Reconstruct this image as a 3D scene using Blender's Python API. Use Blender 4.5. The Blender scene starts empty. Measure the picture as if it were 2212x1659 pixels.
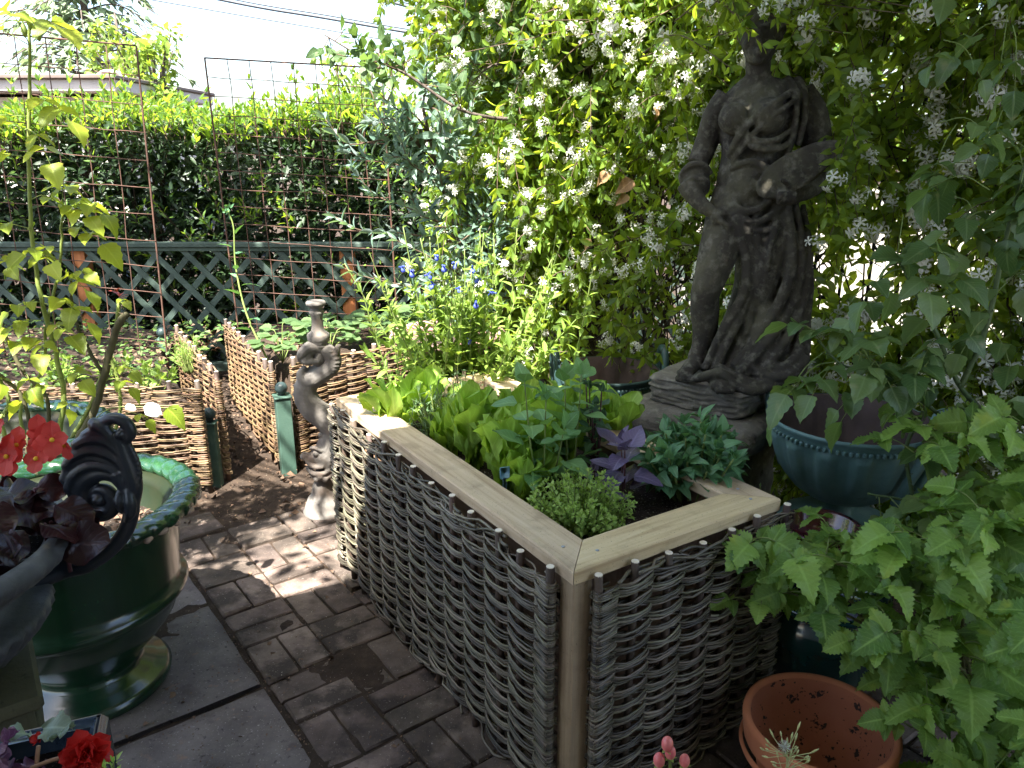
import bpy, math, random
import numpy as np
from mathutils import Vector, Matrix, noise

SC = bpy.context.scene
COL = SC.collection
RAD = math.radians

# ---------------------------------------------------------------- camera, sky, sun, exposure
cam_data = bpy.data.cameras.new('camera')
cam = bpy.data.objects.new('camera', cam_data)
COL.objects.link(cam)
cam.location = (0, 0, 1.55)
cam.rotation_euler = (RAD(90 - 17), 0, 0)
cam_data.sensor_width = 36.0
cam_data.lens = 36.0 * 1663.0 / 2212.0
cam_data.clip_start = 0.02
cam_data.clip_end = 500
SC.camera = cam

SUN_TRAVEL = Vector((0.13, 0.45, -0.885)).normalized()
SUN_EL = math.asin(-SUN_TRAVEL.z)
world = bpy.data.worlds.new('World')
SC.world = world
world.use_nodes = True
wn = world.node_tree.nodes
sky = wn.new('ShaderNodeTexSky')
sky.sky_type = 'NISHITA'
sky.sun_disc = False
sky.sun_elevation = SUN_EL
sky.sun_rotation = math.atan2(-SUN_TRAVEL.x, -SUN_TRAVEL.y)
sky.air_density = 1.0
sky.dust_density = 2.5
sky.ozone_density = 0.8
world.node_tree.links.new(sky.outputs[0], wn['Background'].inputs[0])
wn['Background'].inputs[1].default_value = 0.092
sun_data = bpy.data.lights.new('sun', 'SUN')
sun_data.energy = 5.0
sun_data.angle = RAD(0.5)
sun_data.color = (1.0, 0.965, 0.89)
sun = bpy.data.objects.new('sun', sun_data)
COL.objects.link(sun)
sun.rotation_euler = SUN_TRAVEL.to_track_quat('-Z', 'Y').to_euler()
SC.view_settings.view_transform = 'Standard'
SC.view_settings.look = 'None'
SC.view_settings.exposure = 2.7
SC.view_settings.gamma = 1.0
SC.view_settings.use_curve_mapping = False
SC.cycles.max_bounces = 7
SC.cycles.diffuse_bounces = 4
SC.cycles.glossy_bounces = 2
SC.cycles.transmission_bounces = 4
SC.cycles.transparent_max_bounces = 6
SC.cycles.sample_clamp_indirect = 6.0
SC.cycles.use_denoising = True

R = random.Random(7)
NR = np.random.default_rng(11)

# ---------------------------------------------------------------- object helpers
ORG = {}

def tag(o, label=None, cat=None, group=None, kind=None):
    if label: o['label'] = label
    if cat: o['category'] = cat
    if group: o['group'] = group
    if kind: o['kind'] = kind
    return o

def thing(name, label, cat, loc, group=None):
    o = bpy.data.objects.new(name, None)
    COL.objects.link(o)
    o.location = loc
    o.empty_display_size = 0.05
    ORG[o.name] = np.array(loc, float)
    return tag(o, label, cat, group)

def org(parent):
    return ORG.get(parent.name, np.zeros(3)) if parent is not None else np.zeros(3)

def mk_mesh(name, V, Q=None, T=None, uv=None, mats=(), mi=None, smooth=True):
    """V (n,3); Q (k,4) quads; T (m,3) tris; uv per vertex."""
    V = np.asarray(V, np.float32)
    Q = np.zeros((0, 4), np.int32) if Q is None or len(Q) == 0 else np.asarray(Q, np.int32)
    T = np.zeros((0, 3), np.int32) if T is None or len(T) == 0 else np.asarray(T, np.int32)
    me = bpy.data.meshes.new(name)
    me.vertices.add(len(V))
    me.vertices.foreach_set('co', V.ravel())
    loops = np.concatenate([Q.ravel(), T.ravel()])
    me.loops.add(len(loops))
    me.loops.foreach_set('vertex_index', loops)
    nq, nt = len(Q), len(T)
    me.polygons.add(nq + nt)
    st = np.concatenate([np.arange(nq) * 4, nq * 4 + np.arange(nt) * 3]).astype(np.int32)
    me.polygons.foreach_set('loop_start', st)
    me.polygons.foreach_set('loop_total', np.concatenate([np.full(nq, 4), np.full(nt, 3)]).astype(np.int32))
    if mi is not None:
        me.polygons.foreach_set('material_index', np.asarray(mi, np.int32))
    if uv is not None:
        l = me.uv_layers.new(name='UVMap')
        l.data.foreach_set('uv', np.asarray(uv, np.float32)[loops].ravel())
    me.update(calc_edges=True)
    me.polygons.foreach_set('use_smooth', np.full(nq + nt, bool(smooth)))
    for m in mats: me.materials.append(m)
    return me

def link(name, me, parent=None, M=None):
    o = bpy.data.objects.new(name, me)
    COL.objects.link(o)
    if parent is not None:
        o.parent = parent
    if M is not None:
        o.matrix_basis = M
    elif parent is not None and parent.name in ORG:
        ORG[o.name] = ORG[parent.name]
    return o

class MB:
    """collects pieces of ONE mesh"""
    def __init__(s):
        s.V = []; s.Q = []; s.T = []; s.n = 0; s.uv = []
    def add(s, V, Q=None, T=None, uv=None):
        V = np.asarray(V, float)
        if Q is not None and len(Q): s.Q.append(np.asarray(Q, int) + s.n)
        if T is not None and len(T): s.T.append(np.asarray(T, int) + s.n)
        s.V.append(V); s.n += len(V)
        s.uv.append(np.zeros((len(V), 2)) if uv is None else np.asarray(uv, float))
        return s
    def box(s, c, size, ax=None, bevel=0.0):
        c = np.asarray(c, float); h = np.asarray(size, float) / 2
        A = np.eye(3) if ax is None else np.array(ax, float)
        b = min(bevel, h.min() * 0.9)
        if b <= 0:
            P = np.array([[x, y, z] for z in (-1, 1) for y in (-1, 1) for x in (-1, 1)]) * h
            F = [[0, 2, 3, 1], [4, 5, 7, 6], [0, 1, 5, 4], [2, 6, 7, 3], [0, 4, 6, 2], [1, 3, 7, 5]]
            return s.add(c + P @ A, F)
        # chamfered box: 24 verts
        P = []; idx = {}
        for sx in (-1, 1):
            for sy in (-1, 1):
                for sz in (-1, 1):
                    for k in range(3):
                        v = [sx * (h[0] - b), sy * (h[1] - b), sz * (h[2] - b)]
                        v[k] = (sx, sy, sz)[k] * h[k]
                        idx[(sx, sy, sz, k)] = len(P); P.append(v)
        F = []; T = []
        for k in range(3):
            i, j = (k + 1) % 3, (k + 2) % 3
            for sg in (-1, 1):
                q = []
                for a, c2 in ((-1, -1), (1, -1), (1, 1), (-1, 1)):
                    t = [0, 0, 0]; t[k] = sg; t[i] = a; t[j] = c2
                    q.append(idx[(t[0], t[1], t[2], k)])
                F.append(q if sg > 0 else q[::-1])
        for k in range(3):
            i, j = (k + 1) % 3, (k + 2) % 3
            for a in (-1, 1):
                for c2 in (-1, 1):
                    t0 = [0, 0, 0]; t1 = [0, 0, 0]
                    t0[k] = -1; t1[k] = 1
                    t0[i] = t1[i] = a; t0[j] = t1[j] = c2
                    q = [idx[tuple(t0) + (i,)], idx[tuple(t1) + (i,)], idx[tuple(t1) + (j,)], idx[tuple(t0) + (j,)]]
                    F.append(q if a * c2 > 0 else q[::-1])
        for sx in (-1, 1):
            for sy in (-1, 1):
                for sz in (-1, 1):
                    t = [idx[(sx, sy, sz, k)] for k in range(3)]
                    T.append(t if sx * sy * sz > 0 else t[::-1])
        return s.add(c + np.array(P) @ A, F, T)
    def tube(s, P, r, n=6, cap=True, squash=None):
        P = np.asarray(P, float); m = len(P)
        r = np.broadcast_to(np.asarray(r, float), (m,)) if np.ndim(r) else np.full(m, float(r))
        T = np.gradient(P, axis=0); T /= np.linalg.norm(T, axis=1, keepdims=True) + 1e-12
        u = np.cross(T[0], [0.03, 0.1, 1.0]); 
        if np.linalg.norm(u) < 0.1: u = np.cross(T[0], [1, 0, 0])
        u /= np.linalg.norm(u)
        U = np.zeros((m, 3)); 
        for i in range(m):
            u = u - T[i] * u.dot(T[i]); u /= np.linalg.norm(u) + 1e-12; U[i] = u
        W = np.cross(T, U)
        a = np.arange(n) * 2 * np.pi / n
        sq = 1.0 if squash is None else squash
        V = P[:, None] + r[:, None, None] * (np.cos(a)[None, :, None] * U[:, None] + sq * np.sin(a)[None, :, None] * W[:, None])
        V = V.reshape(-1, 3)
        i = np.arange(m - 1)[:, None] * n; j = np.arange(n)[None]; j2 = (j + 1) % n
        Q = np.stack([i + j, i + j2, i + n + j2, i + n + j], -1).reshape(-1, 4)
        tr = []
        if cap:
            V = np.vstack([V, P[0], P[-1]]); c0, c1 = m * n, m * n + 1
            for k in range(n):
                tr.append([c0, (k + 1) % n, k]); tr.append([c1, (m - 1) * n + k, (m - 1) * n + (k + 1) % n])
        t = np.repeat(np.linspace(0, 1, m), n)
        uv = np.stack([np.tile(np.arange(n) / n, m), t], 1)
        if cap: uv = np.vstack([uv, [[0.5, 0], [0.5, 1]]])
        return s.add(V, Q, tr, uv)
    def rings(s, rings, close=True, cap0=False, cap1=False):
        """rings: list of (n,3)"""
        Rg = np.asarray(rings, float); m, n = Rg.shape[:2]
        V = Rg.reshape(-1, 3)
        i = np.arange(m - 1)[:, None] * n; j = np.arange(n if close else n - 1)[None]; j2 = (j + 1) % n
        Q = np.stack([i + j, i + j2, i + n + j2, i + n + j], -1).reshape(-1, 4)
        tr = []
        if cap0:
            V = np.vstack([V, Rg[0].mean(0)]); c = len(V) - 1
            tr += [[c, (k + 1) % n, k] for k in range(n)]
        if cap1:
            V = np.vstack([V, Rg[-1].mean(0)]); c = len(V) - 1
            tr += [[c, (m - 1) * n + k, (m - 1) * n + (k + 1) % n] for k in range(n)]
        return s.add(V, Q, tr)
    def lathe(s, prof, c, n=48, fn=None, caps=True):
        """prof [(r,z)...]; fn(ang_array, k, r, z)->(r_array, z_array)"""
        a = np.arange(n) * 2 * np.pi / n
        rg = []
        for k, (r, z) in enumerate(prof):
            rr = np.full(n, float(r)); zz = np.full(n, float(z))
            if fn is not None: rr, zz = fn(a, k, rr, zz)
            rg.append(np.stack([c[0] + rr * np.cos(a), c[1] + rr * np.sin(a), c[2] + zz], 1))
        return s.rings(rg, True, caps, caps)
    def ball(s, c, r, n=12, m=8, ax=None):
        r = np.broadcast_to(np.asarray(r, float), (3,)) if np.ndim(r) else np.full(3, float(r))
        A = np.eye(3) if ax is None else np.array(ax, float)
        rg = []
        for k in range(m + 1):
            ph = -np.pi / 2 + np.pi * k / m
            rr = max(np.cos(ph), 1e-3)
            a = np.arange(n) * 2 * np.pi / n
            rg.append(np.asarray(c) + (np.stack([rr * np.cos(a), rr * np.sin(a), np.full(n, np.sin(ph))], 1) * r) @ A)
        return s.rings(rg)
    def build(s, name, mats, parent=None, smooth=True):
        V = np.vstack(s.V) - org(parent)
        Q = np.vstack(s.Q) if s.Q else None
        T = np.vstack(s.T) if s.T else None
        if not isinstance(mats, (list, tuple)): mats = [mats]
        me = mk_mesh(name, V, Q, T, np.vstack(s.uv), mats, None, smooth)
        return link(name, me, parent)

def nrm(v):
    v = np.asarray(v, float); return v / (np.linalg.norm(v, axis=-1, keepdims=True) + 1e-12)

def spline(P, n):
    """Catmull-Rom through P, n points out"""
    P = np.asarray(P, float)
    if len(P) < 3:
        t = np.linspace(0, 1, n)[:, None]; return P[0] * (1 - t) + P[-1] * t
    E = np.vstack([2 * P[0] - P[1], P, 2 * P[-1] - P[-2]])
    out = []
    for x in np.linspace(0, len(P) - 1, n):
        i = min(int(x), len(P) - 2); t = x - i
        a, b, c, d = E[i], E[i + 1], E[i + 2], E[i + 3]
        out.append(0.5 * (2 * b + (c - a) * t + (2 * a - 5 * b + 4 * c - d) * t * t + (3 * b - a - 3 * c + d) * t ** 3))
    return np.array(out)

def interp(vals, n):
    vals = np.asarray(vals, float)
    return np.interp(np.linspace(0, len(vals) - 1, n), np.arange(len(vals)), vals)

# ---------------------------------------------------------------- materials
def nodes(m):
    m.use_nodes = True
    return m.node_tree.nodes, m.node_tree.links, m.node_tree.nodes['Principled BSDF']

def rgb(c): return (c[0], c[1], c[2], 1.0)

def ramp(N, stops):
    r = N.new('ShaderNodeValToRGB')
    e = r.color_ramp.elements
    while len(e) < len(stops): e.new(0.5)
    for k, (p, c) in enumerate(stops):
        e[k].position = p; e[k].color = rgb(c) if len(c) == 3 else c
    return r

def noise_tex(N, L, src, scale, detail=6, rough=0.6, dist=0.0):
    t = N.new('ShaderNodeTexNoise')
    t.inputs['Scale'].default_value = scale; t.inputs['Detail'].default_value = detail
    t.inputs['Roughness'].default_value = rough; t.inputs['Distortion'].default_value = dist
    L.new(src, t.inputs['Vector'])
    return t

def stone(name, stops, scale=8, rough=0.85, bump=0.3, bscale=60, rnd=0.0, spec=0.3, spots=None, stretch=None, coat=0.0, detail=8, bdist=0.004):
    """layered noise colour with fine relief; rnd = brightness change per object"""
    m = bpy.data.materials.new(name)
    N, L, B = nodes(m)
    tc = N.new('ShaderNodeTexCoord')
    if stretch:
        mp = N.new('ShaderNodeMapping'); mp.inputs['Scale'].default_value = stretch
        L.new(tc.outputs['Object'], mp.inputs[0]); src = mp.outputs[0]
    else:
        g = N.new('ShaderNodeNewGeometry'); src = g.outputs['Position']
    a = noise_tex(N, L, src, scale, detail, 0.65)
    r = ramp(N, stops); L.new(a.outputs['Fac'], r.inputs[0])
    col = r.outputs[0]
    if spots:
        for (sc, lo, hi, c) in spots:
            t = noise_tex(N, L, src, sc, 5, 0.6)
            mr = N.new('ShaderNodeMapRange'); mr.inputs[1].default_value = lo; mr.inputs[2].default_value = hi
            L.new(t.outputs['Fac'], mr.inputs[0])
            mx = N.new('ShaderNodeMix'); mx.data_type = 'RGBA'
            L.new(mr.outputs[0], mx.inputs['Factor']); L.new(col, mx.inputs['A']); mx.inputs['B'].default_value = rgb(c)
            col = mx.outputs['Result']
    if rnd:
        oi = N.new('ShaderNodeObjectInfo')
        mr = N.new('ShaderNodeMapRange'); mr.inputs[3].default_value = 1 - rnd; mr.inputs[4].default_value = 1 + rnd
        L.new(oi.outputs['Random'], mr.inputs[0])
        hs = N.new('ShaderNodeHueSaturation'); L.new(mr.outputs[0], hs.inputs['Value']); L.new(col, hs.inputs['Color'])
        mr2 = N.new('ShaderNodeMapRange'); mr2.inputs[3].default_value = 0.5 - rnd * 0.05; mr2.inputs[4].default_value = 0.5 + rnd * 0.05
        mu = N.new('ShaderNodeMath'); mu.operation = 'FRACT'
        mm = N.new('ShaderNodeMath'); mm.operation = 'MULTIPLY'; mm.inputs[1].default_value = 7.3
        L.new(oi.outputs['Random'], mm.inputs[0]); L.new(mm.outputs[0], mu.inputs[0]); L.new(mu.outputs[0], mr2.inputs[0])
        L.new(mr2.outputs[0], hs.inputs['Hue'])
        col = hs.outputs[0]
    L.new(col, B.inputs['Base Color'])
    B.inputs['Roughness'].default_value = rough
    B.inputs['Specular IOR Level'].default_value = spec
    B.inputs['Coat Weight'].default_value = coat
    B.inputs['Coat Roughness'].default_value = 0.12
    if bump:
        b = noise_tex(N, L, src, bscale, 8, 0.7)
        bn = N.new('ShaderNodeBump'); bn.inputs['Strength'].default_value = bump; bn.inputs['Distance'].default_value = bdist
        L.new(b.outputs['Fac'], bn.inputs['Height']); L.new(bn.outputs[0], B.inputs['Normal'])
    return m

def leafmat(name, dark, light, trans, tw=0.35, rough=0.45, vein=0.5, spec=0.4, under=None, spots=None, veinscale=9.0):
    """leaf: UV x -1..1 across, y 0..1 along; random tone per leaf; translucent"""
    m = bpy.data.materials.new(name)
    N, L, B = nodes(m)
    out = N['Material Output']
    g = N.new('ShaderNodeNewGeometry'); oi = N.new('ShaderNodeObjectInfo')
    ad = N.new('ShaderNodeMath'); ad.operation = 'ADD'; L.new(g.outputs['Random Per Island'], ad.inputs[0]); L.new(oi.outputs['Random'], ad.inputs[1])
    fr = N.new('ShaderNodeMath'); fr.operation = 'FRACT'; L.new(ad.outputs[0], fr.inputs[0])
    r = ramp(N, [(0.0, dark), (0.55, [0.5 * (a + b) for a, b in zip(dark, light)]), (1.0, light)])
    L.new(fr.outputs[0], r.inputs[0])
    col = r.outputs[0]
    uv = N.new('ShaderNodeTexCoord'); sp = N.new('ShaderNodeSeparateXYZ'); L.new(uv.outputs['UV'], sp.inputs[0])
    ax = N.new('ShaderNodeMath'); ax.operation = 'ABSOLUTE'; L.new(sp.outputs[0], ax.inputs[0])
    # midrib
    mid = N.new('ShaderNodeMapRange'); mid.inputs[1].default_value = 0.04; mid.inputs[2].default_value = 0.12
    mid.inputs[3].default_value = 1.0; mid.inputs[4].default_value = 0.0; L.new(ax.outputs[0], mid.inputs[0])
    # side veins: sin(k*(y - 0.45|x|))
    mu = N.new('ShaderNodeMath'); mu.operation = 'MULTIPLY_ADD'; mu.inputs[1].default_value = -0.30
    L.new(ax.outputs[0], mu.inputs[0]); L.new(sp.outputs[1], mu.inputs[2])
    m2 = N.new('ShaderNodeMath'); m2.operation = 'MULTIPLY'; m2.inputs[1].default_value = 2 * math.pi * veinscale; L.new(mu.outputs[0], m2.inputs[0])
    si = N.new('ShaderNodeMath'); si.operation = 'SINE'; L.new(m2.outputs[0], si.inputs[0])
    vr = N.new('ShaderNodeMapRange'); vr.inputs[1].default_value = 0.75; vr.inputs[2].default_value = 1.0; L.new(si.outputs[0], vr.inputs[0])
    mxv = N.new('ShaderNodeMath'); mxv.operation = 'MAXIMUM'; L.new(mid.outputs[0], mxv.inputs[0]); 
    hv = N.new('ShaderNodeMath'); hv.operation = 'MULTIPLY'; hv.inputs[1].default_value = 0.5; L.new(vr.outputs[0], hv.inputs[0]); L.new(hv.outputs[0], mxv.inputs[1])
    vf = N.new('ShaderNodeMath'); vf.operation = 'MULTIPLY'; vf.inputs[1].default_value = vein; L.new(mxv.outputs[0], vf.inputs[0])
    mx = N.new('ShaderNodeMix'); mx.data_type = 'RGBA'; L.new(vf.outputs[0], mx.inputs['Factor']); L.new(col, mx.inputs['A'])
    mx.inputs['B'].default_value = rgb([min(1, c * 1.6 + 0.03) for c in light]); col = mx.outputs['Result']
    if spots:
        sc, lo, hi, c = spots
        t = noise_tex(N, L, g.outputs['Position'], sc, 4, 0.6)
        mr = N.new('ShaderNodeMapRange'); mr.inputs[1].default_value = lo; mr.inputs[2].default_value = hi; L.new(t.outputs['Fac'], mr.inputs[0])
        ms = N.new('ShaderNodeMix'); ms.data_type = 'RGBA'; L.new(mr.outputs[0], ms.inputs['Factor']); L.new(col, ms.inputs['A']); ms.inputs['B'].default_value = rgb(c)
        col = ms.outputs['Result']
    if under:
        mb = N.new('ShaderNodeMix'); mb.data_type = 'RGBA'; L.new(g.outputs['Backfacing'], mb.inputs['Factor']); L.new(col, mb.inputs['A']); mb.inputs['B'].default_value = rgb(under)
        col = mb.outputs['Result']
    L.new(col, B.inputs['Base Color'])
    B.inputs['Roughness'].default_value = rough
    B.inputs['Specular IOR Level'].default_value = spec
    nt = noise_tex(N, L, g.outputs['Position'], 90, 3, 0.5)
    sb = N.new('ShaderNodeMath'); sb.operation = 'MULTIPLY_ADD'; sb.inputs[1].default_value = 0.6
    L.new(nt.outputs['Fac'], sb.inputs[0])
    neg = N.new('ShaderNodeMath'); neg.operation = 'MULTIPLY'; neg.inputs[1].default_value = -1.0; L.new(mxv.outputs[0], neg.inputs[0]); L.new(neg.outputs[0], sb.inputs[2])
    bn = N.new('ShaderNodeBump'); bn.inputs['Strength'].default_value = 0.35; bn.inputs['Distance'].default_value = 0.0015
    L.new(sb.outputs[0], bn.inputs['Height']); L.new(bn.outputs[0], B.inputs['Normal'])
    tr = N.new('ShaderNodeBsdfTranslucent')
    tm = N.new('ShaderNodeMix'); tm.data_type = 'RGBA'; tm.blend_type = 'MULTIPLY'; tm.inputs['Factor'].default_value = 0.35
    tm.inputs['A'].default_value = rgb(trans); L.new(r.outputs[0], tm.inputs['B'])
    hsv = N.new('ShaderNodeHueSaturation'); L.new(tm.outputs['Result'], hsv.inputs['Color'])
    vmr = N.new('ShaderNodeMapRange'); vmr.inputs[3].default_value = 0.7; vmr.inputs[4].default_value = 1.25; L.new(fr.outputs[0], vmr.inputs[0]); L.new(vmr.outputs[0], hsv.inputs['Value'])
    L.new(hsv.outputs[0], tr.inputs['Color'])
    ms = N.new('ShaderNodeMixShader'); ms.inputs[0].default_value = tw
    L.new(B.outputs[0], ms.inputs[1]); L.new(tr.outputs[0], ms.inputs[2]); L.new(ms.outputs[0], out.inputs['Surface'])
    return m

def woodmat(name, c0, c1, c2, axis, scale=3.0, rough=0.6, bump=0.25):
    """grain stretched along a world axis (3-vector)"""
    m = bpy.data.materials.new(name)
    N, L, B = nodes(m)
    g = N.new('ShaderNodeNewGeometry')
    ax = Vector(axis).normalized(); sd = ax.cross(Vector((0, 0, 1)))
    if sd.length < 0.1: sd = Vector((1, 0, 0))
    sd.normalize(); up = ax.cross(sd)
    cb = N.new('ShaderNodeCombineXYZ')
    for k, (v, f) in enumerate(((ax, 1.2), (sd, 24.0), (up, 24.0))):
        d = N.new('ShaderNodeVectorMath'); d.operation = 'DOT_PRODUCT'; L.new(g.outputs['Position'], d.inputs[0]); d.inputs[1].default_value = v * f
        L.new(d.outputs['Value'], cb.inputs[k])
    a = noise_tex(N, L, cb.outputs[0], scale, 8, 0.6, 0.8)
    r = ramp(N, [(0.3, c0), (0.5, c1), (0.7, c2)]); L.new(a.outputs['Fac'], r.inputs[0])
    st = noise_tex(N, L, g.outputs['Position'], 9, 5, 0.6)
    mr = N.new('ShaderNodeMapRange'); mr.inputs[1].default_value = 0.52; mr.inputs[2].default_value = 0.75; mr.inputs[4].default_value = 0.55; L.new(st.outputs['Fac'], mr.inputs[0])
    mx = N.new('ShaderNodeMix'); mx.data_type = 'RGBA'; L.new(mr.outputs[0], mx.inputs['Factor']); L.new(r.outputs[0], mx.inputs['A']); mx.inputs['B'].default_value = rgb([c * 0.45 for c in c0])
    sp = noise_tex(N, L, g.outputs['Position'], 260, 2, 0.5)
    mp = N.new('ShaderNodeMapRange'); mp.inputs[1].default_value = 0.66; mp.inputs[2].default_value = 0.72; mp.inputs[4].default_value = 0.6; L.new(sp.outputs['Fac'], mp.inputs[0])
    mx2 = N.new('ShaderNodeMix'); mx2.data_type = 'RGBA'; L.new(mp.outputs[0], mx2.inputs['Factor']); L.new(mx.outputs['Result'], mx2.inputs['A']); mx2.inputs['B'].default_value = rgb((0.05, 0.035, 0.025))
    L.new(mx2.outputs['Result'], B.inputs['Base Color'])
    B.inputs['Roughness'].default_value = rough; B.inputs['Specular IOR Level'].default_value = 0.25
    bn = N.new('ShaderNodeBump'); bn.inputs['Strength'].default_value = bump; bn.inputs['Distance'].default_value = 0.002
    L.new(a.outputs['Fac'], bn.inputs['Height']); L.new(bn.outputs[0], B.inputs['Normal'])
    return m

# ---------------------------------------------------------------- leaves
def leaf_tpl(rows=6, cols=2, shape='lance', w=0.3, fold=0.25, curl=0.3, serr=0.0, wave=0.0, seed=0, quilt=0.0, stalk=0.0):
    """unit-long leaf along +y, normal +z; returns V, Q, uv"""
    rr = random.Random(seed)
    V = []; uv = []
    ph = rr.random() * 6
    for i in range(rows + 1):
        t = i / rows
        if shape == 'lance': ww = w * math.sin(math.pi * t ** 0.8) ** 0.9
        elif shape == 'ovate': ww = w * (math.sin(math.pi * t ** 0.62) ** 0.8) * (1 - 0.15 * t)
        elif shape == 'heart': ww = w * (math.sin(math.pi * (0.08 + 0.92 * t) ** 0.55) ** 0.75)
        elif shape == 'obovate': ww = w * (math.sin(math.pi * t ** 1.5) ** 0.6) + w * 0.12 * (1 - t)
        elif shape == 'romaine': ww = w * (0.20 + 0.80 * min(1, t / .74) ** 2.0) * (max(0.0, 1 - (max(0, t - 0.70) / 0.302) ** 2)) ** 0.5
        elif shape == 'round': ww = w * math.sin(math.pi * t) ** 0.55
        elif shape == 'strap': ww = w * min(1, 4 * t + 0.3) * (1 - t ** 3) ** 0.7
        else: ww = w
        ww = max(ww, 0.004)
        if serr and 0 < i < rows: ww *= (1 + serr) if i % 2 == 0 else (1 - serr)
        for j in range(-cols, cols + 1):
            x = j / cols
            px = x * ww
            py = t - (abs(x) * serr * 0.25 if i % 2 else 0) 
            pz = abs(px) * fold - curl * t * t * 0.5
            pz += wave * math.sin(t * 9 + ph + x * 1.5) * abs(x)
            if quilt: pz += quilt * (0.5 + 0.5 * math.cos(2 * math.pi * 7 * (t - 0.3 * abs(x)))) * (0.25 + abs(x)) 
            V.append((px, py, pz)); uv.append((x, t))
    n = 2 * cols + 1
    Q = []
    for i in range(rows):
        for j in range(n - 1):
            a = i * n + j
            Q.append((a, a + 1, a + n + 1, a + n))
    return np.array(V), np.array(Q), np.array(uv)

def lobed_tpl(seed=0, lobes=3, size=1.0, serr=0.09):
    """raspberry / maple like leaf with serrated lobes: fan of rows from the base"""
    rr = random.Random(seed)
    n = 44
    V = [(0, 0, 0), (0, 0.45, 0)]; uv = [(0, 0), (0, 0.45)]
    ring = []; ring2 = []
    for k in range(n + 1):
        t = k / n
        a = math.pi * (-0.5 + 2 * t) * 0.98 - math.pi / 2   # sweep round the leaf from base to base
        th = -math.pi * 0.93 + 2 * math.pi * 0.93 * t       # angle from +y
        lob = abs(math.cos(th * lobes / 2.0 * 0.72)) ** 0.8
        rad = 0.34 + 0.26 * lob + (0.10 if abs(th) < 0.5 else 0) 
        rad *= 1 - 0.42 * (abs(th) / math.pi) ** 2
        if k % 2: rad *= 1 - serr
        x = math.sin(th) * rad * 0.95; y = 0.42 + math.cos(th) * rad
        if abs(th) > math.pi * 0.9: x *= 0.3; y = max(y, 0.0)
        z = 0.22 * abs(x) - 0.25 * max(0, y - 0.3) ** 2 + 0.03 * math.sin(th * 7 + seed)
        ring.append((x, y, z)); 
        f = 0.55
        ring2.append((x * f, 0.42 + (y - 0.42) * f, z * f + 0.015 * math.sin(th * 9)))
    base = 2
    for p in ring2: V.append(p); uv.append((p[0] * 2, p[1]))
    for p in ring: V.append(p); uv.append((p[0] * 2, p[1]))
    Q = []; m = n + 1
    for k in range(n):
        Q.append((base + k, base + k + 1, base + m + k + 1, base + m + k))
    T = [(1, base + k + 1, base + k) for k in range(n)]
    T.append((1, base, base + n))
    return np.array(V), np.array(Q)[:, ::-1], np.array(T), np.array(uv)

def leaf_mesh(name, tpl, mat):
    if len(tpl) == 4: V, Q, T, uv = tpl
    else: (V, Q, uv), T = tpl, None
    return mk_mesh(name, V, Q, T, uv, [mat], None, True)

def frames(D, Nn):
    D = nrm(D); S = nrm(np.cross(D, Nn)); Nn = np.cross(S, D)
    return S, D, Nn

def batch(name, tpl, P, D, Nn, S, mat, parent=None, W=None):
    """many copies of a leaf template in one mesh"""
    if len(tpl) == 4: V, Q, T, uv = tpl
    else: (V, Q, uv), T = tpl, None
    P = np.asarray(P, float) - org(parent); k = len(P); n = len(V)
    s, d, m = frames(np.asarray(D, float), np.asarray(Nn, float))
    S = np.asarray(S, float).reshape(-1, 1, 1); W = np.ones((k, 1, 1)) if W is None else np.asarray(W, float).reshape(-1, 1, 1)
    VV = P[:, None] + S * (W * V[None, :, 0:1] * s[:, None] + V[None, :, 1:2] * d[:, None] + V[None, :, 2:3] * m[:, None])
    off = (np.arange(k) * n)[:, None, None]
    QQ = (Q[None] + off).reshape(-1, 4)
    TT = (T[None] + off).reshape(-1, 3) if T is not None else None
    me = mk_mesh(name, VV.reshape(-1, 3), QQ, TT, np.tile(uv, (k, 1)), [mat], None, True)
    return link(name, me, parent)

def leaf_matrix(p, d, n, s, w=1.0):
    d = Vector(d).normalized(); n = Vector(n)
    sd = d.cross(n)
    if sd.length < 1e-4: sd = d.cross(Vector((0.3, 0.5, 1)))
    sd.normalize(); n = sd.cross(d)
    M = Matrix(((sd.x * s * w, d.x * s, n.x * s, p[0]), (sd.y * s * w, d.y * s, n.y * s, p[1]), (sd.z * s * w, d.z * s, n.z * s, p[2]), (0, 0, 0, 1)))
    return M

def put(name, me, parent, p, d, n, s, w=1.0):
    q = np.asarray(p, float) - org(parent)
    return link(name, me, parent, leaf_matrix(q, d, n, s, w))

def camdist(P):
    return np.linalg.norm(np.asarray(P) - np.array([0, 0, 1.55]), axis=1)

def in_view(P, margin=0.06):
    P = np.asarray(P, float); c, s = math.cos(RAD(17)), math.sin(RAD(17))
    dz = P[:, 2] - 1.55; f = P[:, 1] * c - dz * s; u = P[:, 1] * s + dz * c
    return (f > 0.1) & (np.abs(P[:, 0] / f) < 0.665 + margin) & (np.abs(u / f) < 0.5 + margin)

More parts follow.
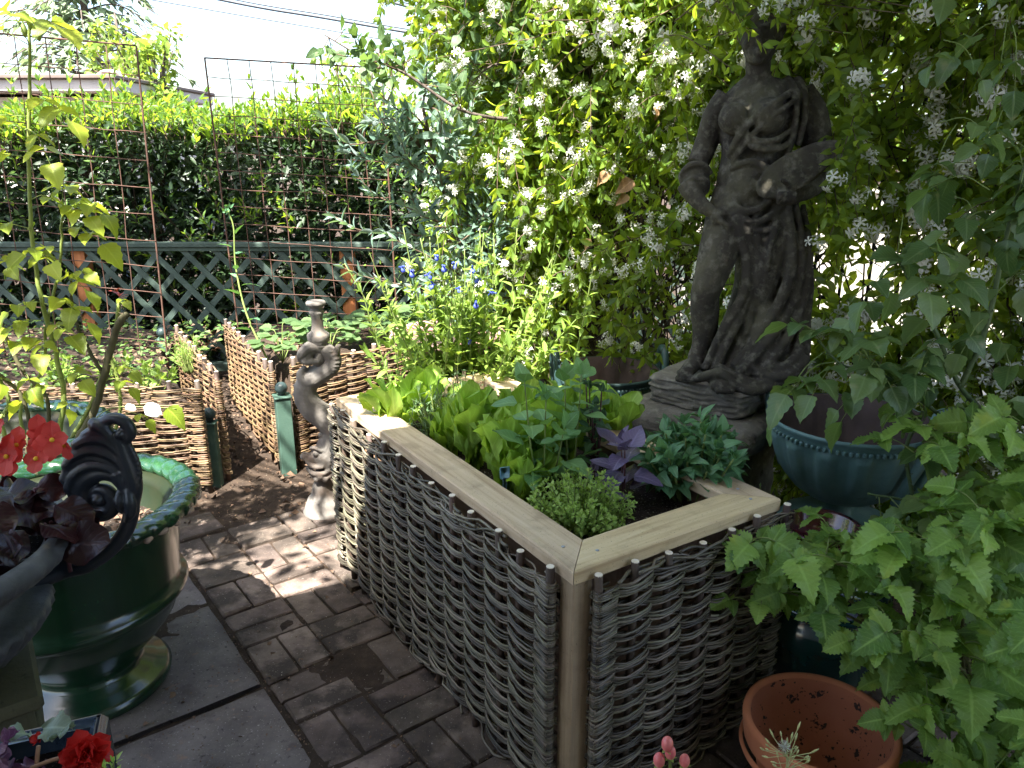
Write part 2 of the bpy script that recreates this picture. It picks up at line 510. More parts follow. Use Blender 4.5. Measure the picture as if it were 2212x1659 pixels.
def foliage(parent, tpls, mat, P, D, Nn, S, part='leaf', nobj=300, key=None):
    """the nobj largest-looking in view are single parts, the rest one stuff part"""
    P, D, Nn, S = map(np.asarray, (P, D, Nn, S))
    sc = np.where(in_view(P), S / camdist(P), -1.0) if key is None else key
    if key is None:
        sc = sc - (P[:, 1] > 90) 
    order = np.argsort(-sc)
    take = order[:nobj]; rest = order[nobj:]
    mes = [leaf_mesh(part, t, mat) for t in tpls]
    for i in take:
        put(part, mes[int(i) % len(mes)], parent, P[i], D[i], Nn[i], float(S[i]))
    if len(rest):
        # one stuff part; templates share a vertex count
        k = len(rest); V0 = [t[0] for t in tpls]
        which = rest % len(tpls)
        s, d, m = frames(D[rest], Nn[rest]); Sr = S[rest].reshape(-1, 1, 1)
        VT = np.stack(V0)[which]
        VV = (P[rest] - org(parent))[:, None] + Sr * (VT[:, :, 0:1] * s[:, None] + VT[:, :, 1:2] * d[:, None] + VT[:, :, 2:3] * m[:, None])
        off = (np.arange(k) * V0[0].shape[0])[:, None, None]
        Q = tpls[0][1]; T = tpls[0][2] if len(tpls[0]) == 4 else None; uv = tpls[0][-1]
        QQ = (Q[None] + off).reshape(-1, 4)
        TT = (T[None] + off).reshape(-1, 3) if T is not None else None
        me = mk_mesh(part + '_mass', VV.reshape(-1, 3), QQ, TT, np.tile(uv, (k, 1)), [mat], None, True)
        o = link(part + '_mass', me, parent); o['kind'] = 'stuff'

def rvec(n, scale=1.0): return NR.normal(0, scale, (n, 3))
# ================================================================ SETTING
M_soil = stone('soil', [(0.25, (0.018, 0.012, 0.008)), (0.55, (0.046, 0.030, 0.020)), (0.8, (0.095, 0.065, 0.043))], 14, 0.95, 0.9, 70, spots=[(120, 0.66, 0.7, (0.3, 0.26, 0.2))], bdist=0.012)
M_litter = stone('litter', [(0.2, (0.06, 0.035, 0.022)), (0.6, (0.16, 0.10, 0.065)), (0.9, (0.30, 0.21, 0.14))], 30, 0.85, 0.2, 80)
M_brick = stone('brick', [(0.25, (0.080, 0.058, 0.048)), (0.5, (0.150, 0.112, 0.092)), (0.75, (0.26, 0.20, 0.165))], 7, 0.85, 0.7, 110, rnd=0.22,
                spots=[(2.2, 0.47, 0.60, (0.062, 0.048, 0.040)), (6, 0.48, 0.60, (0.05, 0.038, 0.031)), (150, 0.64, 0.7, (0.34, 0.30, 0.26)), (21, 0.58, 0.72, (0.09, 0.065, 0.05))], bdist=0.005)
M_slab = stone('slab', [(0.25, (0.085, 0.072, 0.067)), (0.5, (0.145, 0.122, 0.113)), (0.75, (0.22, 0.188, 0.172))], 6, 0.85, 0.6, 130, rnd=0.1,
               spots=[(170, 0.62, 0.70, (0.38, 0.35, 0.32)), (60, 0.60, 0.70, (0.06, 0.05, 0.046)), (9, 0.58, 0.74, (0.08, 0.065, 0.06)), (14, 0.62, 0.74, (0.26, 0.16, 0.11))], bdist=0.004)
M_wood = {}

def ground_sheet():
    n = 240
    xs = np.concatenate([[-200, -60, -20, -8], np.linspace(-4.5, 4.5, n), [8, 20, 60, 200]])
    ys = np.concatenate([[-60, -15, -4], np.linspace(-0.5, 8, n), [14, 30, 80, 300]])
    X, Y = np.meshgrid(xs, ys)
    Z = np.zeros_like(X)
    for i in range(X.shape[0]):
        for j in range(X.shape[1]):
            if abs(X[i, j]) < 5 and -1 < Y[i, j] < 9:
                Z[i, j] = 0.016 * noise.noise(Vector((X[i, j] * 3, Y[i, j] * 3, 0))) + 0.008 * noise.noise(Vector((X[i, j] * 11, Y[i, j] * 11, 3)))
    Z -= 0.0072
    m, k = X.shape
    V = np.stack([X, Y, Z], -1).reshape(-1, 3)
    i = np.arange(m - 1)[:, None] * k; j = np.arange(k - 1)[None]
    Q = np.stack([i + j, i + j + 1, i + k + j + 1, i + k + j], -1).reshape(-1, 4)
    return tag(link('ground', mk_mesh('ground', V, Q, None, None, [M_soil])), kind='structure')
ground_sheet()

# paving frame: e1 runs back along the slab joint, e2 to the right of it
O_P = np.array([-0.75, 1.958]); E1 = nrm(np.array([-0.603, 0.800])); E2 = np.array([E1[1], -E1[0]])
def pv(a, b, z=0.0): 
    q = O_P + E1 * a + E2 * b; return np.array([q[0], q[1], z])
AX_P = np.array([[E2[0], E2[1], 0], [E1[0], E1[1], 0], [0, 0, 1]])

pav = bpy.data.objects.new('paving', None); COL.objects.link(pav); tag(pav, kind='structure')
# bricks in pairs turned ninety degrees (basket weave), joints filled with soil
BL, BW, J = 0.207, 0.0990, 0.008
cell = BL + J
brick_meshes = []
for k in range(10):
    mb = MB(); mb.box((0, 0, 0), (BL, BW, 0.05), None, 0.005)
    V = mb.V[0]; rr = np.random.default_rng(k)
    V += rr.normal(0, 0.0014, V.shape)
    brick_meshes.append(mk_mesh('brick', V, mb.Q[0], mb.T[0], None, [M_brick], None, False))
nb = 0
for ia in range(-9, 6):
    for ib in range(0, 8):
        ca, cb = (ia + 0.5) * cell, (ib + 0.5) * cell + 0.012
        q = pv(ca, cb)
        if q[1] > 3.16 - 0.05 * ((ia * 7 + ib * 3) % 3) or q[1] < 0.45: continue
        turn = (ia + ib) % 2
        for s in (-1, 1):
            off = s * (BW + J) / 2
            c = pv(ca + (off if turn else 0), cb + (0 if turn else off))
            # hidden fully under the planter: skip
            z = -0.0235 + NR.normal(0, 0.0035)
            ang = math.atan2(E2[1], E2[0]) + (0 if turn else math.pi / 2) + NR.normal(0, 0.012)
            o = link('brick', brick_meshes[nb % 10], pav, Matrix.Translation((c[0], c[1], z)) @ Matrix.Rotation(ang, 4, 'Z') @ Matrix.Rotation(NR.normal(0, 0.008), 4, 'X') @ Matrix.Rotation(NR.normal(0, 0.008), 4, 'Y'))
            nb += 1
# stepping slabs left of the joint
SL = 0.55
for ia in range(-3, 3):
    for ib in range(0, 3):
        a0 = ia * SL; w = 0.60
        gap = 0.03 if ia in (0, -1) else 0.012
        mb = MB()
        n1, n2 = 14, 14
        P = []
        for i in range(n1 + 1):
            for j in range(n2 + 1):
                aa = a0 + gap / 2 + (SL - gap) * i / n1; bb = -0.006 - ib * (w + 0.012) - w * j / n2
                e = 0.004 * noise.noise(Vector((aa * 9, bb * 9, ia + ib)))
                if i in (0, n1): aa += e * 1.2
                if j in (0, n2): bb += e * 1.2
                edge = min(i, j, n1 - i, n2 - j)
                P.append(pv(aa, bb, 0.004 + 0.004 * noise.noise(Vector((aa * 4, bb * 4, 7))) - (0.005 if edge == 0 else 0)))
        P = np.array(P); k = n2 + 1
        i = np.arange(n1)[:, None] * k; j = np.arange(n2)[None]
        Q = np.stack([i + j, i + j + 1, i + k + j + 1, i + k + j], -1).reshape(-1, 4)
        ring = [x for x in range(k)] + [x * k + n2 for x in range(1, n1 + 1)] + [n1 * k + x for x in range(n2 - 1, -1, -1)] + [x * k for x in range(n1 - 1, 0, -1)]
        lo = P[ring].copy(); lo[:, 2] -= 0.05
        nn = len(P); m = len(ring)
        Q2 = [[ring[x], nn + x, nn + (x + 1) % m, ring[(x + 1) % m]] for x in range(m)]
        mb.add(np.vstack([P, lo]), np.vstack([Q[:, ::-1], Q2]))
        mb.build('slab', M_slab, pav, True)

# leaf litter and bark chips on the soil, crumbs on the paving
def litter():
    tpl = leaf_tpl(2, 1, 'lance', 0.35, 0.5, 0.8)
    P = []; S = []
    for _ in range(9000):
        x = NR.uniform(-2.4, 2.2); y = NR.uniform(1.2, 5.2)
        if y < 3.0 and x < 0.75 and not (-2.6 < x < -1.5 and y > 2.6): continue
        P.append((x, y, 0.004 + abs(NR.normal(0, 0.006)))); S.append(NR.uniform(0.012, 0.05) if NR.random() < 0.3 else NR.uniform(0.008, 0.022))
    for _ in range(3500):
        a = NR.uniform(-2, 1.25); b = NR.uniform(-1.0, 0.9)
        if NR.random() < 0.5: b = round(b / cell) * cell + NR.normal(0, 0.01)
        q = pv(a, b); P.append((q[0], q[1], 0.006)); S.append(NR.uniform(0.003, 0.009) if NR.random() < .93 else NR.uniform(.012, .03))
    P = np.array(P); k = len(P)
    D = np.stack([NR.normal(size=k), NR.normal(size=k), NR.normal(0, 0.25, k)], 1); Nn = np.stack([NR.normal(0, .4, k), NR.normal(0, .4, k), np.ones(k)], 1)
    o = batch('leaf_litter', tpl, P, D, Nn, S, M_litter); tag(o, 'dry brown leaf litter and bark chips on the soil', 'leaf litter', kind='stuff')
litter()

# ================================================================ WILLOW HURDLES
def rodmat(name, cs, rnd=0.35, rough=0.5):
    return stone(name, [(0.2, cs[0]), (0.5, cs[1]), (0.8, cs[2])], 5, rough, 0.25, 150, rnd=rnd, spec=0.45, stretch=None)
M_rod_new = rodmat('rod_olive', [(0.055, 0.046, 0.031), (0.115, 0.100, 0.070), (0.25, 0.225, 0.17)], 0.65, 0.27)
M_rod_old = rodmat('rod_tan', [(0.085, 0.05, 0.025), (0.16, 0.10, 0.052), (0.26, 0.175, 0.10)], 0.35, 0.55)
M_stake = rodmat('stake_bark', [(0.035, 0.024, 0.018), (0.065, 0.042, 0.03), (0.11, 0.075, 0.055)], 0.3, 0.7)
M_cut = stone('cut_wood', [(0.3, (0.66, 0.57, 0.44)), (0.7, (0.80, 0.73, 0.61))], 60, 0.7, 0.1, 100)

def hurdle(label, p0, p1, zt, nst, seed, new=False, group=None, out=None, dz=0.0):
    """p0,p1: ground ends; out: outward unit normal"""
    rr = np.random.default_rng(seed)
    p0 = np.array([*p0, 0.0]); p1 = np.array([*p1, 0.0]); Ls = np.linalg.norm(p1 - p0); e = (p1 - p0) / Ls
    nv = np.array([e[1], -e[0], 0]) if out is None else np.array([*out, 0.0])
    root = thing('willow_hurdle', label, 'woven panel', tuple(p0), group)
    mat = M_rod_new if new else M_rod_old
    sr = 0.0098 if new else 0.0115
    ss = np.linspace(0.012, Ls - 0.012, nst) + np.concatenate([[0], rr.normal(0, 0.006, nst - 2), [0]])
    sp = (Ls - 0.024) / (nst - 1)
    for k, s in enumerate(ss):
        h = zt + rr.uniform(-0.012, 0.006) + (0.010 if k in (0, nst - 1) else 0)
        q0 = p0 + e * s; q0[2] = -0.01
        q1 = p0 + e * (s + rr.normal(0, 0.003)); q1[2] = h
        b = MB(); zz = np.linspace(0, 1, 7)[:, None]
        P = q0 * (1 - zz) + q1 * zz + rr.normal(0, 0.0014, (7, 3))
        b.tube(P, sr * rr.uniform(0.88, 1.12), 8); st = b.build('stake', M_stake, root)
        c = MB(); tl = nrm(P[-1] - P[-2] + rr.normal(0, 0.15, 3) * 0.01)
        c.tube([P[-1] - tl * 0.001, P[-1] + tl * 0.002], sr * 0.93, 9); c.build('cut_end', M_cut, st, False)
    zl, zh = 0.035, zt - (0.024 if new else 0.03)
    r0 = 0.0032 if new else 0.0042
    k = 4 if new else 2
    step = r0 * (1.56 if new else 1.95)
    nr = int((zh - zl) / step)
    drift = rr.uniform(-0.003, 0.003, 200)
    for row in range(nr):
        bun = row // k
        ph = bun % 2
        z = zl + row * step
        n = int(Ls / sp * 9)
        s = np.linspace(-0.002, Ls + 0.002, n)
        A = sr + r0 * (1.3 if new else 1.0)
        kk = (s - 0.012) / sp
        c = np.cos(np.pi * (kk + ph))
        off = A * np.sign(c) * np.abs(c) ** 0.6
        # rods dip where they cross in front, the bundle fans out between stakes
        fan = (row % k - (k - 1) / 2) * r0 * (0.35 if new else 0.15)
        zz = z + (0.0042 if new else 0.003) * np.sin(np.pi * (kk + ph)) + fan * np.sin(np.pi * kk) ** 2 + drift[bun]
        ns = rr.normal(0, 0.0024 if new else 0.0016, n); ns = np.convolve(ns, np.ones(5) / 5, 'same') * 1.6
        wob = 0.012 * np.sin(s * 3.1 + seed) * (z / zt) if new else 0.004 * np.sin(s * 4 + seed)
        nn2 = np.convolve(rr.normal(0, 0.0022, n), np.ones(4) / 4, 'same')
        P = p0 + e * s[:, None] + nv * (off + nn2)[:, None]; P[:, 2] = zz + ns + wob
        # turn round the end stake
        th = np.linspace(0, np.pi, 6)[1:]
        def turn(end):
            cpt = p0 + e * (0.012 if end == 0 else Ls - 0.012); o_ = off[0] if end == 0 else off[-1]
            dr = -e if end == 0 else e
            T = np.array([cpt + nv * o_ * math.cos(a) + dr * (sr + r0) * math.sin(a) for a in th])
            T[:, 2] = (zz[0] + wob[0] if end == 0 else zz[-1] + wob[-1]) + np.linspace(0, 1, 5) * step * 0.6
            bk = T[-1] - dr * rr.uniform(0.02, 0.05); bk[2] += step * 0.3
            return np.vstack([T, bk])
        a, b_ = turn(0), turn(1)
        P = np.vstack([a[::-1], P, b_])
        m = len(P)
        r = r0 * rr.uniform(0.82, 1.15) * (1 - 0.18 * (np.linspace(0, 1, m) if rr.random() < 0.5 else np.linspace(1, 0, m)))
        mb = MB(); mb.tube(P, r, 6); mb.build('rod', mat, root)
    # long braided rods along the top and bottom edges
    nbr = (16 if new else 6)
    for q in range(nbr):
        top = q < nbr * 0.7
        l0 = rr.uniform(-0.01, Ls * 0.75); l1 = min(Ls + 0.005, l0 + rr.uniform(0.3, 0.75))
        n = max(12, int((l1 - l0) / sp * 8)); s = np.linspace(l0, l1, n); kk = (s - 0.012) / sp
        per = rr.choice([2.0, 3.0]); c = np.cos(np.pi * kk / per * 2 + q)
        zc = (zh + 0.002) if top else zl - 0.008
        P = p0 + e * s[:, None] + nv * ((sr + r0 * 2.2) * np.clip(c * 1.6, -0.3, 1.0))[:, None]
        P[:, 2] = zc + (0.017 if new else 0.006) * np.sin(np.pi * kk / per + q * 1.7) + 0.004 * np.sin(s * 23 + q) + (0.012 * np.sin(s * 3.1 + seed) if new and top else 0)
        mb = MB(); mb.tube(P, np.linspace(r0 * 1.35, r0 * 0.7, n), 6); mb.build('rod', mat, root)
    return root

# ---------------------------------------------------------------- raised planter
N0 = np.array([0.132, 1.455]); PB = np.array([-0.54, 0.8417]); PB = PB / np.linalg.norm(PB); PR = np.array([PB[1], -PB[0]])
PL, PW, PT, PH, RW = 1.43, 0.67, 0.036, 0.685, 0.105
def pt(a, b, z=0.0):
    q = N0 + PB * a + PR * b; return np.array([q[0], q[1], z])
AXB = np.array([[PR[0], PR[1], 0], [PB[0], PB[1], 0], [0, 0, 1]])
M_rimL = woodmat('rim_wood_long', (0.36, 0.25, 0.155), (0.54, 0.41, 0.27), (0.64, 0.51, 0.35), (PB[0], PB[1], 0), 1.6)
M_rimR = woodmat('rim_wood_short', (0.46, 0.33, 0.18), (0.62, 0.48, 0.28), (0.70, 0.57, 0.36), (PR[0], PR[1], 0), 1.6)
M_postw = woodmat('post_wood', (0.25, 0.18, 0.11), (0.36, 0.27, 0.17), (0.43, 0.34, 0.22), (0, 0, 1), 1.5)
M_plank = woodmat('plank_wood', (0.11, 0.065, 0.04), (0.17, 0.105, 0.065), (0.23, 0.15, 0.095), (PB[0], PB[1], 0), 1.6)
M_screw = stone('screw', [(0.3, (0.25, 0.27, 0.32)), (0.7, (0.4, 0.43, 0.5))], 50, 0.35, 0, 1, spec=0.8)
planter = thing('raised_planter', 'large raised wooden planter faced with woven willow and full of lettuces', 'planter', tuple(pt(0, 0)))
def rim_board(a0, b0, a1, b1, inx, name_m):
    """mitred board from outer corner (a0,b0) to (a1,b1); inx = inward dir (da,db)"""
    o0 = np.array([a0, b0]); o1 = np.array([a1, b1]); t = nrm(o1 - o0); i = np.array(inx, float)
    g = 0.0012; e = 0.004
    c = [o0 + t * g, o1 - t * g, o1 - t * (RW + g) + i * RW, o0 + t * (RW + g) + i * RW]
    sub = 14
    mb = MB(); rings = []
    for k in range(sub + 1):
        f = k / sub
        po = c[0] * (1 - f) + c[1] * f; pi_ = c[3] * (1 - f) + c[2] * f
        w = nrm(pi_ - po)
        pr = []
        bow = 0.0015 * math.sin(f * 3.1)
        for (u, z) in ((0, PH - PT + e), (0, PH - e), (e, PH), (None, PH), (None, PH - e), (None, PH - PT)):
            pass
        L_ = np.linalg.norm(pi_ - po)
        for (u, z) in ((e, PH - PT), (0, PH - PT + e), (0, PH - e), (e, PH), (L_ - e, PH), (L_, PH - e), (L_, PH - PT + e), (L_ - e, PH - PT)):
            q = po + w * u; v = pt(q[0], q[1], z + bow); pr.append(v)
        rings.append(pr)
    mb.rings(rings, True, True, True)
    return mb.build('rim_board', name_m, planter, False)
bds = [rim_board(0, 0, PL, 0, (0, 1), M_rimL), rim_board(PL, 0, PL, PW, (-1, 0), M_rimR), rim_board(PL, PW, 0, PW, (0, -1), M_rimL), rim_board(0, PW, 0, 0, (1, 0), M_rimR)]
for bd, (a, b) in ((bds[0], (0.10, 0.045)), (bds[3], (0.045, 0.10)), (bds[3], (0.04, 0.60)), (bds[0], (1.32, 0.05)), (bds[2], (0.1, 0.62))):
    mb = MB(); mb.lathe([(0.0042, 0.0), (0.0042, 0.0012), (0.003, 0.0016)], pt(a, b, PH + 0.0006) , 10); mb.build('screw', M_screw, bd, False)
for (a, b) in ((0.034, 0.034), (PL - 0.034, 0.034), (0.034, PW - 0.034), (PL - 0.034, PW - 0.034)):
    mb = MB(); mb.box(pt(a, b, (PH - PT) / 2), (0.052, 0.052, PH - PT - 0.001), AXB, 0.003); mb.build('corner_post', M_postw, planter, False)
for z in (0.09, 0.235, 0.38, 0.525, 0.602):
    hgt = 0.14 if z < 0.6 else 0.085
    if z > 0.6: z = 0.605
    if z == 0.525: z, hgt = 0.487, 0.07; 
    for (a, b, la, lb) in ((PL / 2, 0.055, PL - 0.15, 0.02), (PL / 2, PW - 0.055, PL - 0.15, 0.02), (0.055, PW / 2, 0.02, PW - 0.15), (PL - 0.055, PW / 2, 0.02, PW - 0.15)):
        mb = MB(); mb.box(pt(a, b, z), (lb, la, hgt - 0.004), AXB, 0.002); mb.build('plank', M_plank, planter, False)
# potting soil inside
n1, n2 = 60, 30
P = []
for i in range(n1 + 1):
    for j in range(n2 + 1):
        a = 0.07 + (PL - 0.14) * i / n1; b = 0.07 + (PW - 0.14) * j / n2
        P.append(pt(a, b, 0.592 + 0.010 * noise.noise(Vector((a * 9, b * 9, 0))) + 0.007 * noise.noise(Vector((a * 40, b * 40, 5)))))
k = n2 + 1; i = np.arange(n1)[:, None] * k; j = np.arange(n2)[None]
M_pot_soil = stone('potting_soil', [(0.3, (0.018, 0.012, 0.009)), (0.6, (0.045, 0.03, 0.021)), (0.8, (0.085, 0.06, 0.04))], 40, 0.95, 1.0, 120, spots=[(160, 0.62, 0.66, (0.42, 0.39, 0.33))], bdist=0.01)
SOILZ = 0.592
me = mk_mesh('potting_soil', np.array(P) - org(planter), np.stack([i + j, i + j + 1, i + k + j + 1, i + k + j], -1).reshape(-1, 4)[:, ::-1], None, None, [M_pot_soil])
link('potting_soil', me, planter)

OFF = 0.017
hurdle('long grey-brown willow hurdle covering the left side of the big planter', pt(0.050, -OFF)[:2], pt(PL + 0.01, -OFF)[:2], 0.664, 13, 3, True, None, -PR)
hurdle('short dark willow hurdle with white-cut stakes on the right front side of the planter', pt(-OFF, 0.048)[:2], pt(-OFF, PW + 0.012)[:2], 0.664, 7, 4, True, None, -PB)

# ---------------------------------------------------------------- hurdles round the back beds
G = 'old tan willow hurdles round the back beds'
hurdle('wide tan willow hurdle behind the green glazed pots', (-2.95, 3.27), (-1.42, 3.345), 0.545, 12, 5, False, G)
hurdle('willow hurdle seen edge-on just left of the mulch path', (-1.385, 3.47), (-1.99, 4.46), 0.545, 9, 6, False, G, (0.85, 0.52))
hurdle('steeply receding willow hurdle on the right of the mulch path', (-1.175, 3.62), (-1.77, 4.66), 0.545, 10, 7, False, G, (-0.87, -0.5))
hurdle('sunlit willow hurdle behind the serpent column', (-1.085, 3.635), (-0.36, 4.22), 0.565, 9, 8, False, G, (0.63, -0.78))

M_green = stone('green_paint', [(0.3, (0.042, 0.085, 0.065)), (0.7, (0.075, 0.13, 0.10))], 5, 0.5, 0.3, 90, spots=[(7, 0.6, 0.75, (0.10, 0.15, 0.125))])
M_green_dk = stone('dark_green_finial', [(0.3, (0.02, 0.035, 0.035)), (0.7, (0.035, 0.055, 0.055))], 5, 0.4, 0.2, 90)
def bollard(label, x, y, h, w, rot):
    c, s = math.cos(rot), math.sin(rot); A = np.array([[c, s, 0], [-s, c, 0], [0, 0, 1]])
    t = thing('garden_post', label, 'post', (x, y, 0), 'green posts with ball tops')
    mb = MB(); mb.box((x, y, h / 2 - 0.01), (w, w, h + 0.02), A, 0.003); mb.build('post', M_green, t, False)
    mb = MB(); mb.box((x, y, h + 0.005), (w + 0.012, w + 0.012, 0.010), A, 0.003); mb.build('cap', M_green, t, False)
    mb = MB(); mb.lathe([(0.012, 0.0), (0.020, 0.004), (0.016, 0.012), (0.014, 0.017)] , (x, y, h + 0.01), 20); mb.ball((x, y, h + 0.046), 0.031, 24, 14); mb.build('ball_finial', M_green_dk, t)
bollard('green square post with dark ball finial between the path hurdle and the serpent column', -1.128, 3.592, 0.385, 0.072, 0.45)
bollard('dull green ball-topped post at the right end of the wide front hurdle', -1.425, 3.42, 0.31, 0.05, 0.1)
bollard('small dark ball-topped post far back against the lattice', -2.12, 4.55, 0.44, 0.06, 0.1)

# raised soil behind the hurdles
def bed(name, poly, z):
    P = [(x, y) for x, y in poly]; cx = sum(p[0] for p in P) / len(P); cy = sum(p[1] for p in P) / len(P)
    mb = MB(); rings = []
    for f, zz in ((1.0, 0.0), (1.0, z - 0.02), (0.96, z), (0.7, z + 0.02), (0.35, z + 0.03), (0.02, z + 0.03)):
        rg = []
        for q in range(40):
            u = q / 40 * len(P); a = P[int(u) % len(P)]; b = P[(int(u) + 1) % len(P)]; w = u - int(u)
            x = cx + (a[0] * (1 - w) + b[0] * w - cx) * f; y = cy + (a[1] * (1 - w) + b[1] * w - cy) * f
            rg.append((x, y, zz + (0.012 * noise.noise(Vector((x * 8, y * 8, 1))) if zz > 0.1 else 0)))
        rings.append(rg)
    mb.rings(rings, True, False, True)
    return tag(mb.build(name, M_soil), kind='structure')
bed('soil_bed_left', [(-3.6, 3.36), (-1.50, 3.42), (-2.08, 4.40), (-2.2, 5.05), (-3.8, 5.05)], 0.40)
bed('soil_bed_right', [(-1.06, 3.74), (-0.30, 4.32), (0.3, 5.0), (-1.72, 5.05), (-1.68, 4.66)], 0.42)

def cover(label, x0, x1, y0, y1, z, n):
    P = np.stack([NR.uniform(x0, x1, n), NR.uniform(y0, y1, n), z + NR.uniform(0, .05, n)], 1)
    o = batch('ground_cover', leaf_tpl(3, 1, 'ovate', .32, .3, .5), P, np.stack([NR.normal(size=n), NR.normal(size=n), NR.uniform(0, .8, n)], 1), np.stack([NR.normal(0, .3, n), NR.normal(-.2, .3, n), np.ones(n)], 1), NR.uniform(.02, .05, n), M_cover)
    tag(o, label, 'ground cover', kind='stuff')
    P[:, 2] = z - .005 + NR.uniform(0, .02, n)
    o = batch('bed_litter', leaf_tpl(2, 1, 'lance', 0.35, 0.5, 0.8), P + NR.normal(0, .05, P.shape) * [1, 1, 0], rvec(n) * [1, 1, .2], rvec(n) * [.3, .3, 0] + [0, 0, 1], NR.uniform(.015, .05, n), M_litter)
    tag(o, label.replace('low green weeds', 'dry leaves'), 'leaf litter', kind='stuff')
M_cover = leafmat('weed_leaf', (0.05, 0.11, 0.03), (0.12, 0.20, 0.05), (0.3, 0.45, 0.06), .35, .5, .3)
cover('low green weeds scattered over the left back bed', -3.4, -1.75, 3.5, 5.0, .425, 900)
cover('low green weeds scattered over the right back bed', -1.4, 0.1, 4.3, 5.0, .445, 600)

# ================================================================ LATTICE FENCE
M_lat = stone('lattice_paint', [(0.25, (0.032, 0.050, 0.040)), (0.55, (0.056, 0.082, 0.066)), (0.8, (0.095, 0.125, 0.103))], 9, 0.6, 0.35, 120, rnd=0.16)
M_cedar = woodmat('cedar', (0.36, 0.12, 0.045), (0.46, 0.17, 0.06), (0.5, 0.21, 0.09), (0, 0, 1), 1.6)
fence = thing('lattice_fence', 'dark green diamond lattice fence in front of the clipped hedge', 'fence', (-1.5, 5.2, 0))
FX0, FX1, FY, FZ0, FZ1 = -4.2, 1.5, 5.2, 0.10, 0.93
SPX = 0.215; ww = 0.040
Hh = FZ1 - FZ0
for sgn in (1, -1):
    x = FX0 - Hh
    while x < FX1 + Hh:
        a0 = x; a1 = x + Hh * 0.92
        t0, t1 = 0.0, 1.0
        P0 = np.array([a0 if sgn > 0 else a1, FZ0]); P1 = np.array([a1 if sgn > 0 else a0, FZ1])
        c = (P0 + P1) / 2
        if FX0 < c[0] < FX1:
            d = P1 - P0; Ls = np.linalg.norm(d); d = d / Ls
            A = np.array([[d[0], 0, d[1]], [0, 1, 0], [-d[1], 0, d[0]]])
            mb = MB(); mb.box((c[0] + NR.normal(0, .003), FY + sgn * 0.0062 + 0.06 * (c[0] + 1.5) * 0.0, c[1]), (Ls, 0.010, ww * NR.uniform(0.94, 1.05)), A, 0.0015)
            mb.build('slat', M_lat, fence, False)
        x += SPX
mb = MB(); mb.box(((FX0 + FX1) / 2, FY - 0.012, FZ1 + 0.008), (FX1 - FX0, 0.07, 0.032), None, 0.004); mb.build('top_rail', M_lat, fence, False)
mb = MB(); mb.box(((FX0 + FX1) / 2, FY - 0.016, FZ1 - 0.022), (FX1 - FX0, 0.022, 0.026), None, 0.003); mb.build('rail_lip', M_lat, fence, False)
mb = MB(); mb.box(((FX0 + FX1) / 2, FY, FZ0 - 0.01), (FX1 - FX0, 0.05, 0.06), None, 0.003); mb.build('bottom_rail', M_lat, fence, False)
for x in (-2.93, -1.12, 0.10):
    mb = MB(); mb.box((x, FY + 0.065, FZ1 / 2), (0.09, 0.09, FZ1 - 0.02), None, 0.003); p = mb.build('fence_post', M_cedar, fence, False)
    tag(p, 'orange cedar post showing through the lattice')

# ================================================================ WIRE TRELLISES
M_rust = stone('rusty_steel', [(0.25, (0.04, 0.022, 0.017)), (0.5, (0.09, 0.047, 0.034)), (0.8, (0.17, 0.085, 0.055))], 14, 0.8, 0.3, 200)
def trellis(label, tl, tr, bl, nx, nz, dzr):
    tl, tr, bl = map(lambda v: np.array(v, float), (tl, tr, bl))
    t = thing('wire_trellis', label, 'trellis', tuple(bl), 'rusty wire trellises')
    ex = tr - tl; ez = bl - tl
    rr = np.random.default_rng(int(abs(tl[0]) * 100))
    for i in range(nx + 1):
        f = i / nx; edge = i in (0, nx)
        P = np.array([tl + ex * f + ez * u for u in np.linspace(0, 1, 12)]); 
        if not edge: P += rr.normal(0, 0.0022, P.shape)
        mb = MB(); mb.tube(P, 0.0052 if edge else 0.0026, 6); mb.build('wire', M_rust, t)
    for j in range(nz + 1):
        u = j * dzr
        if u > 1: break
        P = np.array([tl + ez * u + ex * f for f in np.linspace(0, 1, 10)]) + np.array([0, -0.004, 0])
        if j: P += rr.normal(0, 0.0022, P.shape)
        mb = MB(); mb.tube(P, 0.0046 if j == 0 else 0.0026, 6); mb.build('wire', M_rust, t)
trellis('rusty square-mesh wire trellis left of centre, standing in the back bed', (-1.70, 4.6, 2.03), (-0.72, 4.58, 1.975), (-1.672, 4.6, 0.38), 8, 17, 0.0605)
trellis('rusty wire trellis behind the rose at the left edge of the photo', (-2.80, 4.2, 2.12), (-1.89, 4.2, 2.045), (-2.86, 4.2, 0.36), 6, 13, 0.079)
# fix: children built below a built part share its origin
def _link_org(o, parent):
    ORG[o.name] = ORG.get(parent.name, np.zeros(3))

def fuse(o, voxel=0.006, smooth=3, disp=0.0, dscale=0.03):
    m = o.modifiers.new('fuse', 'REMESH'); m.mode = 'VOXEL'; m.voxel_size = voxel; m.use_smooth_shade = True
    s = o.modifiers.new('soften', 'SMOOTH'); s.iterations = smooth; s.factor = 0.5
    if disp:
        t = bpy.data.textures.new('worn', 'CLOUDS'); t.noise_scale = dscale; t.noise_depth = 3
        d = o.modifiers.new('wear', 'DISPLACE'); d.texture = t; d.strength = disp; d.texture_coords = 'GLOBAL'; d.mid_level = 0.5
    return o

